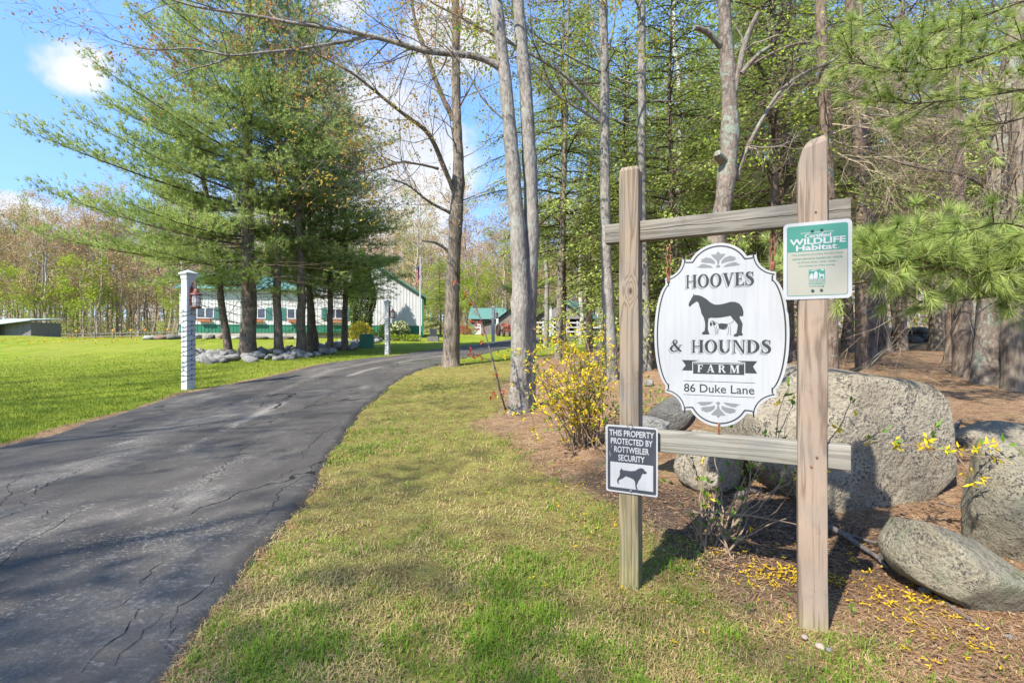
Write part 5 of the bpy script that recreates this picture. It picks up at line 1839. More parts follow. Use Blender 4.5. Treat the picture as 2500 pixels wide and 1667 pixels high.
def building():
    ROT = R_(10.3)
    org = np.array([-6.75, 37.0, 1.35])
    t = thing('white_building', 'long white steel sided building with a green base band and teal roof behind the pines', 'building', org, ROT)
    c_, s_r = math.cos(ROT), math.sin(ROT)

    def lx(u):            # bearing -> local x along the front (0 at the right corner)
        q = (u - 1250) / FPX
        return (q * org[1] - org[0]) / (c_ - q * s_r)
    xL, xM, xR = lx(438), lx(738), 0.0
    eave = 3.55
    base_h, band_h = 0.40, 0.92
    dep = 8.0
    # long wing (left)
    obj('foundation', MB().box((xL, 0.02, -0.9), (xR, dep, base_h)), M_found, t)
    obj('green_band', ribbed(xL, xM, base_h, band_h, 0.0), M_greenmetal, t)
    obj('wall', ribbed(xL, xM, band_h + 0.02, eave, 0.0), M_siding, t)
    obj('side_wall', MB().box((xL + 0.02, 0.03, base_h), (xR - 0.02, dep, eave - 0.4)), M_siding, t)
    obj('band_trim', MB().box((xL, -0.03, band_h - 0.01), (xM, 0.0, band_h + 0.05)), M_greenmetal, t)
    V = [(xL - 0.3, -0.45, eave - 0.12), (xM, -0.45, eave - 0.12), (xM, dep / 2, eave + 1.5), (xL - 0.3, dep / 2, eave + 1.5), (xL - 0.3, dep + 0.45, eave - 0.12), (xM, dep + 0.45, eave - 0.12)]
    rf = obj('roof', MB().add(V, [(0, 1, 2, 3), (3, 2, 5, 4)]), M_roof, t)
    sm = MB()
    for k in range(20):
        x = xL - 0.2 + k * (xM - xL) / 20
        sm.tube([(x, -0.45, eave - 0.10), (x, dep / 2, eave + 1.52)], 0.02, 4, cap=False)
    obj('standing_seams', sm, M_roof, rf)
    # gabled section (right)
    xc, half = (xM + xR) / 2, (xR - xM) / 2
    ge, pk = 3.25, 3.25 + 2.75
    top = lambda x: pk - (pk - ge) * abs(x - xc) / half
    obj('green_band', ribbed(xM, xR, base_h, band_h, -0.45), M_greenmetal, t)
    obj('gable_wall', ribbed(xM, xR, band_h + 0.02, 0, -0.45, ztop=top), M_siding, t)
    obj('gable_return', MB().box((xM - 0.01, -0.44, base_h), (xM + 0.05, 0.03, ge)), M_siding, t)
    obj('corner_trim', MB().box((xR - 0.02, -0.48, base_h - 0.2), (xR + 0.10, -0.36, ge)), M_greenmetal, t)
    ov = 0.3
    s = (pk - ge) / half
    V = []
    for y in (-0.75, dep):
        V += [(xM - ov, y, ge - s * ov + 0.05), (xc, y, pk + 0.05), (xR + ov, y, ge - s * ov + 0.05), (xM - ov, y, ge - s * ov - 0.10), (xc, y, pk - 0.10), (xR + ov, y, ge - s * ov - 0.10)]
    F = [(0, 1, 7, 6), (1, 2, 8, 7), (3, 9, 10, 4), (4, 10, 11, 5), (0, 3, 4, 1), (1, 4, 5, 2), (2, 5, 11, 8), (0, 6, 9, 3)]
    obj('gable_roof', MB().add(V, F), M_roof, t)
    # windows
    for u, yo in ((502, 0.0), (629, 0.0), (721, 0.0), (822, -0.47)):
        x = lx(u)
        w = obj('window', MB(), M_trimw, t)
        fr = MB()
        zb, zt, hw = 1.38, 2.14, 0.56
        for a, b in (((x - hw, yo - 0.07, zb), (x + hw, yo - 0.015, zb + 0.07)), ((x - hw, yo - 0.07, zt - 0.07), (x + hw, yo - 0.015, zt)), ((x - hw, yo - 0.068, zb + 0.07), (x - hw + 0.07, yo - 0.015, zt - 0.07)),
                     ((x + hw - 0.07, yo - 0.068, zb + 0.07), (x + hw, yo - 0.015, zt - 0.07)), ((x - 0.045, yo - 0.068, zb + 0.07), (x + 0.045, yo - 0.015, zt - 0.07))):
            fr.box(a, b)
        w.data = fr.mesh('window', M_trimw)
        for sd in (-1, 1):
            xa, xb = (x - hw + 0.07, x - 0.045) if sd < 0 else (x + 0.045, x + hw - 0.07)
            obj('pane', MB().box((xa, yo - 0.045, zb + 0.07), (xb, yo - 0.035, zt - 0.07)), M_glass, w)
        for sd in (-1, 1):
            xs = x + sd * (hw + 0.21)
            mb = MB().box((xs - 0.16, yo - 0.06, zb - 0.05), (xs + 0.16, yo - 0.025, zt + 0.05))
            for q in range(9):
                mb.box((xs - 0.12, yo - 0.072, zb + 0.02 + q * 0.08), (xs + 0.12, yo - 0.062, zb + 0.06 + q * 0.08))
            obj('shutter', mb, M_shutter, t)
        obj('flower_box', MB().box((x - 0.4, yo - 0.28, zb - 0.22), (x + 0.4, yo - 0.07, zb - 0.08)), M_terra, t)
    return t


building()


def boards(x0, x1, z0, ztop, y, w=0.24):
    """vertical barn boards one by one; returns list of meshes' boxes"""
    out = []
    x = x0
    r = np.random.default_rng(int(abs(x0) * 100) + 3)
    while x < x1 - 0.02:
        xe = min(x + w - 0.012, x1)
        d = r.uniform(0, 0.012)
        zt = min(ztop(x), ztop(xe)) if callable(ztop) else ztop
        out.append(((x, y - 0.02 - d, z0), (xe, y - d + 0.0, zt)))
        x += w
    return out


def barn_small():
    p = base(1150, 46.0)
    t = thing('grey_barn', 'low grey board barn with teal roof and cross gable left of the twin trunk', 'barn', p)
    W, D = 3.3, 4.0
    e, rz_ = 1.62, 2.6
    mb = MB()
    mb.box((0.05, 0.05, -0.3), (W, D, e))
    obj('wall', mb, M_darkin, t)
    mb = MB()
    for b in boards(0, W, -0.2, e - 0.02, 0.02):
        mb.box(*b)
    tag(obj('wall_boards', mb, M_greywood, t), kind='stuff')
    V = [(-0.25, -0.35, e - 0.2), (W, -0.35, e - 0.2), (W, D / 2, rz_), (-0.25, D / 2, rz_), (-0.25, D + 0.35, e - 0.2), (W, D + 0.35, e - 0.2)]
    obj('roof', MB().add(V, [(0, 1, 2, 3), (3, 2, 5, 4)]), M_roof, t)
    obj('gable_end', MB().add([(0, 0, e), (0, D, e), (0, D / 2, rz_ - 0.1)], [(0, 2, 1)]), M_greywood, t)
    # cross gable with boards, standing forward
    xc, hw, gp, ge = W + 1.0, 1.75, 2.72, 1.45
    top = lambda x: gp - (gp - ge) * abs(x - xc) / hw
    for b in boards(xc - hw, xc + hw, -0.2, top, -1.0):
        obj('board', MB().box(*b), M_greywood, t)
    obj('cross_wall', MB().box((xc - hw + 0.02, -0.98, -0.3), (xc + hw - 0.02, D, ge)), M_darkin, t)
    V = []
    for y in (-1.3, D):
        V += [(xc - hw - 0.3, y, ge - 0.2), (xc, y, gp + 0.05), (xc + hw + 0.3, y, ge - 0.2)]
    obj('cross_roof', MB().add(V, [(0, 1, 4, 3), (1, 2, 5, 4)]), M_roof, t)
    obj('white_door', MB().box((0.35, -0.03, -0.1), (1.0, -0.01, 1.3)), M_trimw, t)
    # lean-to in front
    for b in boards(1.0, 2.45, -0.2, lambda x: 0.95 + 0.35 * (x - 1.0) / 1.45, -0.9):
        obj('board', MB().box(*b), M_greywood, t)
    V = [(0.8, -1.2, 1.02), (2.5, -1.2, 1.42), (2.5, 0, 1.5), (0.8, 0, 1.1)]
    obj('lean_to_roof', MB().add(V, [(0, 1, 2, 3)]), M_greywood, t)
    return t


def barn_open():
    p = base(1368, 45.0)
    t = thing('open_barn', 'open fronted grey barn with teal roof behind the white paddock fence', 'barn', p, R_(-26))
    hw, e, pk, D = 2.1, 1.75, 3.3, 4.5
    top = lambda x: pk - (pk - e) * abs(x) / hw
    for b in boards(-hw, hw, 1.42, top, 0.0):
        obj('board', MB().box(*b), M_greywood, t)
    for x in (-hw + 0.1, -0.7, 0.75, hw - 0.1):
        obj('timber_post', MB().box((x - 0.08, -0.02, -0.4), (x + 0.08, 0.12, 1.5)), M_brownwood, t)
    obj('back_wall', MB().box((-hw, D - 0.1, -0.3), (hw, D, 1.8)), M_darkin, t)
    obj('side_wall', MB().box((-hw, 0.1, -0.3), (-hw + 0.06, D, e)), M_greywood, t)
    obj('side_wall', MB().box((hw - 0.06, 0.1, -0.3), (hw, D, e)), M_greywood, t)
    V = []
    for y in (-0.4, D + 0.3):
        V += [(-hw - 0.4, y, e - 0.28), (0, y, pk + 0.06), (hw + 0.4, y, e - 0.28)]
    obj('roof', MB().add(V, [(0, 1, 4, 3), (1, 2, 5, 4)]), M_roof, t)
    return t


barn_small()
barn_open()


def shed():
    p = base(-10, 48.0)
    x0, x1 = -2.2, 3.45
    t = thing('grey_shed', 'low grey board shed with a sloping metal roof at the left edge of the lawn', 'shed', p)
    h = 2.15
    for b in boards(0.9, x1, -0.2, lambda x: h + 0.12 * (x - 2), 0.0):
        obj('board', MB().box(*b), M_greywood, t)
    for b in boards(x0, 0.8, -0.2, h - 0.25, -0.6, 0.26):
        obj('board', MB().box(*b), M_greywood, t)
    obj('wall', MB().box((x0 + 0.02, 0.02, -0.3), (x1 - 0.03, 3.2, h)), M_greywood, t)
    V = [(x0, -1.0, h - 0.22), (1.0, -1.0, h - 0.22), (x1 + 0.3, -0.4, h + 0.22), (x1 + 0.3, 3.4, h + 0.5), (x0, 3.4, h + 0.5),
         (x0, -1.0, h - 0.30), (1.0, -1.0, h - 0.30), (x1 + 0.3, -0.4, h + 0.14), (x1 + 0.3, 3.4, h + 0.42), (x0, 3.4, h + 0.42)]
    F4 = [(0, 5, 6, 1), (1, 6, 7, 2), (2, 7, 8, 3)]
    mb = MB().add(V, F4)
    mb.f.append((np.array([(0, 1, 2), (0, 2, 3), (0, 3, 4), (5, 7, 6), (5, 8, 7), (5, 9, 8)]), 0))
    obj('roof', mb, plain('grey_green_roof', (0.34, 0.40, 0.38), 0.5, 0.4, 0.1, 2), t)


shed()

# ------------------------------------------------------------------ fences
M_railw = timber('split_rail', 'x', (0.36, 0.31, 0.25), (0.17, 0.14, 0.11), (0.36, 0.34, 0.31))
M_fencew = plain('white_fence', (0.46, 0.455, 0.44), 0.6, 0.25, 0.06, 3)
M_orange = plain('orange_finial', (0.75, 0.28, 0.03), 0.6, 0.3, 0.1, 10)


def rail_fence(name, label, pts, heights, h_post, r_post, m, square=False, finial=None):
    """posts at pts (world xy), rails between neighbours at the given heights"""
    P = [np.array([x, y, float(gz(x, y))]) for x, y in pts]
    t = thing(name, label, 'fence', P[0])
    rg = np.random.default_rng(len(pts) * 7)
    for i, p in enumerate(P):
        q = p - P[0]
        if square:
            obj('post', MB().box(q - [r_post, r_post, 0.2], q + [r_post, r_post, h_post]), m, t)
        else:
            obj('post', MB().tube([q - [0, 0, 0.2], q + [rg.normal(0, 0.03), 0, h_post]], r_post, 7), m, t)
        if finial and i in finial:
            obj('finial', MB().tube([q + [0, 0, h_post], q + [0, 0, h_post + 0.08], q + [0, 0, h_post + 0.18], q + [0, 0, h_post + 0.25]], [0.06, 0.12, 0.10, 0.03], 8), M_orange, t)
    for i in range(len(P) - 1):
        a, b = P[i] - P[0], P[i + 1] - P[0]
        for h in heights:
            d0, d1 = rg.normal(0, 0.03, 2) if not square else (0, 0)
            if square:
                dv = b - a
                n = np.array([-dv[1], dv[0], 0]) / np.hypot(dv[0], dv[1])
                o = n * -r_post * 1.05
                V = []
                for e in (a, b):
                    for s, zz_ in ((-0.02, -0.07), (0.0, -0.07), (0.0, 0.07), (-0.02, 0.07)):
                        V.append(e + o + n * s + [0, 0, h + zz_])
                obj('rail', MB().add(V, [(0, 1, 5, 4), (1, 2, 6, 5), (2, 3, 7, 6), (3, 0, 4, 7), (0, 3, 2, 1), (4, 5, 6, 7)]), m, t)
            else:
                mid = (a + b) / 2 + [0, 0, h - 0.04]
                obj('rail', MB().tube([a + [0, 0, h + d0], mid, b + [0, 0, h + d1]], [0.05, 0.062, 0.05], 6), m, t)
    return t


rail_fence('split_rail_fence', 'old split rail fence with orange knobs along the far edge of the lawn', [((u - 1250) / FPX * 54, 54 + k * 0.2) for k, u in enumerate((76, 118, 179, 221, 262, 303, 335, 359, 385, 418, 450))],
           (0.28, 0.62), 0.78, 0.075, M_railw, False, (1, 2, 4, 5, 6, 8))
rail_fence('paddock_fence', 'white three rail paddock fence in front of the open barn', [((u - 1250) / FPX * 43.5, 43.5 + 0.15 * k) for k, u in enumerate((1290, 1326, 1350, 1383, 1412, 1436, 1470))], (0.3, 0.7, 1.1), 1.25, 0.075, M_fencew, True)
rail_fence('white_fence', 'white board fence seen through the trunks right of the reddish post', [((u - 1250) / FPX * 30, 30.0) for u in (1990, 2064, 2140, 2215)], (0.28, 0.62, 0.82, 1.2), 1.35, 0.07, M_fencew, True)

# stone wall in the woods
def stone_wall():
    rg = np.random.default_rng(9)
    p0 = base(2210, 19.0)
    t = thing('stone_wall', 'tumbled grey stone wall far back between the wood trunks', 'wall', p0)
    meshes = [rock_mesh('stone', (1, 0.7, 0.55), 300 + k, 2, 0.64, 0.1, M_stone_g, faces=8) for k in range(5)]
    for i in range(130):
        u = rg.uniform(2120, 2490)
        Y = 19 + 1.2 * (u - 2150) / 300 + rg.normal(0, 0.35)
        p = base(u, Y)
        s = rg.uniform(0.3, 0.7)
        o = link(bpy.data.objects.new('stone', meshes[rg.integers(5)]))
        o.parent = t
        o.location = tuple(p - p0 + [0, 0, rg.choice([0.1, 0.3, 0.45])])
        o.rotation_euler = (rg.normal(0, 0.2), rg.normal(0, 0.2), rg.uniform(0, 6.28))
        o.scale = (s, s, s * 0.8)


stone_wall()

# ------------------------------------------------------------------ small farm things
def flagpole():
    p = base(1026, 35.0)
    t = thing('flagpole', 'white flagpole with a drooping striped flag at the corner of the white building', 'flagpole', p)
    obj('pole', MB().tube([(0, 0, -0.2), (0, 0, 3), (0, 0, 5.7)], [0.06, 0.055, 0.03], 8), M_trimw, t)
    obj('ball', MB().tube([(0, 0, 5.68), (0, 0, 5.74), (0, 0, 5.8)], [0.03, 0.07, 0.02], 8), M_trimw, t)
    a = np.linspace(0, 1, 9)
    for k in range(7):
        z0, z1 = 5.3 - 0.13 * k, 5.3 - 0.13 * (k + 1)
        V = []
        for z in (z0, z1):
            for q in a:
                V.append((-0.05 - 0.28 * q, 0.10 * math.sin(q * 9), z - 0.55 * q))
        n = len(a)
        obj('flag_stripe', MB().add(V, [(i, i + 1, n + i + 1, n + i) for i in range(n - 1)]), (M_flagr, M_trimw)[k % 2], t)
    obj('flag_canton', MB().add([(-0.055, -0.03, 5.3), (-0.16, 0.085, 5.08), (-0.16, 0.085, 4.72), (-0.055, -0.03, 4.92)], [(0, 1, 2, 3)]), M_flagb, t)


M_flagr = plain('flag_red', (0.42, 0.03, 0.04), 0.8, 0.1, 0.1, 6)
M_flagb = plain('flag_blue', (0.03, 0.05, 0.18), 0.8, 0.1, 0.1, 6)
flagpole()


def utility_box():
    p = base(896, 26.5)
    mb = MB()
    w, d, h = 0.36, 0.32, 0.62
    mb.box((-w, -d, -0.1), (w, d, h))
    V = [(-w - 0.02, -d - 0.02, h), (w + 0.02, -d - 0.02, h), (w + 0.02, d + 0.02, h), (-w - 0.02, d + 0.02, h), (-w * 0.8, -d * 0.8, h + 0.12), (w * 0.8, -d * 0.8, h + 0.12), (w * 0.8, d * 0.8, h + 0.12), (-w * 0.8, d * 0.8, h + 0.12)]
    t = thing('utility_box', 'dark green utility box at the right end of the stone bed', 'utility box', p, R_(10))
    obj('cabinet', mb, M_greenmetal, t)
    obj('lid', MB().add(V, [(0, 1, 5, 4), (1, 2, 6, 5), (2, 3, 7, 6), (3, 0, 4, 7), (4, 5, 6, 7), (0, 3, 2, 1)]), M_greenmetal, t)


utility_box()


def memorial():
    p = base(1058, 33.0)
    t = thing('memorial_stone', 'dark polished marker on a grey block on the lawn beside the nearest bare trunk', 'marker', p)
    obj('plinth', MB().box((-0.36, -0.2, -0.2), (0.36, 0.2, 0.33)), M_stone_g, t)
    obj('tablet', MB().box((-0.22, -0.07, 0.333), (0.22, 0.07, 0.83)), M_black, t)


memorial()


def tractor():
    p = base(1236, 40.5)
    M_tr = plain('rusty_red_paint', (0.20, 0.055, 0.04), 0.8, 0.2, 0.4, 12)
    M_ty = plain('old_tyre', (0.05, 0.035, 0.03), 0.9, 0.1, 0.3, 12)
    t = thing('old_tractor', 'rusty red antique tractor parked before the grey barn', 'tractor', p, R_(15))
    def wheel(x, y, r, w):
        a = np.linspace(0, 2 * math.pi, 21)
        o = obj('wheel', MB().tube(np.stack([x + 0 * a, y + r * np.cos(a), r + r * np.sin(a)], -1), w, 6, cap=False), M_ty, t)
        mb = MB()
        for k in range(6):
            q = k * math.pi / 3
            mb.tube([(x, y, r), (x, y + r * 0.95 * math.cos(q), r + r * 0.95 * math.sin(q))], 0.025, 5)
        obj('spokes', mb, M_tr, o)
    for x in (-0.55, 0.55):
        wheel(x, 0.55, 0.48, 0.11)
        wheel(x * 0.75, -0.75, 0.30, 0.07)
    obj('axle', MB().tube([(-0.55, 0.55, 0.48), (0.55, 0.55, 0.48)], 0.06, 7), M_tr, t)
    mb = MB()
    mb.tube([(0, -0.95, 0.75), (0, -0.9, 0.76), (0, 0.05, 0.8), (0, 0.35, 0.72)], [0.14, 0.2, 0.21, 0.14], 8)
    mb.box((-0.12, -0.9, 0.35), (0.12, 0.6, 0.62))
    obj('hood', mb, M_tr, t)
    obj('exhaust_pipe', MB().tube([(0.05, -0.5, 0.95), (0.05, -0.5, 1.3)], 0.03, 6), M_rust, t)
    mb = MB()
    mb.tube([(0, 0.35, 0.75), (0, 0.45, 1.05)], 0.02, 5)
    a = np.linspace(0, 2 * math.pi, 13)
    mb.tube(np.stack([0.2 * np.cos(a), 0.45 + 0.06 * np.sin(a), 1.05 + 0.19 * np.sin(a)], -1), 0.018, 5, cap=False)
    obj('steering_wheel', mb, M_rust, t)
    mb = MB().tube([(0, 0.75, 0.55), (0, 0.8, 0.85)], 0.03, 5)
    mb.box((-0.2, 0.68, 0.86), (0.2, 0.95, 0.90))
    mb.box((-0.2, 0.92, 0.90), (0.2, 0.95, 1.1))
    obj('seat', mb, M_tr, t)


tractor()


def white_post():
    p = base(1214, 42)
    t = thing('gate_post', 'plain white post with a square cap between the lamp post and the tractor', 'post', p)
    obj('shaft', MB().box((-0.10, -0.10, -0.2), (0.10, 0.10, 1.7)), M_vinyl, t)
    obj('cap', MB().box((-0.14, -0.14, 1.7), (0.14, 0.14, 1.78)), M_vinyl, t)


white_post()

# ------------------------------------------------------------------ plants: materials
M_bark_pine = bark('pine_bark', (0.095, 0.070, 0.052), (0.31, 0.24, 0.185), 0.12, (0.25, 0.26, 0.2), 0.3, 16, 1.0)
M_bark_grey = bark('ash_grey_bark', (0.15, 0.13, 0.105), (0.42, 0.375, 0.32), 0.45, (0.40, 0.43, 0.36), 0.35, 24, 0.6)
M_bark_furrow = bark('furrowed_bark', (0.105, 0.082, 0.060), (0.38, 0.31, 0.24), 0.18, (0.36, 0.39, 0.32), 0.14, 20, 1.0)
M_bark_lichen = bark('lichen_bark', (0.13, 0.10, 0.08), (0.35, 0.285, 0.23), 0.5, (0.34, 0.39, 0.30), 0.5, 24, 0.7, True)
M_bark_hem = bark('hemlock_bark', (0.10, 0.070, 0.052), (0.32, 0.235, 0.175), 0.35, (0.30, 0.35, 0.27), 0.3, 20, 0.9)
M_bark_far = plain('far_bark', (0.33, 0.265, 0.215), 0.95, 0.05, 0.25, 1.5)
M_bark_birch = plain('pale_bark', (0.42, 0.39, 0.35), 0.95, 0.05, 0.25, 3)
M_dtwig = plain('dead_twig', (0.27, 0.215, 0.15), 0.9, 0.1, 0.35, 9)
M_ptwig = plain('pine_twig', (0.095, 0.07, 0.048), 0.9, 0.1, 0.3, 9)
M_mtwig = plain('maple_twig', (0.19, 0.155, 0.13), 0.85, 0.15, 0.3, 9)

M_pine_far = leafmat('pine_needles', [(0.21, 0.285, 0.075), (0.37, 0.45, 0.125), (0.50, 0.565, 0.20)], 0.48, 0.45)
M_pine_near = leafmat('near_pine_needles', [(0.16, 0.235, 0.045), (0.31, 0.385, 0.09), (0.47, 0.52, 0.18)], 0.35, 1.6)
M_hem = leafmat('hemlock_needles', [(0.16, 0.225, 0.048), (0.34, 0.425, 0.085), (0.50, 0.56, 0.14)], 0.38, 0.8)
M_fresh = leafmat('fresh_leaf', [(0.176, 0.275, 0.022), (0.297, 0.385, 0.033), (0.440, 0.462, 0.055)], 0.45, 0.4)
M_bud_gold = leafmat('golden_bud', [(0.28, 0.17, 0.035), (0.42, 0.28, 0.05), (0.46, 0.38, 0.07)], 0.45, 0.8)
M_bud_red = leafmat('orange_red_bud', [(0.34, 0.09, 0.03), (0.46, 0.16, 0.045), (0.50, 0.26, 0.06)], 0.4, 1.5)
M_red = leafmat('red_maple_leaf', [(0.30, 0.03, 0.02), (0.42, 0.075, 0.035), (0.45, 0.13, 0.06)], 0.4, 2)
M_bud_far = leafmat('spring_bud', [(0.42, 0.25, 0.16), (0.50, 0.34, 0.18), (0.52, 0.43, 0.18)], 0.4, 0.12, 0.8)
M_fors = leafmat('forsythia_flower', [(0.58, 0.38, 0.010), (0.74, 0.54, 0.014), (0.82, 0.64, 0.03)], 0.35, 3)
M_forsleaf = leafmat('forsythia_leaf', [(0.07, 0.15, 0.015), (0.14, 0.25, 0.03), (0.26, 0.36, 0.06)], 0.4, 3)
M_arbor = leafmat('arborvitae_spray', [(0.068, 0.128, 0.021), (0.128, 0.210, 0.030), (0.225, 0.285, 0.045)], 0.2, 0.6)
M_golden = leafmat('golden_shrub_leaf', [(0.14, 0.13, 0.015), (0.30, 0.26, 0.02), (0.42, 0.37, 0.04)], 0.3, 1.2)
M_rhodo = leafmat('shrub_leaf', [(0.042, 0.084, 0.021), (0.098, 0.168, 0.035), (0.224, 0.280, 0.070)], 0.25, 1.2)
M_creamfl = leafmat('cream_flower', [(0.50, 0.50, 0.28), (0.6, 0.6, 0.36)], 0.2, 1.2)

UP = np.array([0, 0, 1.0])


def nrm(v):
    v = np.asarray(v, float)
    return v / (np.linalg.norm(v) + 1e-9)


def trunk_mb(pts, rads, seed=0, n=12, flare=0.0, rough=0.035, bumps=0):
    """bark tube: resampled, slightly knobbly, flared at the root"""
    P = np.asarray(pts, float)
    s = np.r_[0, np.cumsum(np.linalg.norm(np.diff(P, axis=0), axis=1))]
    m = max(8, int(s[-1] / 0.16))
    m = min(m, 120)
    q = np.linspace(0, s[-1], m)
    # smooth the path a little
    R = np.interp(q, s, rads)
    X = np.stack([np.interp(q, s, P[:, k]) for k in range(3)], -1)
    for _ in range(max(1, m // 14)):
        X[1:-1] = (X[:-2] + 2 * X[1:-1] + X[2:]) / 4
        R[1:-1] = (R[:-2] + 2 * R[1:-1] + R[2:]) / 4
    rg = np.random.default_rng(seed)
    if flare:
        R = R * (1 + flare * np.exp(-q / (R[0] * 1.3)))
    R = R * (1 + rough * np.sin(q * rg.uniform(4, 9) + rg.uniform(0, 6)) + rough * rg.normal(size=m) * 0.6)
    for _ in range(bumps):
        k = rg.uniform(0.05, 0.9) * s[-1]
        R = R * (1 + rg.uniform(0.08, 0.22) * np.exp(-((q - k) / 0.09) ** 2))
    return MB().tube(X, R, n, 0, True, 0.03, rg), X, R


def grow(rg, S, T, p, d, L, r, depth, wig=0.22, up=0.06, kids=2, ratio=0.6, ang=0.75, segs=4, rend=0.35):
    p = np.asarray(p, float)
    d = nrm(d)
    r1 = r
    for k in range(segs):
        d = nrm(d + rg.normal(0, wig, 3) + UP * up)
        p2 = p + d * L / segs
        r2 = r * (1 - (1 - rend) * (k + 1) / segs)
        S.append((p, p2, r1, r2))
        if depth > 0 and k >= 1:
            for _ in range(kids if k == segs - 1 else (1 if rg.uniform() < kids * 0.5 else 0)):
                a = nrm(rg.normal(size=3))
                dd = nrm(d + a * ang)
                grow(rg, S, T, p2, dd, L * ratio * rg.uniform(0.7, 1.15), max(r2 * 0.7, 0.002), depth - 1, wig, up, kids, ratio, ang, segs if depth > 1 else 3, rend)
        elif depth == 0 and k >= 1:
            T.append((p2, d))
        p, r1 = p2, r2
    T.append((p, d))


def add_sticks(mb, S, mat=0):
    if S:
        mb.sticks(np.array([s[0] for s in S]), np.array([s[1] for s in S]), np.array([s[2] for s in S]), np.array([s[3] for s in S]), mat)


def add_buds(mb, T, mat, rg, k, size, droop=0.6, frac=1.0, spread=0.05):
    if not T:
        return
    P = np.array([t[0] for t in T])
    D = np.array([t[1] for t in T])
    keep = rg.uniform(size=len(P)) < frac
    P, D = P[keep], D[keep]
    n = len(P)
    if not n:
        return
    P = np.repeat(P, k, 0) + rg.normal(0, spread, (n * k, 3))
    D = np.repeat(D, k, 0) + rg.normal(0, 0.8, (n * k, 3)) - UP * droop
    s = size * rg.uniform(0.5, 1.2, n * k)
    mb.leaves(P, D, rg.normal(size=(n * k, 3)), s, s * 0.62, mat)


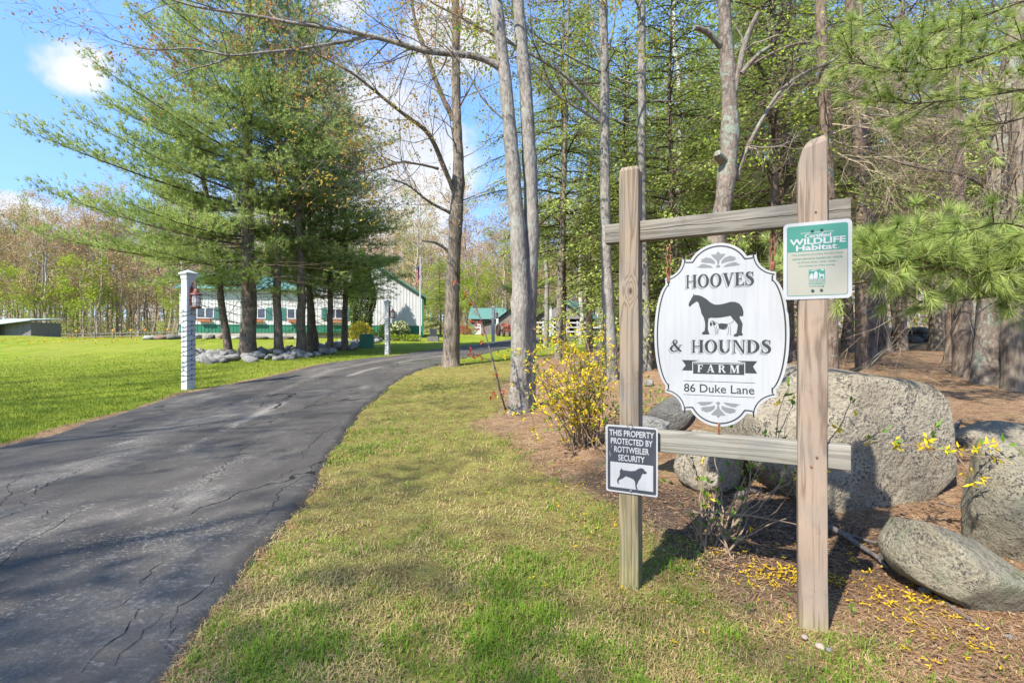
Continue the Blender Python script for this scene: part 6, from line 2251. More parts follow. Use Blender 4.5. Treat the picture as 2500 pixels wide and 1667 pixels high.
# ------------------------------------------------------------------ conifers
def conifer(name, rg, H, cb, Rmax, r0, kind, az=None, step=0.55, dens=1.0, ndl=(8, 0.15, 0.020), dead=True, lean=(0, 0), shape=0.7, whorl=(4, 6), bark_m=None, needle_m=None, trunk_sides=10):
    """white pine ('pine': whorls of up-swept feathery boughs) or hemlock ('hem': flat drooping sprays). Returns (trunk mesh, crown mesh)"""
    m = int(H / 0.5)
    z = np.linspace(-0.3, H, m)
    wob = np.cumsum(rg.normal(0, 0.018, (m, 2)), 0)
    X = np.c_[wob[:, 0] + lean[0] * np.maximum(z, 0), wob[:, 1] + lean[1] * np.maximum(z, 0), z]
    rad = r0 * np.clip(1 - z / H, 0.02, 1) ** 0.85 * (1 + 0.35 * np.exp(-np.maximum(z, 0) / 0.35))
    tr = MB().tube(X, rad, trunk_sides, 0, True, 0.03, rg)
    ax = lambda q: np.array([np.interp(q, z, X[:, 0]), np.interp(q, z, X[:, 1]), q])
    S, C, D = [], [], []
    zz_ = cb
    while zz_ < H - 0.3:
        t = (zz_ - cb) / (H - cb)
        prof = (1 - t) ** shape * min(1.0, 0.72 + 2.0 * t)
        nb = rg.integers(whorl[0], whorl[1])
        a0 = rg.uniform(0, 6.28)
        for b in range(nb):
            a = a0 + b * 2 * math.pi / nb + rg.normal(0, 0.3)
            Lb = Rmax * prof * rg.uniform(0.58, 1.12) * (az(a, zz_) if az else 1.0)
            if Lb < 0.15:
                continue
            hd = np.array([math.cos(a), math.sin(a), 0])
            p0 = ax(zz_ + rg.normal(0, 0.1))
            k = 7
            s = np.linspace(0, 1, k)
            if kind == 'pine':
                e0 = -0.10 + 0.80 * t + rg.normal(0, 0.13)
                zc = Lb * (e0 * s + 0.16 * s ** 2)
            else:
                e0 = 0.18 + 0.35 * t + rg.normal(0, 0.08)
                zc = Lb * (e0 * s - 0.42 * s ** 2)
            side = np.array([-hd[1], hd[0], 0])
            bend = rg.normal(0, 0.10) * Lb
            B = p0 + np.outer(s * Lb, hd) + np.outer(zc, UP) + np.outer(bend * s ** 2, side)
            rb = np.linspace(0.012 + 0.008 * Lb, 0.006, k)
            for i in range(k - 1):
                S.append((B[i], B[i + 1], rb[i], rb[i + 1]))
            ns = max(3, int(Lb / (0.19 if kind == 'pine' else 0.17) * dens))
            for q in np.linspace(0.22 if kind == 'pine' else 0.12, 1.0, ns):
                i = min(int(q * (k - 1)), k - 2)
                f = q * (k - 1) - i
                o = B[i] * (1 - f) + B[i + 1] * f
                bd = nrm(B[i + 1] - B[i])
                for sg in (-1, 1):
                    th = sg * rg.uniform(0.6, 1.05)
                    dd = nrm(bd * math.cos(th) + side * math.sin(th) + UP * (rg.uniform(0.0, 0.35) if kind == 'pine' else rg.uniform(-0.28, 0.02)))
                    l2 = ((0.42 if kind == 'pine' else 0.34) * Lb * (1.08 - q) + (0.30 if kind == 'pine' else 0.18)) * rg.uniform(0.55, 1.25)
                    l2 = min(l2, 1.9)
                    e = o + dd * l2 + UP * (0.06 if kind == 'pine' else -0.12) * l2
                    S.append((o, e, 0.006, 0.003))
                    stp = 0.105 if kind == 'pine' else 0.045
                    nt_ = max(2, int(l2 * 0.85 / stp * dens))
                    for w in np.linspace(0.18, 1.0, nt_):
                        c = o + (e - o) * w + rg.normal(0, 0.10 if kind == 'pine' else 0.045, 3)
                        C.append(c)
                        if kind == 'pine':
                            D.append(dd + UP * 0.35 + bd * 0.3 + rg.normal(0, 0.3, 3))
                        else:
                            D.append(dd * 0.7 + bd * 0.35 + side * sg * rg.uniform(-0.9, 1.1) * 0.8 - UP * rg.uniform(0, 0.35))
        zz_ += step * rg.uniform(0.75, 1.25) * (1.0 if t < 0.8 else 0.7)
    if dead:
        zd = cb * 0.35
        while zd < cb + 1.0:
            for _ in range(2):
                a = rg.uniform(0, 6.28)
                hd = np.array([math.cos(a), math.sin(a), rg.normal(0.05, 0.12)])
                grow(rg, S, [], ax(zd), hd, Rmax * rg.uniform(0.25, 0.55), 0.014, 1, 0.16, -0.02, 2, 0.55, 0.7, 4)
            zd += 0.30
    cr = MB()
    add_sticks(cr, S, 0)
    C, D = np.array(C), np.array(D)
    if kind == 'pine':
        cr.tufts(C, D, ndl[0], ndl[1], 0.62, ndl[2], 1, rg)
        print(name, 'tufts', len(C))
    else:
        Nn = rg.normal(0, 0.5, (len(C), 3)) + UP + np.array([-0.25, -0.3, 0])
        s = ndl[1] * rg.uniform(0.6, 1.25, len(C))
        print(name, 'leaves', len(C))
        cr.leaves(C, D, Nn, s, s * ndl[2], 1)
    bm_ = bark_m or (M_bark_pine if kind == 'pine' else M_bark_hem)
    nm_ = needle_m or (M_pine_far if kind == 'pine' else M_hem)
    return tr.mesh('trunk', bm_, True), cr.mesh('crown', [M_ptwig, nm_])


PROTO = {}


def tree_from(meshes, label, cat, loc, rotz=0.0, scale=1.0, group=None, name='pine_tree'):
    t = thing(name, label, cat, loc, rotz, group)
    s = scale if hasattr(scale, '__len__') else (scale,) * 3
    t.scale = s
    obj('trunk', meshes[0], None, t)
    obj('crown', meshes[1], None, t)
    return t


# --- the group of big white pines in the stone bed
def pines():
    rg = np.random.default_rng(101)
    G = 'white pines in the stone bed'
    def az_big(a, z):
        # open to the left and to the road, crowded by its neighbours on the right
        c = math.cos(a - math.pi * 1.06)
        if math.sin(a) < 0.2 and 4.9 < z < 8.0 and c < 0.75:
            return 0.24
        return 0.45 + (0.43 - 0.012 * max(z - 6, 0)) * max(c, -0.35)
    big = conifer('pine', rg, 21.5, 2.9, 8.9, 0.30, 'pine', az_big, 0.44, 0.95, (12, 0.20, 0.018), shape=0.85)
    b2 = conifer('pine', rg, 17.5, 6.6, 4.2, 0.185, 'pine', None, 0.58, 0.85, (11, 0.20, 0.018), shape=0.85)
    b3 = conifer('pine', rg, 15.0, 3.3, 4.2, 0.145, 'pine', None, 0.62, 0.8, (11, 0.20, 0.018), shape=0.75)
    PROTO['pine_b'], PROTO['pine_c'] = b2, b3
    t1 = conifer('pine', rg, 15.5, 3.6, 3.7, 0.155, 'pine', lambda a, z: 1.0 if math.cos(a - math.pi) > -0.2 else 0.4, 0.6, 0.9, (8, 0.20, 0.025), lean=(-0.155, 0.02), shape=0.8)
    tree_from(t1, 'white pine with a thin trunk leaning left, leftmost in the stone bed', 'tree', base(560, 20.6), 0, 1, G)
    tree_from(big, 'largest white pine with the thickest trunk and long boughs sweeping left over the lawn', 'tree', base(606, 19.3), 0, 1, G)
    tree_from(b2, 'white pine with a mossy grey trunk, third from the left in the stone bed', 'tree', base(681, 19.8), 0.6, (0.95, 0.95, 0.95), G)
    tree_from(b2, 'white pine with a dark straight trunk in the middle of the stone bed', 'tree', base(737, 20.6), 2.7, (1.05, 1.05, 1.0), G)
    tree_from(b3, 'thin white pine close behind the dark middle trunk of the stone bed', 'tree', base(757, 22.6), 4.0, 1, G)
    t6 = conifer('pine', rg, 13.5, 4.0, 3.2, 0.15, 'pine', None, 0.6, 0.9, (8, 0.20, 0.025), lean=(-0.10, 0.0), shape=0.8)
    tree_from(t6, 'pale trunked white pine leaning left behind the middle of the stone bed', 'tree', base(772, 23.5), 0, 1, G)
    tree_from(b3, 'slim white pine with a forked trunk toward the right end of the stone bed', 'tree', base(806, 23.0), 1.3, (1.02, 1.02, 0.86), G)
    tree_from(b3, 'slim white pine at the right end of the stone bed nearest the utility box', 'tree', base(841, 24.5), 5.2, (1.08, 1.08, 0.80), G)


pines()


# --- hemlocks and pines of the wood on the right
def wood():
    rg = np.random.default_rng(202)
    h1 = conifer('hemlock', rg, 12.5, 3.3, 3.5, 0.135, 'hem', None, 0.40, 1.25, (1, 0.082, 0.5), shape=0.7, trunk_sides=8)
    h2 = conifer('hemlock', rg, 15.0, 2.6, 3.1, 0.15, 'hem', None, 0.44, 1.2, (1, 0.085, 0.5), shape=0.6, trunk_sides=8)
    h3 = conifer('hemlock', rg, 9.0, 0.9, 2.6, 0.10, 'hem', None, 0.34, 1.25, (1, 0.075, 0.5), shape=0.7, trunk_sides=8)
    h4 = conifer('hemlock', rg, 9.5, 2.5, 2.7, 0.11, 'hem', None, 0.36, 1.2, (1, 0.075, 0.5), shape=0.65, trunk_sides=8)
    PROTO['h1'], PROTO['h2'], PROTO['h3'] = h1, h2, h3
    pb, pc = PROTO['pine_b'], PROTO['pine_c']
    G = 'hemlocks of the wood'
    GP = 'pines of the wood'
    L1 = [
        (h1, 1372, 15.0, 0.0, 1.0, 'dark hemlock with layered drooping boughs behind the twin grey trunk', G, 'hemlock_tree'),
        (h3, 1530, 13.0, 1.0, 1.0, 'bushy young hemlock seen between the slim grey trunk and the darker sign post', G, 'hemlock_tree'),
        (h2, 1440, 20.0, 2.0, 1.0, 'tall hemlock standing behind the slim grey trunk', G, 'hemlock_tree'),
        (h3, 1650, 10.5, 2.2, 0.95, 'young hemlock filling the frame behind the oval sign', G, 'hemlock_tree'),
        (pc, 1600, 17.0, 0.8, 0.72, 'light green pine rising above the top rail between the posts', GP, 'pine_tree'),
        (pb, 1720, 23.0, 1.9, 0.8, 'taller pine behind the lichen spotted trunk', GP, 'pine_tree'),
        (h4, 1890, 9.0, 2.9, 1.0, 'young hemlock in front of the thick dark trunk, left of the reddish post', G, 'hemlock_tree'),
        (pc, 1830, 12.0, 4.4, 0.62, 'light green young pine left of the reddish post', GP, 'pine_tree'),
        (h1, 1860, 14.5, 3.3, 1.0, 'hemlock behind the top of the reddish post, to its left', G, 'hemlock_tree'),
        (h2, 1985, 17.0, 0.5, 1.0, 'tall dark hemlock directly behind the reddish post', G, 'hemlock_tree'),
        (h4, 2075, 11.5, 4.0, 1.0, 'young hemlock right of the reddish post behind the wildlife sign', G, 'hemlock_tree'),
        (h1, 2200, 13.0, 5.1, 1.0, 'hemlock spreading over the boulder, behind the tangle of bare twigs', G, 'hemlock_tree'),
        (h2, 2330, 16.0, 1.2, 0.9, 'hemlock with a straight trunk just in front of the stone wall', G, 'hemlock_tree'),
        (h1, 2480, 14.5, 2.8, 1.05, 'hemlock at the right edge behind the rough barked trunk', G, 'hemlock_tree'),
        (pc, 2100, 22.0, 2.4, 0.9, 'pine far back in the wood behind the white board fence', GP, 'pine_tree'),
        (h2, 1800, 27.0, 2.6, 1.0, 'distant hemlock left of the reddish post', G, 'hemlock_tree'),
        (h4, 2290, 19.5, 0.3, 1.0, 'low hemlock beside the stone wall', G, 'hemlock_tree'),
        (h3, 1555, 24.0, 5.5, 1.1, 'low hemlock beside the drive where it bends away', G, 'hemlock_tree'),
        (pc, 1290, 30.0, 1.5, 0.55, 'round topped pine beyond the drive behind the twin trunk', GP, 'pine_tree'),
        (h3, 1075, 46.0, 3.2, 0.85, 'small spruce like evergreen beside the flagpole', G, 'hemlock_tree'),
        (pc, 1115, 72.0, 2.0, 0.75, 'far pine standing above the bare wood beyond the barn', GP, 'pine_tree'),
    ]
    for pr, u, Y, rot, sc, lab, grp, nm in L1:
        tree_from(pr, lab, 'tree', base(u, Y), rot, sc, grp, nm)


wood()


# ------------------------------------------------------------------ surveyed trunks
def P3(path, Y0, Y1=None):
    Y1 = Y0 if Y1 is None else Y1
    n = len(path)
    return np.array([at(u, v, Y0 + (Y1 - Y0) * i / max(1, n - 1)) for i, (u, v) in enumerate(path)])


def bare_tree(name, label, Y, trunk, widths, m, limbs=(), twigs=None, seed=0, group=None, stems=(), flare=0.35, bumps=4, cat='tree', dead=None):
    """trunk: bearings/elevations up the stem, widths in px there; limbs: (path, Y0, Y1, w0, w1, subbranches, length)"""
    rg = np.random.default_rng(seed)
    b = base(trunk[0][0], Y)
    path = P3(trunk, Y)
    path[0] = b - [0, 0, 0.15]
    rad = np.array(widths) / 2 * Y / FPX
    t = thing(name, label, cat, b, 0, group)
    mb, X, R = trunk_mb(path - b, rad, seed, 14, flare, 0.03, bumps)
    obj('trunk', mb, m, t, True)
    for st, w in stems:
        p2 = P3(st, Y + 0.12)
        mb, _, _ = trunk_mb(p2 - b, np.array(w) / 2 * Y / FPX, seed + 3, 12, 0.2, 0.03, bumps)
        obj('stem', mb, m, t, True)
    S, T = [], []
    for lp in limbs:
        path_, ya, yb, w0, w1, nsub, ls = lp[:7]
        q = P3(path_, ya, yb)
        n = len(q)
        r = np.linspace(w0, w1, n) / 2 * ya / FPX
        mb, Xl, Rl = trunk_mb(q - b, r, seed + 11, 7, 0.3, 0.04, 2)
        obj('limb', mb, m, t, True)
        for _ in range(nsub):
            k = rg.integers(max(1, len(Xl) // 5), len(Xl))
            k2 = min(k + 1, len(Xl) - 1)
            d = nrm(Xl[k2] - Xl[k - 1])
            grow(rg, S, T, Xl[k], nrm(d * 0.8 + nrm(rg.normal(size=3)) * 0.9), ls * rg.uniform(0.5, 1.2), max(min(Rl[k] * 0.55, 0.012), 0.0035), 2, 0.2, 0.04, 2, 0.62, 0.8)
    if twigs:
        for (v0, v1, n, ls, upw, depth) in twigs.get('auto', ()):
            for _ in range(n):
                v = rg.uniform(min(v0, v1), max(v0, v1))
                z = CAM_Z - (v - 833.5) / FPX * Y - b[2]
                i = int(np.argmin(np.abs(X[:, 2] - z)))
                a = rg.uniform(0, 6.28)
                grow(rg, S, T, X[i], np.array([math.cos(a), math.sin(a), upw]), ls * rg.uniform(0.6, 1.2), min(R[i] * 0.4, 0.02), depth, 0.2, 0.05, 2, 0.62, 0.75)
    if S:
        cr = MB()
        add_sticks(cr, S, 0)
        mats = [M_mtwig]
        if twigs and 'buds' in twigs:
            for mm, k, size, frac in twigs['buds']:
                mats.append(mm)
                add_buds(cr, T, len(mats) - 1, rg, k, size, 0.7, frac)
        obj('crown', cr, mats, t)
    if dead:
        S = []
        for (v0, v1, n, ls, dirx, diry, dz) in dead:
            for _ in range(n):
                v = rg.uniform(min(v0, v1), max(v0, v1))
                z = CAM_Z - (v - 833.5) / FPX * Y - b[2]
                i = int(np.argmin(np.abs(X[:, 2] - z)))
                d = nrm(np.array([dirx, diry, dz]) + rg.normal(0, 0.45, 3))
                grow(rg, S, [], X[i], d, ls * rg.uniform(0.5, 1.25), 0.011, 2, 0.11, -0.035, 2, 0.62, 0.55, 6)
        mb = MB()
        add_sticks(mb, S, 0)
        obj('dead_branches', mb, M_dtwig, t)
    return t


BUDS_A = {'auto': ((280, -300, 16, 2.2, 0.5, 3), (520, 250, 6, 1.4, 0.4, 2)), 'buds': ((M_bud_gold, 3, 0.075, 0.17), (M_bud_red, 2, 0.065, 0.035))}
bare_tree('maple_tree', 'furrowed bare trunk standing alone beside the drive with long limbs reaching left', 13.2,
          [(1100, 896), (1103, 800), (1104, 700), (1112, 560), (1118, 470), (1120, 400), (1115, 300), (1113, 150), (1112, 0), (1110, -260)], [42, 37, 35, 31, 31, 26, 22, 20, 18, 10], M_bark_furrow,
          limbs=[([(1108, 292), (1085, 250), (1060, 190), (1045, 140), (1015, 70), (1005, 0), (990, -100)], 13.2, 12.5, 14, 6, 16, 1.7),
                 ([(1117, 487), (1083, 408), (1062, 353), (1040, 315), (998, 289), (955, 255), (904, 213), (849, 170), (785, 140), (725, 102)], 13.2, 10.5, 13, 3, 34, 1.6),
                 ([(1102, 521), (1070, 506), (1040, 489), (998, 451), (955, 438)], 13.2, 12.0, 8, 3, 10, 1.3),
                 ([(1070, 412), (1030, 402), (980, 395), (930, 412), (880, 420), (840, 405), (790, 392)], 13.0, 11.0, 6, 2, 34, 1.3),
                 ([(1105, 622), (1085, 605), (1066, 592), (1030, 588)], 13.2, 12.9, 9, 4, 0, 1),
                 ([(1123, 258), (1145, 220), (1166, 180)], 13.2, 12.9, 5, 2, 3, 0.7)],
          twigs=BUDS_A, seed=11)

BUDS_B = {'auto': ((60, -350, 16, 1.6, 0.5, 3),), 'buds': ((M_bud_gold, 2, 0.052, 0.6), (M_bud_red, 1, 0.05, 0.15))}
bare_tree('ash_tree', 'pair of smooth grey trunks rising from one root beside the forsythia', 7.4,
          [(1268, 1012), (1269, 900), (1270, 800), (1272, 700), (1266, 600), (1256, 450), (1246, 330), (1234, 200), (1222, 100), (1212, 0), (1195, -170)], [52, 46, 45, 44, 38, 35, 34, 31, 28, 26, 18], M_bark_grey,
          stems=[([(1284, 1020), (1288, 850), (1291, 700), (1298, 600), (1296, 450), (1288, 300), (1283, 200), (1272, 100), (1265, 0), (1252, -170)], [44, 40, 40, 38, 35, 33, 31, 28, 26, 18])],
          limbs=[([(1226, 168), (1180, 140), (1134, 132), (1074, 132), (1023, 123), (955, 100), (904, 87), (849, 77), (785, 66), (700, 55), (630, 40), (532, 26), (468, 17), (421, 2), (370, -20)], 7.4, 6.4, 17, 3, 26, 0.8),
                 ([(898, 87), (860, 100), (790, 110), (700, 125), (640, 128), (560, 140), (520, 128), (460, 114), (420, 122), (350, 123), (300, 105), (268, 95)], 7.0, 6.3, 8, 2, 22, 0.6),
                 ([(560, 140), (520, 160), (470, 165), (420, 190), (380, 207)], 6.7, 6.5, 4, 1.5, 8, 0.4),
                 ([(1240, 300), (1180, 250), (1150, 190), (1120, 140), (1060, 90), (1000, 60)], 7.4, 6.9, 5, 2, 12, 0.6)],
          twigs={'auto': BUDS_B['auto'], 'buds': ((M_bud_red, 2, 0.042, 0.18), (M_bud_gold, 2, 0.045, 0.14))}, seed=12)

bare_tree('maple_tree', 'slim straight grey trunk just left of the darker sign post', 9.0,
          [(1492, 892), (1488, 800), (1482, 700), (1479, 600), (1477, 450), (1476, 300), (1477, 200), (1474, 100), (1472, 0), (1470, -170)], [34, 28, 27, 25, 24, 23, 22, 21, 20, 14], M_bark_grey,
          limbs=[([(1467, 272), (1423, 230), (1380, 183), (1338, 157), (1295, 132), (1232, 98), (1168, 68), (1125, 43), (1040, 0), (990, -40)], 9.0, 8.0, 10, 4, 20, 1.1),
                 ([(1468, 300), (1423, 272), (1370, 240), (1330, 204), (1300, 165), (1260, 60), (1250, 0)], 9.0, 8.4, 8, 3, 12, 0.9),
                 ([(1486, 120), (1500, 60), (1502, -20)], 9.0, 8.8, 6, 3, 4, 0.9)],
          twigs={'auto': ((200, -350, 14, 1.8, 0.6, 3),), 'buds': ((M_fresh, 3, 0.06, 0.5), (M_bud_gold, 2, 0.06, 0.4))}, seed=13)

FR = {'auto': ((330, -400, 16, 2.0, 0.6, 3),), 'buds': ((M_fresh, 3, 0.075, 0.7), (M_bud_gold, 2, 0.07, 0.35))}
bare_tree('maple_tree', 'thin grey trunk rising close behind the darker sign post', 9.8, [(1580, 950), (1572, 700), (1568, 560), (1566, 400), (1567, 200), (1566, 0), (1566, -170)], [26, 24, 23, 21, 20, 18, 12], M_bark_grey, twigs=FR, seed=14)
bare_tree('maple_tree', 'thin mossy trunk in front of the open barn', 14.0, [(1362, 855), (1368, 700), (1372, 600), (1376, 480), (1380, 350), (1384, 150), (1390, -50)], [18, 16, 15, 13, 11, 8, 5], M_bark_lichen, seed=15, bumps=2)
bare_tree('cherry_tree', 'crooked lichen spotted trunk with sawn limbs rising above the top rail', 6.2,
          [(1722, 905), (1735, 700), (1746, 600), (1757, 540), (1770, 480), (1776, 420), (1783, 340), (1783, 280), (1778, 200), (1773, 100), (1767, 0), (1760, -150)], [46, 42, 42, 40, 40, 41, 40, 36, 34, 31, 28, 20], M_bark_lichen,
          limbs=[([(1787, 262), (1800, 190), (1812, 130), (1826, 80), (1852, 30)], 6.2, 6.0, 15, 11, 3, 0.6), ([(1760, 112), (1735, 84), (1712, 72), (1695, 67)], 6.2, 6.0, 15, 10, 0, 1),
                 ([(1796, 440), (1810, 390), (1832, 345), (1862, 288), (1902, 222), (1960, 178), (2040, 150), (2060, 120)], 6.2, 6.6, 12, 6, 10, 0.7),
                 ([(1812, 180), (1835, 150), (1862, 125), (1886, 112)], 6.1, 5.9, 11, 8, 0, 1), ([(1766, 392), (1756, 384), (1751, 374)], 6.15, 6.05, 17, 15, 0, 1)],
          twigs={'auto': ((100, -300, 8, 1.2, 0.6, 3),), 'buds': ((M_fresh, 2, 0.05, 0.6),)}, seed=16, bumps=9, flare=0.2)
bare_tree('hemlock_tree', 'thick dark trunk half hidden behind the reddish post on its left', 10.0, [(1914, 880), (1913, 600), (1912, 450), (1911, 300), (1917, 150), (1924, 0), (1926, -120)], [46, 45, 44, 43, 40, 37, 32], M_bark_hem, seed=17, dead=[(500, 100, 8, 1.2, -0.3, -0.6, 0.1)])
bare_tree('pine_tree', 'slim scaly trunk rising right behind the reddish post', 6.6, [(2032, 862), (2027, 740), (2024, 560), (2021, 420), (2016, 300), (2009, 160), (2003, 0), (1999, -150)], [31, 28, 28, 27, 26, 25, 24, 18], M_bark_hem,
          limbs=[([(2002, 108), (1960, 102), (1925, 112), (1880, 132), (1830, 162)], 6.6, 6.3, 8, 4, 5, 0.6), ([(2010, 205), (1985, 208), (1955, 205), (1935, 208)], 6.6, 6.4, 6, 3, 2, 0.4)],
          seed=18, dead=[(420, 100, 12, 1.1, 0.6, -0.5, 0.15), (420, 150, 8, 0.9, -0.7, -0.5, 0.1)])
bare_tree('pine_tree', 'thin mottled trunk between the reddish post and the tangle of bare twigs', 8.5, [(2104, 880), (2102, 600), (2100, 420), (2088, 280), (2080, 120), (2076, 0), (2074, -120)], [26, 25, 25, 24, 23, 22, 18], M_bark_hem, seed=19, dead=[(480, 60, 14, 1.3, 0.3, -0.7, 0.1)])
bare_tree('pine_tree', 'rough brown trunk standing just behind the boulder', 10.0, [(2118, 874), (2118, 760), (2112, 690), (2108, 500), (2104, 300), (2100, 0)], [42, 39, 35, 22, 15, 10], M_bark_pine, seed=20)
bare_tree('pine_tree', 'darker leaning trunk close behind the rough brown one over the boulder', 11.6, [(2152, 864), (2144, 760), (2132, 640), (2120, 400), (2110, 100)], [40, 35, 30, 16, 10], M_bark_pine, seed=21, flare=0.5)
bare_tree('pine_tree', 'grey trunk farther back in front of the stone wall', 13.5, [(2297, 848), (2293, 760), (2294, 640), (2298, 400), (2300, 100)], [44, 40, 36, 30, 24], M_bark_furrow, seed=22)
bare_tree('pine_tree', 'brown trunk flared at the root left of the lichen covered one', 7.6, [(2352, 920), (2350, 850), (2346, 750), (2342, 600), (2338, 400), (2334, 100)], [42, 38, 37, 30, 20, 13], M_bark_pine, seed=23, flare=0.45)
bare_tree('pine_tree', 'dark thin trunk in the shade behind the brown flared one', 9.4, [(2322, 872), (2326, 800), (2330, 740), (2336, 600), (2340, 300)], [30, 26, 25, 22, 18], M_bark_hem, seed=24, flare=0.6)
bare_tree('pine_tree', 'big trunk crusted with pale green lichen at the right edge of the wood', 6.9, [(2408, 932), (2410, 850), (2415, 740), (2424, 600), (2434, 450), (2450, 300), (2470, 150), (2490, 0), (2500, -150)], [58, 49, 47, 46, 43, 41, 39, 36, 30], M_bark_lichen, seed=25,
          dead=[(600, 150, 20, 2.0, -0.95, -0.25, 0.12), (560, 300, 9, 1.7, -0.7, -0.6, 0.0)], limbs=[([(2425, 470), (2380, 440), (2330, 420), (2270, 415), (2200, 400), (2120, 370)], 6.8, 6.0, 9, 3, 10, 0.9), ([(2440, 400), (2400, 330), (2330, 290), (2250, 280), (2120, 282)], 6.8, 6.1, 8, 3, 10, 0.8),
                                                                                                       ([(2432, 480), (2475, 440), (2500, 420)], 6.8, 6.4, 9, 6, 3, 0.7)])
bare_tree('pine_tree', 'pale lichen covered trunk squeezed between the two biggest trunks at the right edge', 8.2, [(2446, 930), (2443, 830), (2446, 700), (2450, 500), (2452, 200)], [36, 32, 30, 22, 14], M_bark_lichen, seed=26)
bare_tree('pine_tree', 'deeply furrowed trunk cut by the right picture edge', 6.5, [(2488, 938), (2480, 800), (2484, 700), (2492, 500), (2500, 200)], [62, 55, 53, 48, 42], M_bark_furrow, seed=27, dead=[(700, 200, 16, 1.7, -0.9, -0.4, 0.05)])


# slim trunks of the wood farther back
def wood_trunks():
    rg = np.random.default_rng(303)
    protos = []
    for k in range(3):
        S, T = [], []
        H = 15.0
        pts = np.c_[np.cumsum(rg.normal(0, 0.05, 16)), np.cumsum(rg.normal(0, 0.05, 16)), np.linspace(-0.3, H, 16)]
        mb = MB().tube(pts, np.linspace(0.14, 0.03, 16), 9, 0, True, 0.04, rg)
        for _ in range(26):
            i = rg.integers(5, 16)
            a = rg.uniform(0, 6.28)
            grow(rg, S, T, pts[i], [math.cos(a), math.sin(a), 0.7], rg.uniform(1.2, 2.6), 0.022, 2, 0.18, 0.06, 2, 0.62, 0.7)
        cr = MB()
        add_sticks(cr, S, 0)
        add_buds(cr, T, 1, rg, 3, 0.11, 0.3, 0.9, 0.12)
        add_buds(cr, T, 2, rg, 1, 0.10, 0.3, 0.25, 0.12)
        protos.append((mb.mesh('trunk', (M_bark_grey, M_bark_furrow, M_bark_birch)[k], True), cr.mesh('crown', [M_mtwig, M_fresh, M_bud_gold])))
    spots = [(1545, 21, 'slim spring green tree behind the darker sign post'), (1610, 26, 'slim spring green tree seen through the frame at the left'), (1660, 16, 'slender leafing tree above the middle of the top rail'), (1700, 30, 'slender leafing tree deep behind the oval sign'),
             (1840, 19, 'slender leafing tree between the lichen spotted trunk and the reddish post'), (1885, 31, 'slender leafing tree deep left of the reddish post'), (2060, 24, 'slender leafing tree deep right of the reddish post'), (2180, 21, 'slender leafing tree behind the boulder'),
             (2245, 30, 'slender leafing tree deep behind the stone wall'), (2390, 24, 'slender leafing tree behind the brown flared trunk'), (2530, 26, 'slender leafing tree off the right edge'), (1420, 27, 'slender leafing tree beside the far bend of the drive'),
             (1330, 24, 'slender leafing tree right of the twin grey trunk'), (1760, 24, 'slender leafing tree behind the crooked lichen spotted trunk')]
    PROTO['leafing'] = protos
    for k, (u, Y, lab) in enumerate(spots):
        tree_from(protos[k % 3], lab, 'tree', base(u, Y), k * 1.3, (1, 1, 0.85 + 0.03 * (k % 5)), 'slender leafing trees of the wood', 'young_tree')


wood_trunks()


# trees just outside the frame on the left, whose thin crowns dapple the lawn and the drive
for k, (x, y, sc_, lab) in enumerate([(-14.5, 3.0, 0.8, 'thinly leafed tree out of frame beside the left lawn'), (-11.0, -1.5, 0.8, 'thinly leafed tree behind the viewer left of the drive'), (-7.2, -3.2, 0.60, 'thinly leafed tree behind the viewer close to the drive'), (-17.5, 6.5, 0.85, 'thinly leafed tree farthest out on the left lawn')]):
    tree_from(PROTO['leafing'][k % 3], lab, 'tree', (x, y, float(gz(x, y))), k * 1.7, (1.15, 1.15, sc_), 'trees left of the frame', 'young_tree')


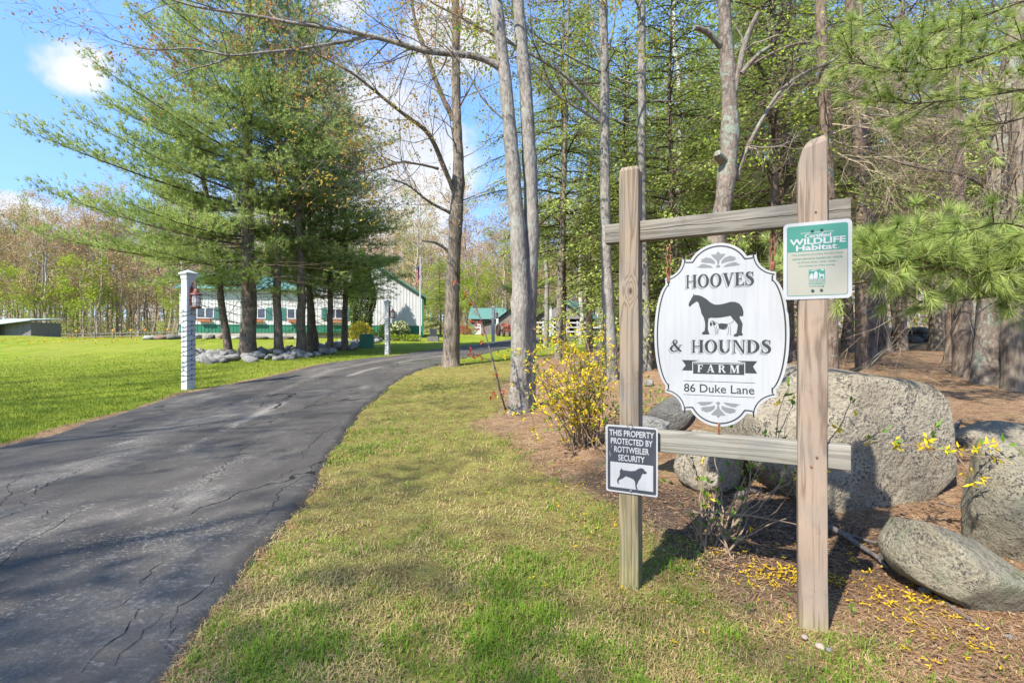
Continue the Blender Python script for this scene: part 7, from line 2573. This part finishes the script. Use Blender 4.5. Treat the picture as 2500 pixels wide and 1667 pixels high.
# ------------------------------------------------------------------ near pine boughs at the right
def near_boughs():
    rg = np.random.default_rng(404)
    root = base(2700, 3.3)
    t = thing('young_pine', 'young white pine just off the right edge whose long needled boughs hang into view', 'tree', root)
    mb, X, R = trunk_mb([(0, 0, -0.2), (0.02, 0, 1.5), (0.0, 0.03, 3.2), (0.03, 0.0, 5.2)], [0.06, 0.05, 0.035, 0.012], 5, 9)
    obj('trunk', mb, M_bark_pine, t, True)
    S, C, D = [], [], []
    def bough(path, Y0, Y1, n, sh):
        q = P3(path, Y0, Y1)
        q = np.vstack([[root[0], root[1], q[0][2] - 0.05], q]) - root
        s = np.r_[0, np.cumsum(np.linalg.norm(np.diff(q, axis=0), axis=1))]
        k = np.linspace(0, s[-1], 30)
        q = np.stack([np.interp(k, s, q[:, j]) for j in range(3)], -1)
        q[1:-1] = (q[:-2] + q[1:-1] * 2 + q[2:]) / 4
        r = np.linspace(0.014, 0.004, 30)
        for i in range(29):
            S.append((q[i], q[i + 1], r[i], r[i + 1]))
        for _ in range(n):
            i = rg.integers(5, 30)
            d = nrm(q[min(i + 1, 29)] - q[i - 1])
            dd = nrm(d * 0.8 + nrm(rg.normal(size=3) * [1, 1, 0.6]) * 0.9 + UP * 0.12)
            l = sh * rg.uniform(0.35, 1.2)
            e = q[i] + dd * l + UP * 0.1 * l
            S.append((q[i], e, 0.004, 0.0025))
            for w in (0.45, 0.72):
                C.append(q[i] + (e - q[i]) * w)
                D.append(dd)
            for _k in range(3):
                C.append(e)
                D.append(dd + UP * 0.2)
        C.append(q[-1])
        D.append(nrm(q[-1] - q[-2]))
    bough([(2600, 640), (2480, 640), (2360, 655), (2250, 640), (2150, 640), (2060, 640)], 3.3, 2.9, 84, 0.22)
    bough([(2600, 600), (2450, 595), (2330, 585), (2220, 590), (2130, 590)], 3.2, 3.0, 70, 0.24)
    bough([(2600, 720), (2450, 720), (2330, 735), (2250, 738)], 3.3, 3.2, 34, 0.2)
    bough([(2250, 650), (2120, 690), (2020, 700), (1930, 700), (1850, 690)], 3.0, 3.2, 34, 0.22)
    bough([(2100, 620), (1980, 640), (1860, 640), (1760, 640)], 3.4, 3.6, 30, 0.22)
    bough([(2700, 40), (2480, 110), (2330, 165), (2200, 180), (2080, 150)], 4.0, 3.9, 90, 0.32)
    bough([(2700, 180), (2500, 220), (2340, 245), (2220, 255), (2120, 245)], 4.1, 4.0, 75, 0.30)
    bough([(2700, -60), (2480, 10), (2350, 60), (2240, 90), (2150, 60)], 4.3, 4.2, 75, 0.32)
    bough([(2700, 90), (2520, 140), (2400, 130), (2300, 120), (2180, 110)], 4.5, 4.6, 70, 0.32)
    bough([(2700, 240), (2560, 270), (2460, 300), (2380, 310)], 4.0, 3.9, 40, 0.28)
    bough([(2600, 590), (2520, 560), (2440, 540), (2380, 560)], 2.6, 2.5, 18, 0.16)
    cr = MB()
    add_sticks(cr, S, 0)
    cr.tufts(np.array(C), np.array(D), 26, 0.115, 0.48, 0.0034, 1, rg, 0.12)
    obj('boughs', cr, [M_ptwig, M_pine_near], t)


near_boughs()


# ------------------------------------------------------------------ forsythias and saplings
def flower_quads(C, D, Nn, p, d, rg, size=0.022):
    for k in range(4):
        C.append(p + rg.normal(0, 0.004, 3))
        D.append(nrm(rg.normal(size=3) * 0.9 + d * 0.5 - UP * 0.2))
        Nn.append(rg.normal(size=3))


def shrub(name, label, p0, stems, seed, fl_frac, leaf_frac, r=0.006, fsize=0.024, lsize=0.045, sub=3, cat='shrub'):
    """arching stems (lists of world points) with paired flowers and leaves"""
    rg = np.random.default_rng(seed)
    t = thing(name, label, cat, p0)
    mb = MB()
    S, FC, FD, FN, LC, LD = [], [], [], [], [], []
    for st in stems:
        q = np.array(st[0], float) - p0
        ff, lf = st[1] if len(st) > 1 else (fl_frac, leaf_frac)
        s = np.r_[0, np.cumsum(np.linalg.norm(np.diff(q, axis=0), axis=1))]
        m = max(5, int(s[-1] / 0.05))
        k = np.linspace(0, s[-1], m)
        Q = np.stack([np.interp(k, s, q[:, j]) for j in range(3)], -1)
        for _ in range(2):
            Q[1:-1] = (Q[:-2] + 2 * Q[1:-1] + Q[2:]) / 4
        Q[1:-1] += rg.normal(0, 0.006, Q[1:-1].shape)
        mb.tube(Q, np.linspace(r, r * 0.35, m), 5)
        for i in range(m // 4, m):
            d = nrm(Q[i] - Q[i - 1])
            f = i / m
            if rg.uniform() < ff * (0.4 + 0.6 * f):
                for _ in range(rg.integers(1, 4)):
                    flower_quads(FC, FD, FN, Q[i] + rg.normal(0, 0.018, 3), d, rg)
            if rg.uniform() < lf:
                for _ in range(rg.integers(2, 5)):
                    LC.append(Q[i] + rg.normal(0, 0.006, 3))
                    LD.append(nrm(d * 0.9 + rg.normal(0, 0.6, 3) + UP * 0.35))
            if rg.uniform() < 0.12 * sub and i < m - 2:
                S2, T2 = [], []
                grow(rg, S2, T2, Q[i], nrm(d + rg.normal(0, 0.7, 3) + UP * 0.3), 0.25 * rg.uniform(0.5, 1.3), r * 0.4, 0, 0.15, 0.1, 1, 0.6, 0.6)
                S += S2
                for (tp, td) in T2:
                    if rg.uniform() < ff:
                        flower_quads(FC, FD, FN, tp, td, rg)
                    if rg.uniform() < lf * 1.5:
                        for _ in range(3):
                            LC.append(tp)
                            LD.append(nrm(td + rg.normal(0, 0.5, 3) + UP * 0.3))
    add_sticks(mb, S)
    obj('stems', mb, M_twig, t)
    if FC:
        n = len(FC)
        tag(obj('flowers', MB().leaves(np.array(FC), np.array(FD), np.array(FN), fsize * rg.uniform(0.7, 1.2, n), fsize * 0.36), M_fors, t), kind='stuff')
    if LC:
        n = len(LC)
        tag(obj('leaves', MB().leaves(np.array(LC), np.array(LD), rg.normal(size=(n, 3)) + UP, lsize * rg.uniform(0.5, 1.15, n), lsize * 0.36), M_forsleaf, t), kind='stuff')
    return t


def forsythias():
    rg = np.random.default_rng(55)
    p0 = base(1430, 4.6)
    st = []
    tips = [(1255, 850, 4.5), (1340, 795, 4.8), (1420, 790, 4.9), (1470, 805, 4.9), (1525, 845, 4.8), (1238, 940, 4.4), (1262, 880, 4.3), (1300, 930, 4.2), (1275, 1030, 4.3), (1320, 1060, 4.1), (1355, 815, 4.7), (1490, 830, 4.8), (1245, 1000, 4.4), (1290, 905, 4.2), (1300, 800, 4.5), (1285, 835, 4.4), (1320, 870, 4.3), (1345, 905, 4.3), (1375, 850, 4.6), (1390, 825, 4.6), (1410, 865, 4.5), (1430, 840, 4.6), (1450, 880, 4.7), (1468, 850, 4.8), (1480, 900, 4.7), (1500, 930, 4.6), (1400, 900, 4.4), (1420, 905, 4.4),
            (1440, 915, 4.3), (1460, 930, 4.5), (1380, 930, 4.2), (1350, 960, 4.1), (1310, 985, 4.2), (1285, 960, 4.3), (1330, 1010, 4.1), (1262, 1005, 4.4), (1400, 960, 4.2), (1490, 970, 4.4), (1510, 880, 4.9), (1390, 870, 4.5), (1425, 880, 4.5), (1445, 890, 4.5), (1405, 840, 4.6), (1455, 860, 4.6)]
    for (u, v, Y) in tips:
        e = at(u, v, Y)
        b = p0 + [rg.normal(0, 0.07), rg.normal(0, 0.07), -0.02]
        mid = b * 0.45 + e * 0.55 + np.array([0, 0, 0.18 + 0.1 * rg.normal()])
        st.append(([b, b * 0.75 + mid * 0.25 + [0, 0, 0.05], mid, e], (0.60 if 800 < v < 945 else 0.45, 0.16)))
    for (u, v, Y) in [(1580, 1000, 4.4), (1500, 1180, 3.9), (1350, 1060, 4.1), (1540, 860, 4.8), (1380, 790, 4.8), (1320, 840, 4.6)]:
        e = at(u, v, Y)
        st.append(([p0, (p0 + e) / 2 + [0, 0, 0.2], e], (0.08, 0.30)))
    shrub('forsythia', 'forsythia in full yellow bloom between the twin grey trunks and the darker sign post', p0, st, 56, 0.7, 0.12, 0.006, 0.034, 0.045)
    # sparse one under the sign
    p1 = hit(1745, 1345)
    st = []
    for (u, v, Y, f) in [(1690, 1120, 2.75, 0.12), (1715, 1085, 2.8, 0.1), (1745, 1110, 2.9, 0.08), (1700, 1200, 2.6, 0.1), (1790, 1090, 2.85, 0.05), (1860, 1130, 2.7, 0.04), (1905, 1180, 2.6, 0.06), (1820, 1165, 2.9, 0.05), (1770, 1150, 2.7, 0.08), (1920, 1265, 2.5, 0.02), (1680, 1250, 2.6, 0.03),
                         (1960, 1150, 2.7, 0.02), (1800, 1255, 2.7, 0.05), (1730, 1230, 2.6, 0.08), (1835, 1220, 2.65, 0.04), (1870, 1040, 2.9, 0.05)]:
        e = at(u, v, Y)
        b = p1 + [rg.normal(0, 0.05), rg.normal(0, 0.05), -0.02]
        st.append(([b, b * 0.5 + e * 0.5 + [0, 0, 0.05], e], (f, 0.30)))
    st.append(([at(1692, 1248, 2.45), at(1780, 1256, 2.45), at(1880, 1262, 2.45), at(1955, 1282, 2.45)], (0.04, 0.0)))
    shrub('forsythia', 'sparse half bare forsythia on dark mulch under the oval sign', p1, st, 57, 0.08, 0.3, 0.006, 0.030, 0.042)
    # blooming spray across the boulder
    p2 = hit(1985, 1290)
    st = [([p2, at(1990, 1180, 2.5), at(2020, 1095, 2.5), at(2090, 1085, 2.48), at(2170, 1080, 2.46), at(2250, 1092, 2.44), at(2330, 1105, 2.42), at(2400, 1118, 2.4), at(2440, 1105, 2.4)], (0.62, 0.18)),
          ([at(2090, 1085, 2.48), at(2150, 1066, 2.46), at(2185, 1040, 2.46), at(2202, 1025, 2.46)], (0.35, 0.55)), ([at(2250, 1092, 2.44), at(2275, 1060, 2.44), at(2282, 1030, 2.44)], (0.1, 0.7)),
          ([at(2330, 1105, 2.42), at(2355, 1130, 2.41), at(2368, 1158, 2.4), at(2380, 1180, 2.4)], (0.65, 0.12)), ([at(2250, 1092, 2.44), at(2275, 1115, 2.43), at(2302, 1138, 2.42)], (0.7, 0.3)),
          ([at(2330, 1105, 2.42), at(2390, 1090, 2.41), at(2450, 1080, 2.4)], (0.25, 0.6)),
          ([at(1990, 1180, 2.5), at(2030, 1060, 2.52), at(2062, 1030, 2.54), at(2076, 1000, 2.55), at(2078, 980, 2.55)], (0.4, 0.3)), ([p2, at(1888, 1060, 2.62), at(1905, 990, 2.66), at(1926, 945, 2.68)], (0.14, 0.35)),
          ([p2, at(1896, 1080, 2.62), at(1925, 1000, 2.66), at(1936, 970, 2.68)], (0.3, 0.1)), ([at(2250, 1092, 2.44), at(2262, 1104, 2.44), at(2300, 1100, 2.42), at(2345, 1088, 2.42)], (0.45, 0.35))]
    shrub('forsythia', 'flowering forsythia spray arching across the front of the boulder', p2, st, 58, 0.5, 0.3, 0.005, 0.036, 0.050, 1)
    # leafy seedling clump beside it, behind the rail
    p3 = hit(1540, 1050)
    st = [([p3 + [rg.normal(0, 0.25), rg.normal(0, 0.2), 0], p3 + [rg.normal(0, 0.3), rg.normal(0, 0.25), rg.uniform(0.15, 0.45)]], (0.06, 0.5)) for _ in range(22)]
    shrub('seedling_clump', 'low clump of fresh green seedlings behind the darker sign post', p3, st, 59, 0.05, 0.5, 0.0035, 0.02, 0.045, 1)
    p4 = hit(1925, 860)
    shrub('seedling', 'small bright green seedling showing between the oval sign and the reddish post', p4, [([p4, p4 + [0.01, 0, 0.15], p4 + [-0.02, 0, 0.3]], (0.0, 0.9))], 60, 0, 0.9, 0.004, 0.02, 0.07, 1)
    for k, (u, v, lab) in enumerate([(1832, 1495, 'single seedling with two green leaves at the bottom between the posts'), (2075, 1505, 'round green leaf on the soil right of the reddish post'), (1625, 1330, 'round green leaf on the mulch right of the darker post'), (1928, 1487, 'tiny green seedling at the left foot of the reddish post')]):
        q = hit(u, v)
        shrub('seedling', lab, q, [([q, q + [0.0, 0, 0.02], q + [0.004, 0, 0.035]], (0.0, 0.8))], 61 + k, 0, 0.9, 0.002, 0.02, 0.03, 0)


forsythias()


def maple_sapling():
    rg = np.random.default_rng(66)
    pts = [(1232, 1000), (1220, 950), (1210, 905), (1198, 860), (1185, 815), (1172, 775), (1155, 735), (1135, 705), (1110, 688)]
    q = P3(pts, 6.9, 6.6)
    p0 = hit(1234, 1002)
    q[0] = p0
    t = thing('maple_sapling', 'thin leaning maple sapling with red leaf buds left of the twin grey trunk', 'sapling', p0)
    mb = MB().tube(q - p0, np.linspace(0.016, 0.004, len(q)), 6)
    side = P3([(1202, 882), (1185, 875), (1168, 868), (1148, 862)], 6.75, 6.6) - p0
    mb.tube(side, np.linspace(0.007, 0.003, 4), 5)
    obj('stem', mb, M_mtwig, t, True)
    C, D, Nn = [], [], []
    spots = [(1110, 688), (1135, 723), (1140, 712), (1148, 740), (1158, 762), (1162, 792), (1170, 785), (1150, 780), (1165, 800), (1130, 798), (1178, 815), (1182, 802), (1145, 862), (1162, 868), (1172, 868), (1178, 876), (1150, 853), (1158, 872), (1178, 832), (1212, 915), (1205, 960), (1228, 958), (1200, 970)]
    for (u, v) in spots:
        p = at(u, v, 6.65) - p0
        for k in range(9):
            C.append(p + rg.normal(0, 0.012, 3))
            D.append(nrm(rg.normal(size=3) - UP * 0.5))
            Nn.append(rg.normal(size=3))
    n = len(C)
    obj('leaves', MB().leaves(np.array(C), np.array(D), np.array(Nn), 0.055 * rg.uniform(0.5, 1.1, n), 0.022), M_red, t)
    # mossy stump beside it
    p = hit(1246, 1003)
    a = np.linspace(0, 1, 4)
    tag(obj('tree_stump', MB().tube([(0, 0, -0.1), (0, 0, 0.0), (0, 0.0, 0.12), (0.005, 0, 0.15)], [0.09, 0.07, 0.055, 0.045], 10, 0, True, 0.1, rg), M_bark_hem, None, False, p), 'small mossy stump at the foot of the maple sapling', 'stump')


maple_sapling()


# ------------------------------------------------------------------ garden plants by the building
def blob_shrub(name, label, p, size, m, n, ls, seed, cat='shrub', extra=None, cone=0.0):
    rg = np.random.default_rng(seed)
    t = thing(name, label, cat, p)
    a = rg.normal(size=(n, 3))
    a /= np.linalg.norm(a, axis=1)[:, None]
    rad = rg.uniform(0.72, 1.0, (n, 1)) * (1 + 0.16 * np.sin(a[:, :1] * 7 + seed) * np.cos(a[:, 2:] * 6))
    P = a * rad * np.array(size) / 2
    if cone:
        k = 1 - cone * np.clip(P[:, 2] / size[2] + 0.5, 0, 1) ** 2
        P[:, 0] *= k
        P[:, 1] *= k
    P[:, 2] += size[2] / 2
    D = a + rg.normal(0, 0.5, (n, 3)) + UP * 0.5
    s = ls * rg.uniform(0.6, 1.2, n)
    obj('foliage', MB().leaves(P, D, rg.normal(size=(n, 3)) + a, s, s * 0.55), m, t)
    S = []
    for _ in range(14):
        grow(rg, S, [], (0, 0, -0.05), nrm(rg.normal(size=3) * [1, 1, 0.3] + UP), size[2] * 0.55, 0.02, 1, 0.2, 0.1, 2, 0.6, 0.7)
    mb = MB()
    add_sticks(mb, S)
    obj('stems', mb, M_mtwig, t)
    if extra:
        m2, n2, s2 = extra
        a = rg.normal(size=(n2, 3))
        a[:, 2] = np.abs(a[:, 2])
        a /= np.linalg.norm(a, axis=1)[:, None]
        obj('flowers', MB().leaves(a * np.array(size) / 2 * 1.0 + [0, 0, size[2] / 2], rg.normal(size=(n2, 3)), rg.normal(size=(n2, 3)), s2, s2 * 0.8), m2, t)
    return t


blob_shrub('arborvitae', 'tall dense green arborvitae column against the white building', base(884, 33.5), (1.75, 1.6, 5.9), M_arbor, 15000, 0.16, 71, 'shrub', None, 0.25)
blob_shrub('golden_shrub', 'round golden leaved shrub at the foot of the arborvitae', base(882, 31.0), (1.55, 1.4, 1.25), M_golden, 2600, 0.10, 72)
blob_shrub('rhododendron', 'dark broad leaved shrub by the gable wall behind the second lamp post', base(952, 33.5), (1.5, 1.2, 1.1), M_rhodo, 1300, 0.16, 73)
blob_shrub('rhododendron', 'shrub with cream flowers in front of the gable wall', base(977, 33.0), (1.2, 1.1, 1.25), M_rhodo, 900, 0.15, 74, 'shrub', (M_creamfl, 420, 0.14))
for k, (u, w, lab) in enumerate([(958, 0.7, 'low green garden plant left of the cream flowering shrub'), (985, 0.9, 'low bright garden plant below the cream flowering shrub'), (1005, 0.8, 'low bright garden plant left of the flagpole foot'), (1017, 0.6, 'low bright garden plant at the flagpole foot')]):
    blob_shrub('garden_plant', lab, base(u, 32.5), (w, 0.6, 0.42), M_fresh, 300, 0.10, 80 + k, 'plant')
blob_shrub('bare_shrub', 'round grey twiggy shrub in front of the cross gable of the grey barn', base(1246, 44.0), (1.7, 1.4, 1.5), M_bud_far, 500, 0.08, 88)
blob_shrub('garden_plant', 'leafy garden plant by the white door of the grey barn', base(1150, 44.2), (1.0, 0.7, 0.7), M_fresh, 260, 0.13, 89, 'plant')
blob_shrub('red_shrub', 'red leaved shrub left of the grey barn', base(1137, 43.8), (0.8, 0.7, 0.7), M_red, 260, 0.13, 90)

# ------------------------------------------------------------------ the far woods
def far_woods():
    rg = np.random.default_rng(505)
    protos = []
    for k in range(5):
        S, T = [], []
        H = rg.uniform(15, 19)
        m = 14
        pts = np.c_[np.cumsum(rg.normal(0, 0.10, m)), np.cumsum(rg.normal(0, 0.10, m)), np.linspace(-0.4, H, m)]
        mb = MB().tube(pts, np.linspace(0.17, 0.035, m), 6)
        for _ in range(34):
            i = rg.integers(3, m)
            a = rg.uniform(0, 6.28)
            f = i / m
            grow(rg, S, T, pts[i], [math.cos(a), math.sin(a), 0.5 + 0.6 * f], rg.uniform(1.6, 3.4) * (1.1 - 0.5 * f), 0.035, 2, 0.16, 0.10, 2, 0.62, 0.6, 3, 0.4)
        cr = MB()
        add_sticks(cr, [(a, b, max(c, 0.012), max(d, 0.010)) for a, b, c, d in S], 0)
        mats = [M_bark_far, (M_bud_far, M_bud_far, M_bud_gold2, M_bud_far, M_fresh)[k]]
        add_buds(cr, T, 1, rg, 3, 0.20, 0.0, 0.95, 0.25)
        protos.append((mb.mesh('trunk', (M_bark_far, M_bark_far, M_bark_far, M_bark_birch, M_bark_far)[k], True), cr.mesh('crown', mats)))
    fresh = []
    for k in range(2):
        S, T = [], []
        H = 7.0
        pts = np.c_[np.cumsum(rg.normal(0, 0.08, 10)), np.cumsum(rg.normal(0, 0.08, 10)), np.linspace(-0.3, H, 10)]
        mb = MB().tube(pts, np.linspace(0.09, 0.02, 10), 6)
        for _ in range(30):
            i = rg.integers(2, 10)
            a = rg.uniform(0, 6.28)
            grow(rg, S, T, pts[i], [math.cos(a), math.sin(a), 0.35], rg.uniform(1.0, 2.3) * (1.2 - 0.06 * i), 0.02, 2, 0.18, 0.05, 2, 0.6, 0.8, 3, 0.4)
        cr = MB()
        add_sticks(cr, S, 0)
        add_buds(cr, T, 1, rg, 4, 0.20, 0.1, 0.9, 0.22)
        fresh.append((mb.mesh('trunk', M_bark_far, True), cr.mesh('crown', [M_bark_far, M_fresh])))
    KIND = ('tan budding tree', 'reddish tan budding tree', 'olive budding tree', 'pale trunked budding tree', 'yellow green leafing tree')

    def put(u, Y, k, lab, grp, sc, nm='bare_tree'):
        tree_from(protos[k], 'tall ' + KIND[k] + ' ' + lab, 'tree', base(u, Y), rg.uniform(0, 6.28), sc, grp, nm)
    # left of the building, beyond the rail fence
    for i in range(72):
        u = -170 + 640 * i / 71 + rg.normal(0, 10)
        Y = rg.choice([60, 66, 72, 80]) + rg.uniform(-3, 3)
        put(u, Y, rg.choice([0, 1, 2, 3, 4], p=[.3, .3, .2, .12, .08]), ('in the front row of the left wood', 'deep in the left wood')[int(Y > 69)], 'bare trees beyond the left lawn', (1, 1, rg.uniform(0.72, 0.94)))
    # behind the building and the pines
    for i in range(40):
        u = 440 + 560 * i / 39 + rg.normal(0, 8)
        Y = rg.uniform(62, 84)
        put(u, Y, rg.choice([0, 1, 2, 3, 4], p=[.3, .25, .2, .1, .15]), 'behind the white building', 'bare trees behind the building', (1, 1, rg.uniform(0.7, 0.95)))
    # middle: behind barns
    for i in range(62):
        u = 985 + 560 * i / 61 + rg.normal(0, 8)
        Y = rg.choice([58, 66, 76, 90]) + rg.uniform(-4, 4)
        put(u, Y, rg.choice([0, 1, 2, 3, 4], p=[.3, .25, .2, .15, .10]), ('close behind the barns', 'high on the rise behind the barns')[int(Y > 70)], 'budding trees behind the barns', (1, 1, rg.uniform(0.62, 0.95)))
    for i in range(56):
        u = 1530 + 1100 * i / 55 + rg.normal(0, 12)
        Y = rg.uniform(34, 60)
        put(u, Y, rg.choice([0, 1, 2, 3, 4], p=[.2, .2, .2, .1, .3]), ('in the wood left of the reddish post', 'in the wood right of the reddish post')[int(u > 1985)], 'budding trees deep in the wood', (1, 1, rg.uniform(0.8, 1.05)))
    spots = [(28, 57, 1.0, 'fresh green young tree above the grey shed roof'), (100, 58, 0.72, 'low fresh green young tree just right of the grey shed'), (205, 57, 1.12, 'tallest fresh green young tree at the edge of the left wood'), (235, 59, 0.85, 'fresh green young tree right of the tallest one at the left wood'),
             (150, 61, 0.7, 'small fresh green young tree between the shed and the tallest young tree'), (430, 56, 0.75, 'fresh green young tree behind the corner of the white building'), (1095, 52, 0.9, 'fresh green young tree left of the grey barn'), (1160, 60, 1.0, 'fresh green young tree rising over the grey barn roof'),
             (1190, 63, 0.9, 'yellow green young tree behind the ridge of the grey barn'), (1120, 57, 0.7, 'yellow green young tree between the bare trunk and the grey barn'), (1470, 52, 0.9, 'fresh green young tree right of the open barn'), (1060, 48, 0.6, 'yellow green young tree behind the memorial marker'),
             (-60, 58, 0.9, 'fresh green young tree beyond the shed at the picture edge')]
    for k, (u, Y, s, lab) in enumerate(spots):
        tree_from(fresh[k % 2], lab, 'tree', base(u, Y), k * 1.1, s, 'fresh green young trees', 'young_tree')
    # the wood behind them, one mass
    mb = MB()
    n = 1250
    Y = rg.uniform(86, 150, n)
    X = rg.uniform(-1.25, 1.35, n) * Y
    Z = gz(X, Y) + np.clip(Y - 120, 0, None) * 0.02
    H = rg.uniform(11, 17, n)
    P0 = np.stack([X, Y, Z], -1)
    P1 = P0 + np.stack([rg.normal(0, 0.6, n), rg.normal(0, 0.6, n), H], -1)
    mb.sticks(P0, P1, 0.20, 0.06, 0)
    k = 38
    w = rg.beta(2.2, 1.3, (n, k, 1))
    C = P0[:, None] * (1 - w) + P1[:, None] * w + rg.normal(0, 1, (n, k, 3)) * np.array([1.6, 1.6, 0.5])
    e = C + rg.normal(0, 1, (n, k, 3)) * [0.9, 0.9, 0.3] + [0, 0, 1.0]
    b0 = P0[:, None] * (1 - w * 0.85) + P1[:, None] * w * 0.85
    mb.sticks(b0.reshape(-1, 3)[::3], C.reshape(-1, 3)[::3], 0.035, 0.02, 0)
    mb.sticks(C.reshape(-1, 3)[::4], e.reshape(-1, 3)[::4], 0.028, 0.015, 0)
    CC = C.reshape(-1, 3)
    m = len(CC)
    s = rg.uniform(0.35, 0.8, m)
    mb.leaves(CC, rg.normal(size=(m, 3)), rg.normal(size=(m, 3)), s, s * 0.7, 1)
    g = rg.uniform(size=m) < 0.16
    mb.leaves(CC[g] * 1.0 + rg.normal(0, 0.8, (g.sum(), 3)), rg.normal(size=(g.sum(), 3)), rg.normal(size=(g.sum(), 3)), s[g], s[g] * 0.7, 2)
    tag(obj('far_woods', mb, [M_bark_far, M_bud_far, M_fresh]), kind='stuff')
    # brush at the feet of the woods
    mb = MB()
    n = 2600
    Y = np.where(rg.uniform(size=n) < 0.6, rg.uniform(55, 70, n), rg.uniform(26, 45, n))
    X = np.where(Y > 50, rg.uniform(-1.15, 0.6, n) * Y, (rg.uniform(1480, 2650, n) - 1250) / FPX * Y)
    ok = ~((Y > 50) & (np.abs(X / Y * FPX + 1250 - 720) < 300) & (Y < 58))
    X, Y = X[ok], Y[ok]
    n = len(X)
    P = np.stack([X, Y, gz(X, Y)], -1)
    Q = P + rg.normal(0, 0.5, (n, 3)) + UP * rg.uniform(0.8, 3.0, n)[:, None]
    mb.sticks(P, Q, 0.02, 0.01, 0)
    k = 9
    w = rg.uniform(0.2, 1.1, (n, k, 1))
    C = (P[:, None] * (1 - w) + Q[:, None] * w + rg.normal(0, 0.35, (n, k, 3))).reshape(-1, 3)
    m = len(C)
    s = rg.uniform(0.10, 0.3, m)
    pick = rg.uniform(size=m)
    for lo, hi, mi in ((0, 0.5, 1), (0.5, 1.0, 2)):
        g = (pick >= lo) & (pick < hi)
        mb.leaves(C[g], rg.normal(size=(g.sum(), 3)), rg.normal(size=(g.sum(), 3)), s[g], s[g] * 0.7, mi)
    tag(obj('undergrowth', mb, [M_bark_far, M_bud_far, M_fresh]), kind='stuff')


M_bud_gold2 = leafmat('olive_bud', [(0.24, 0.19, 0.06), (0.33, 0.28, 0.08), (0.36, 0.34, 0.09)], 0.35, 0.15)
far_woods()
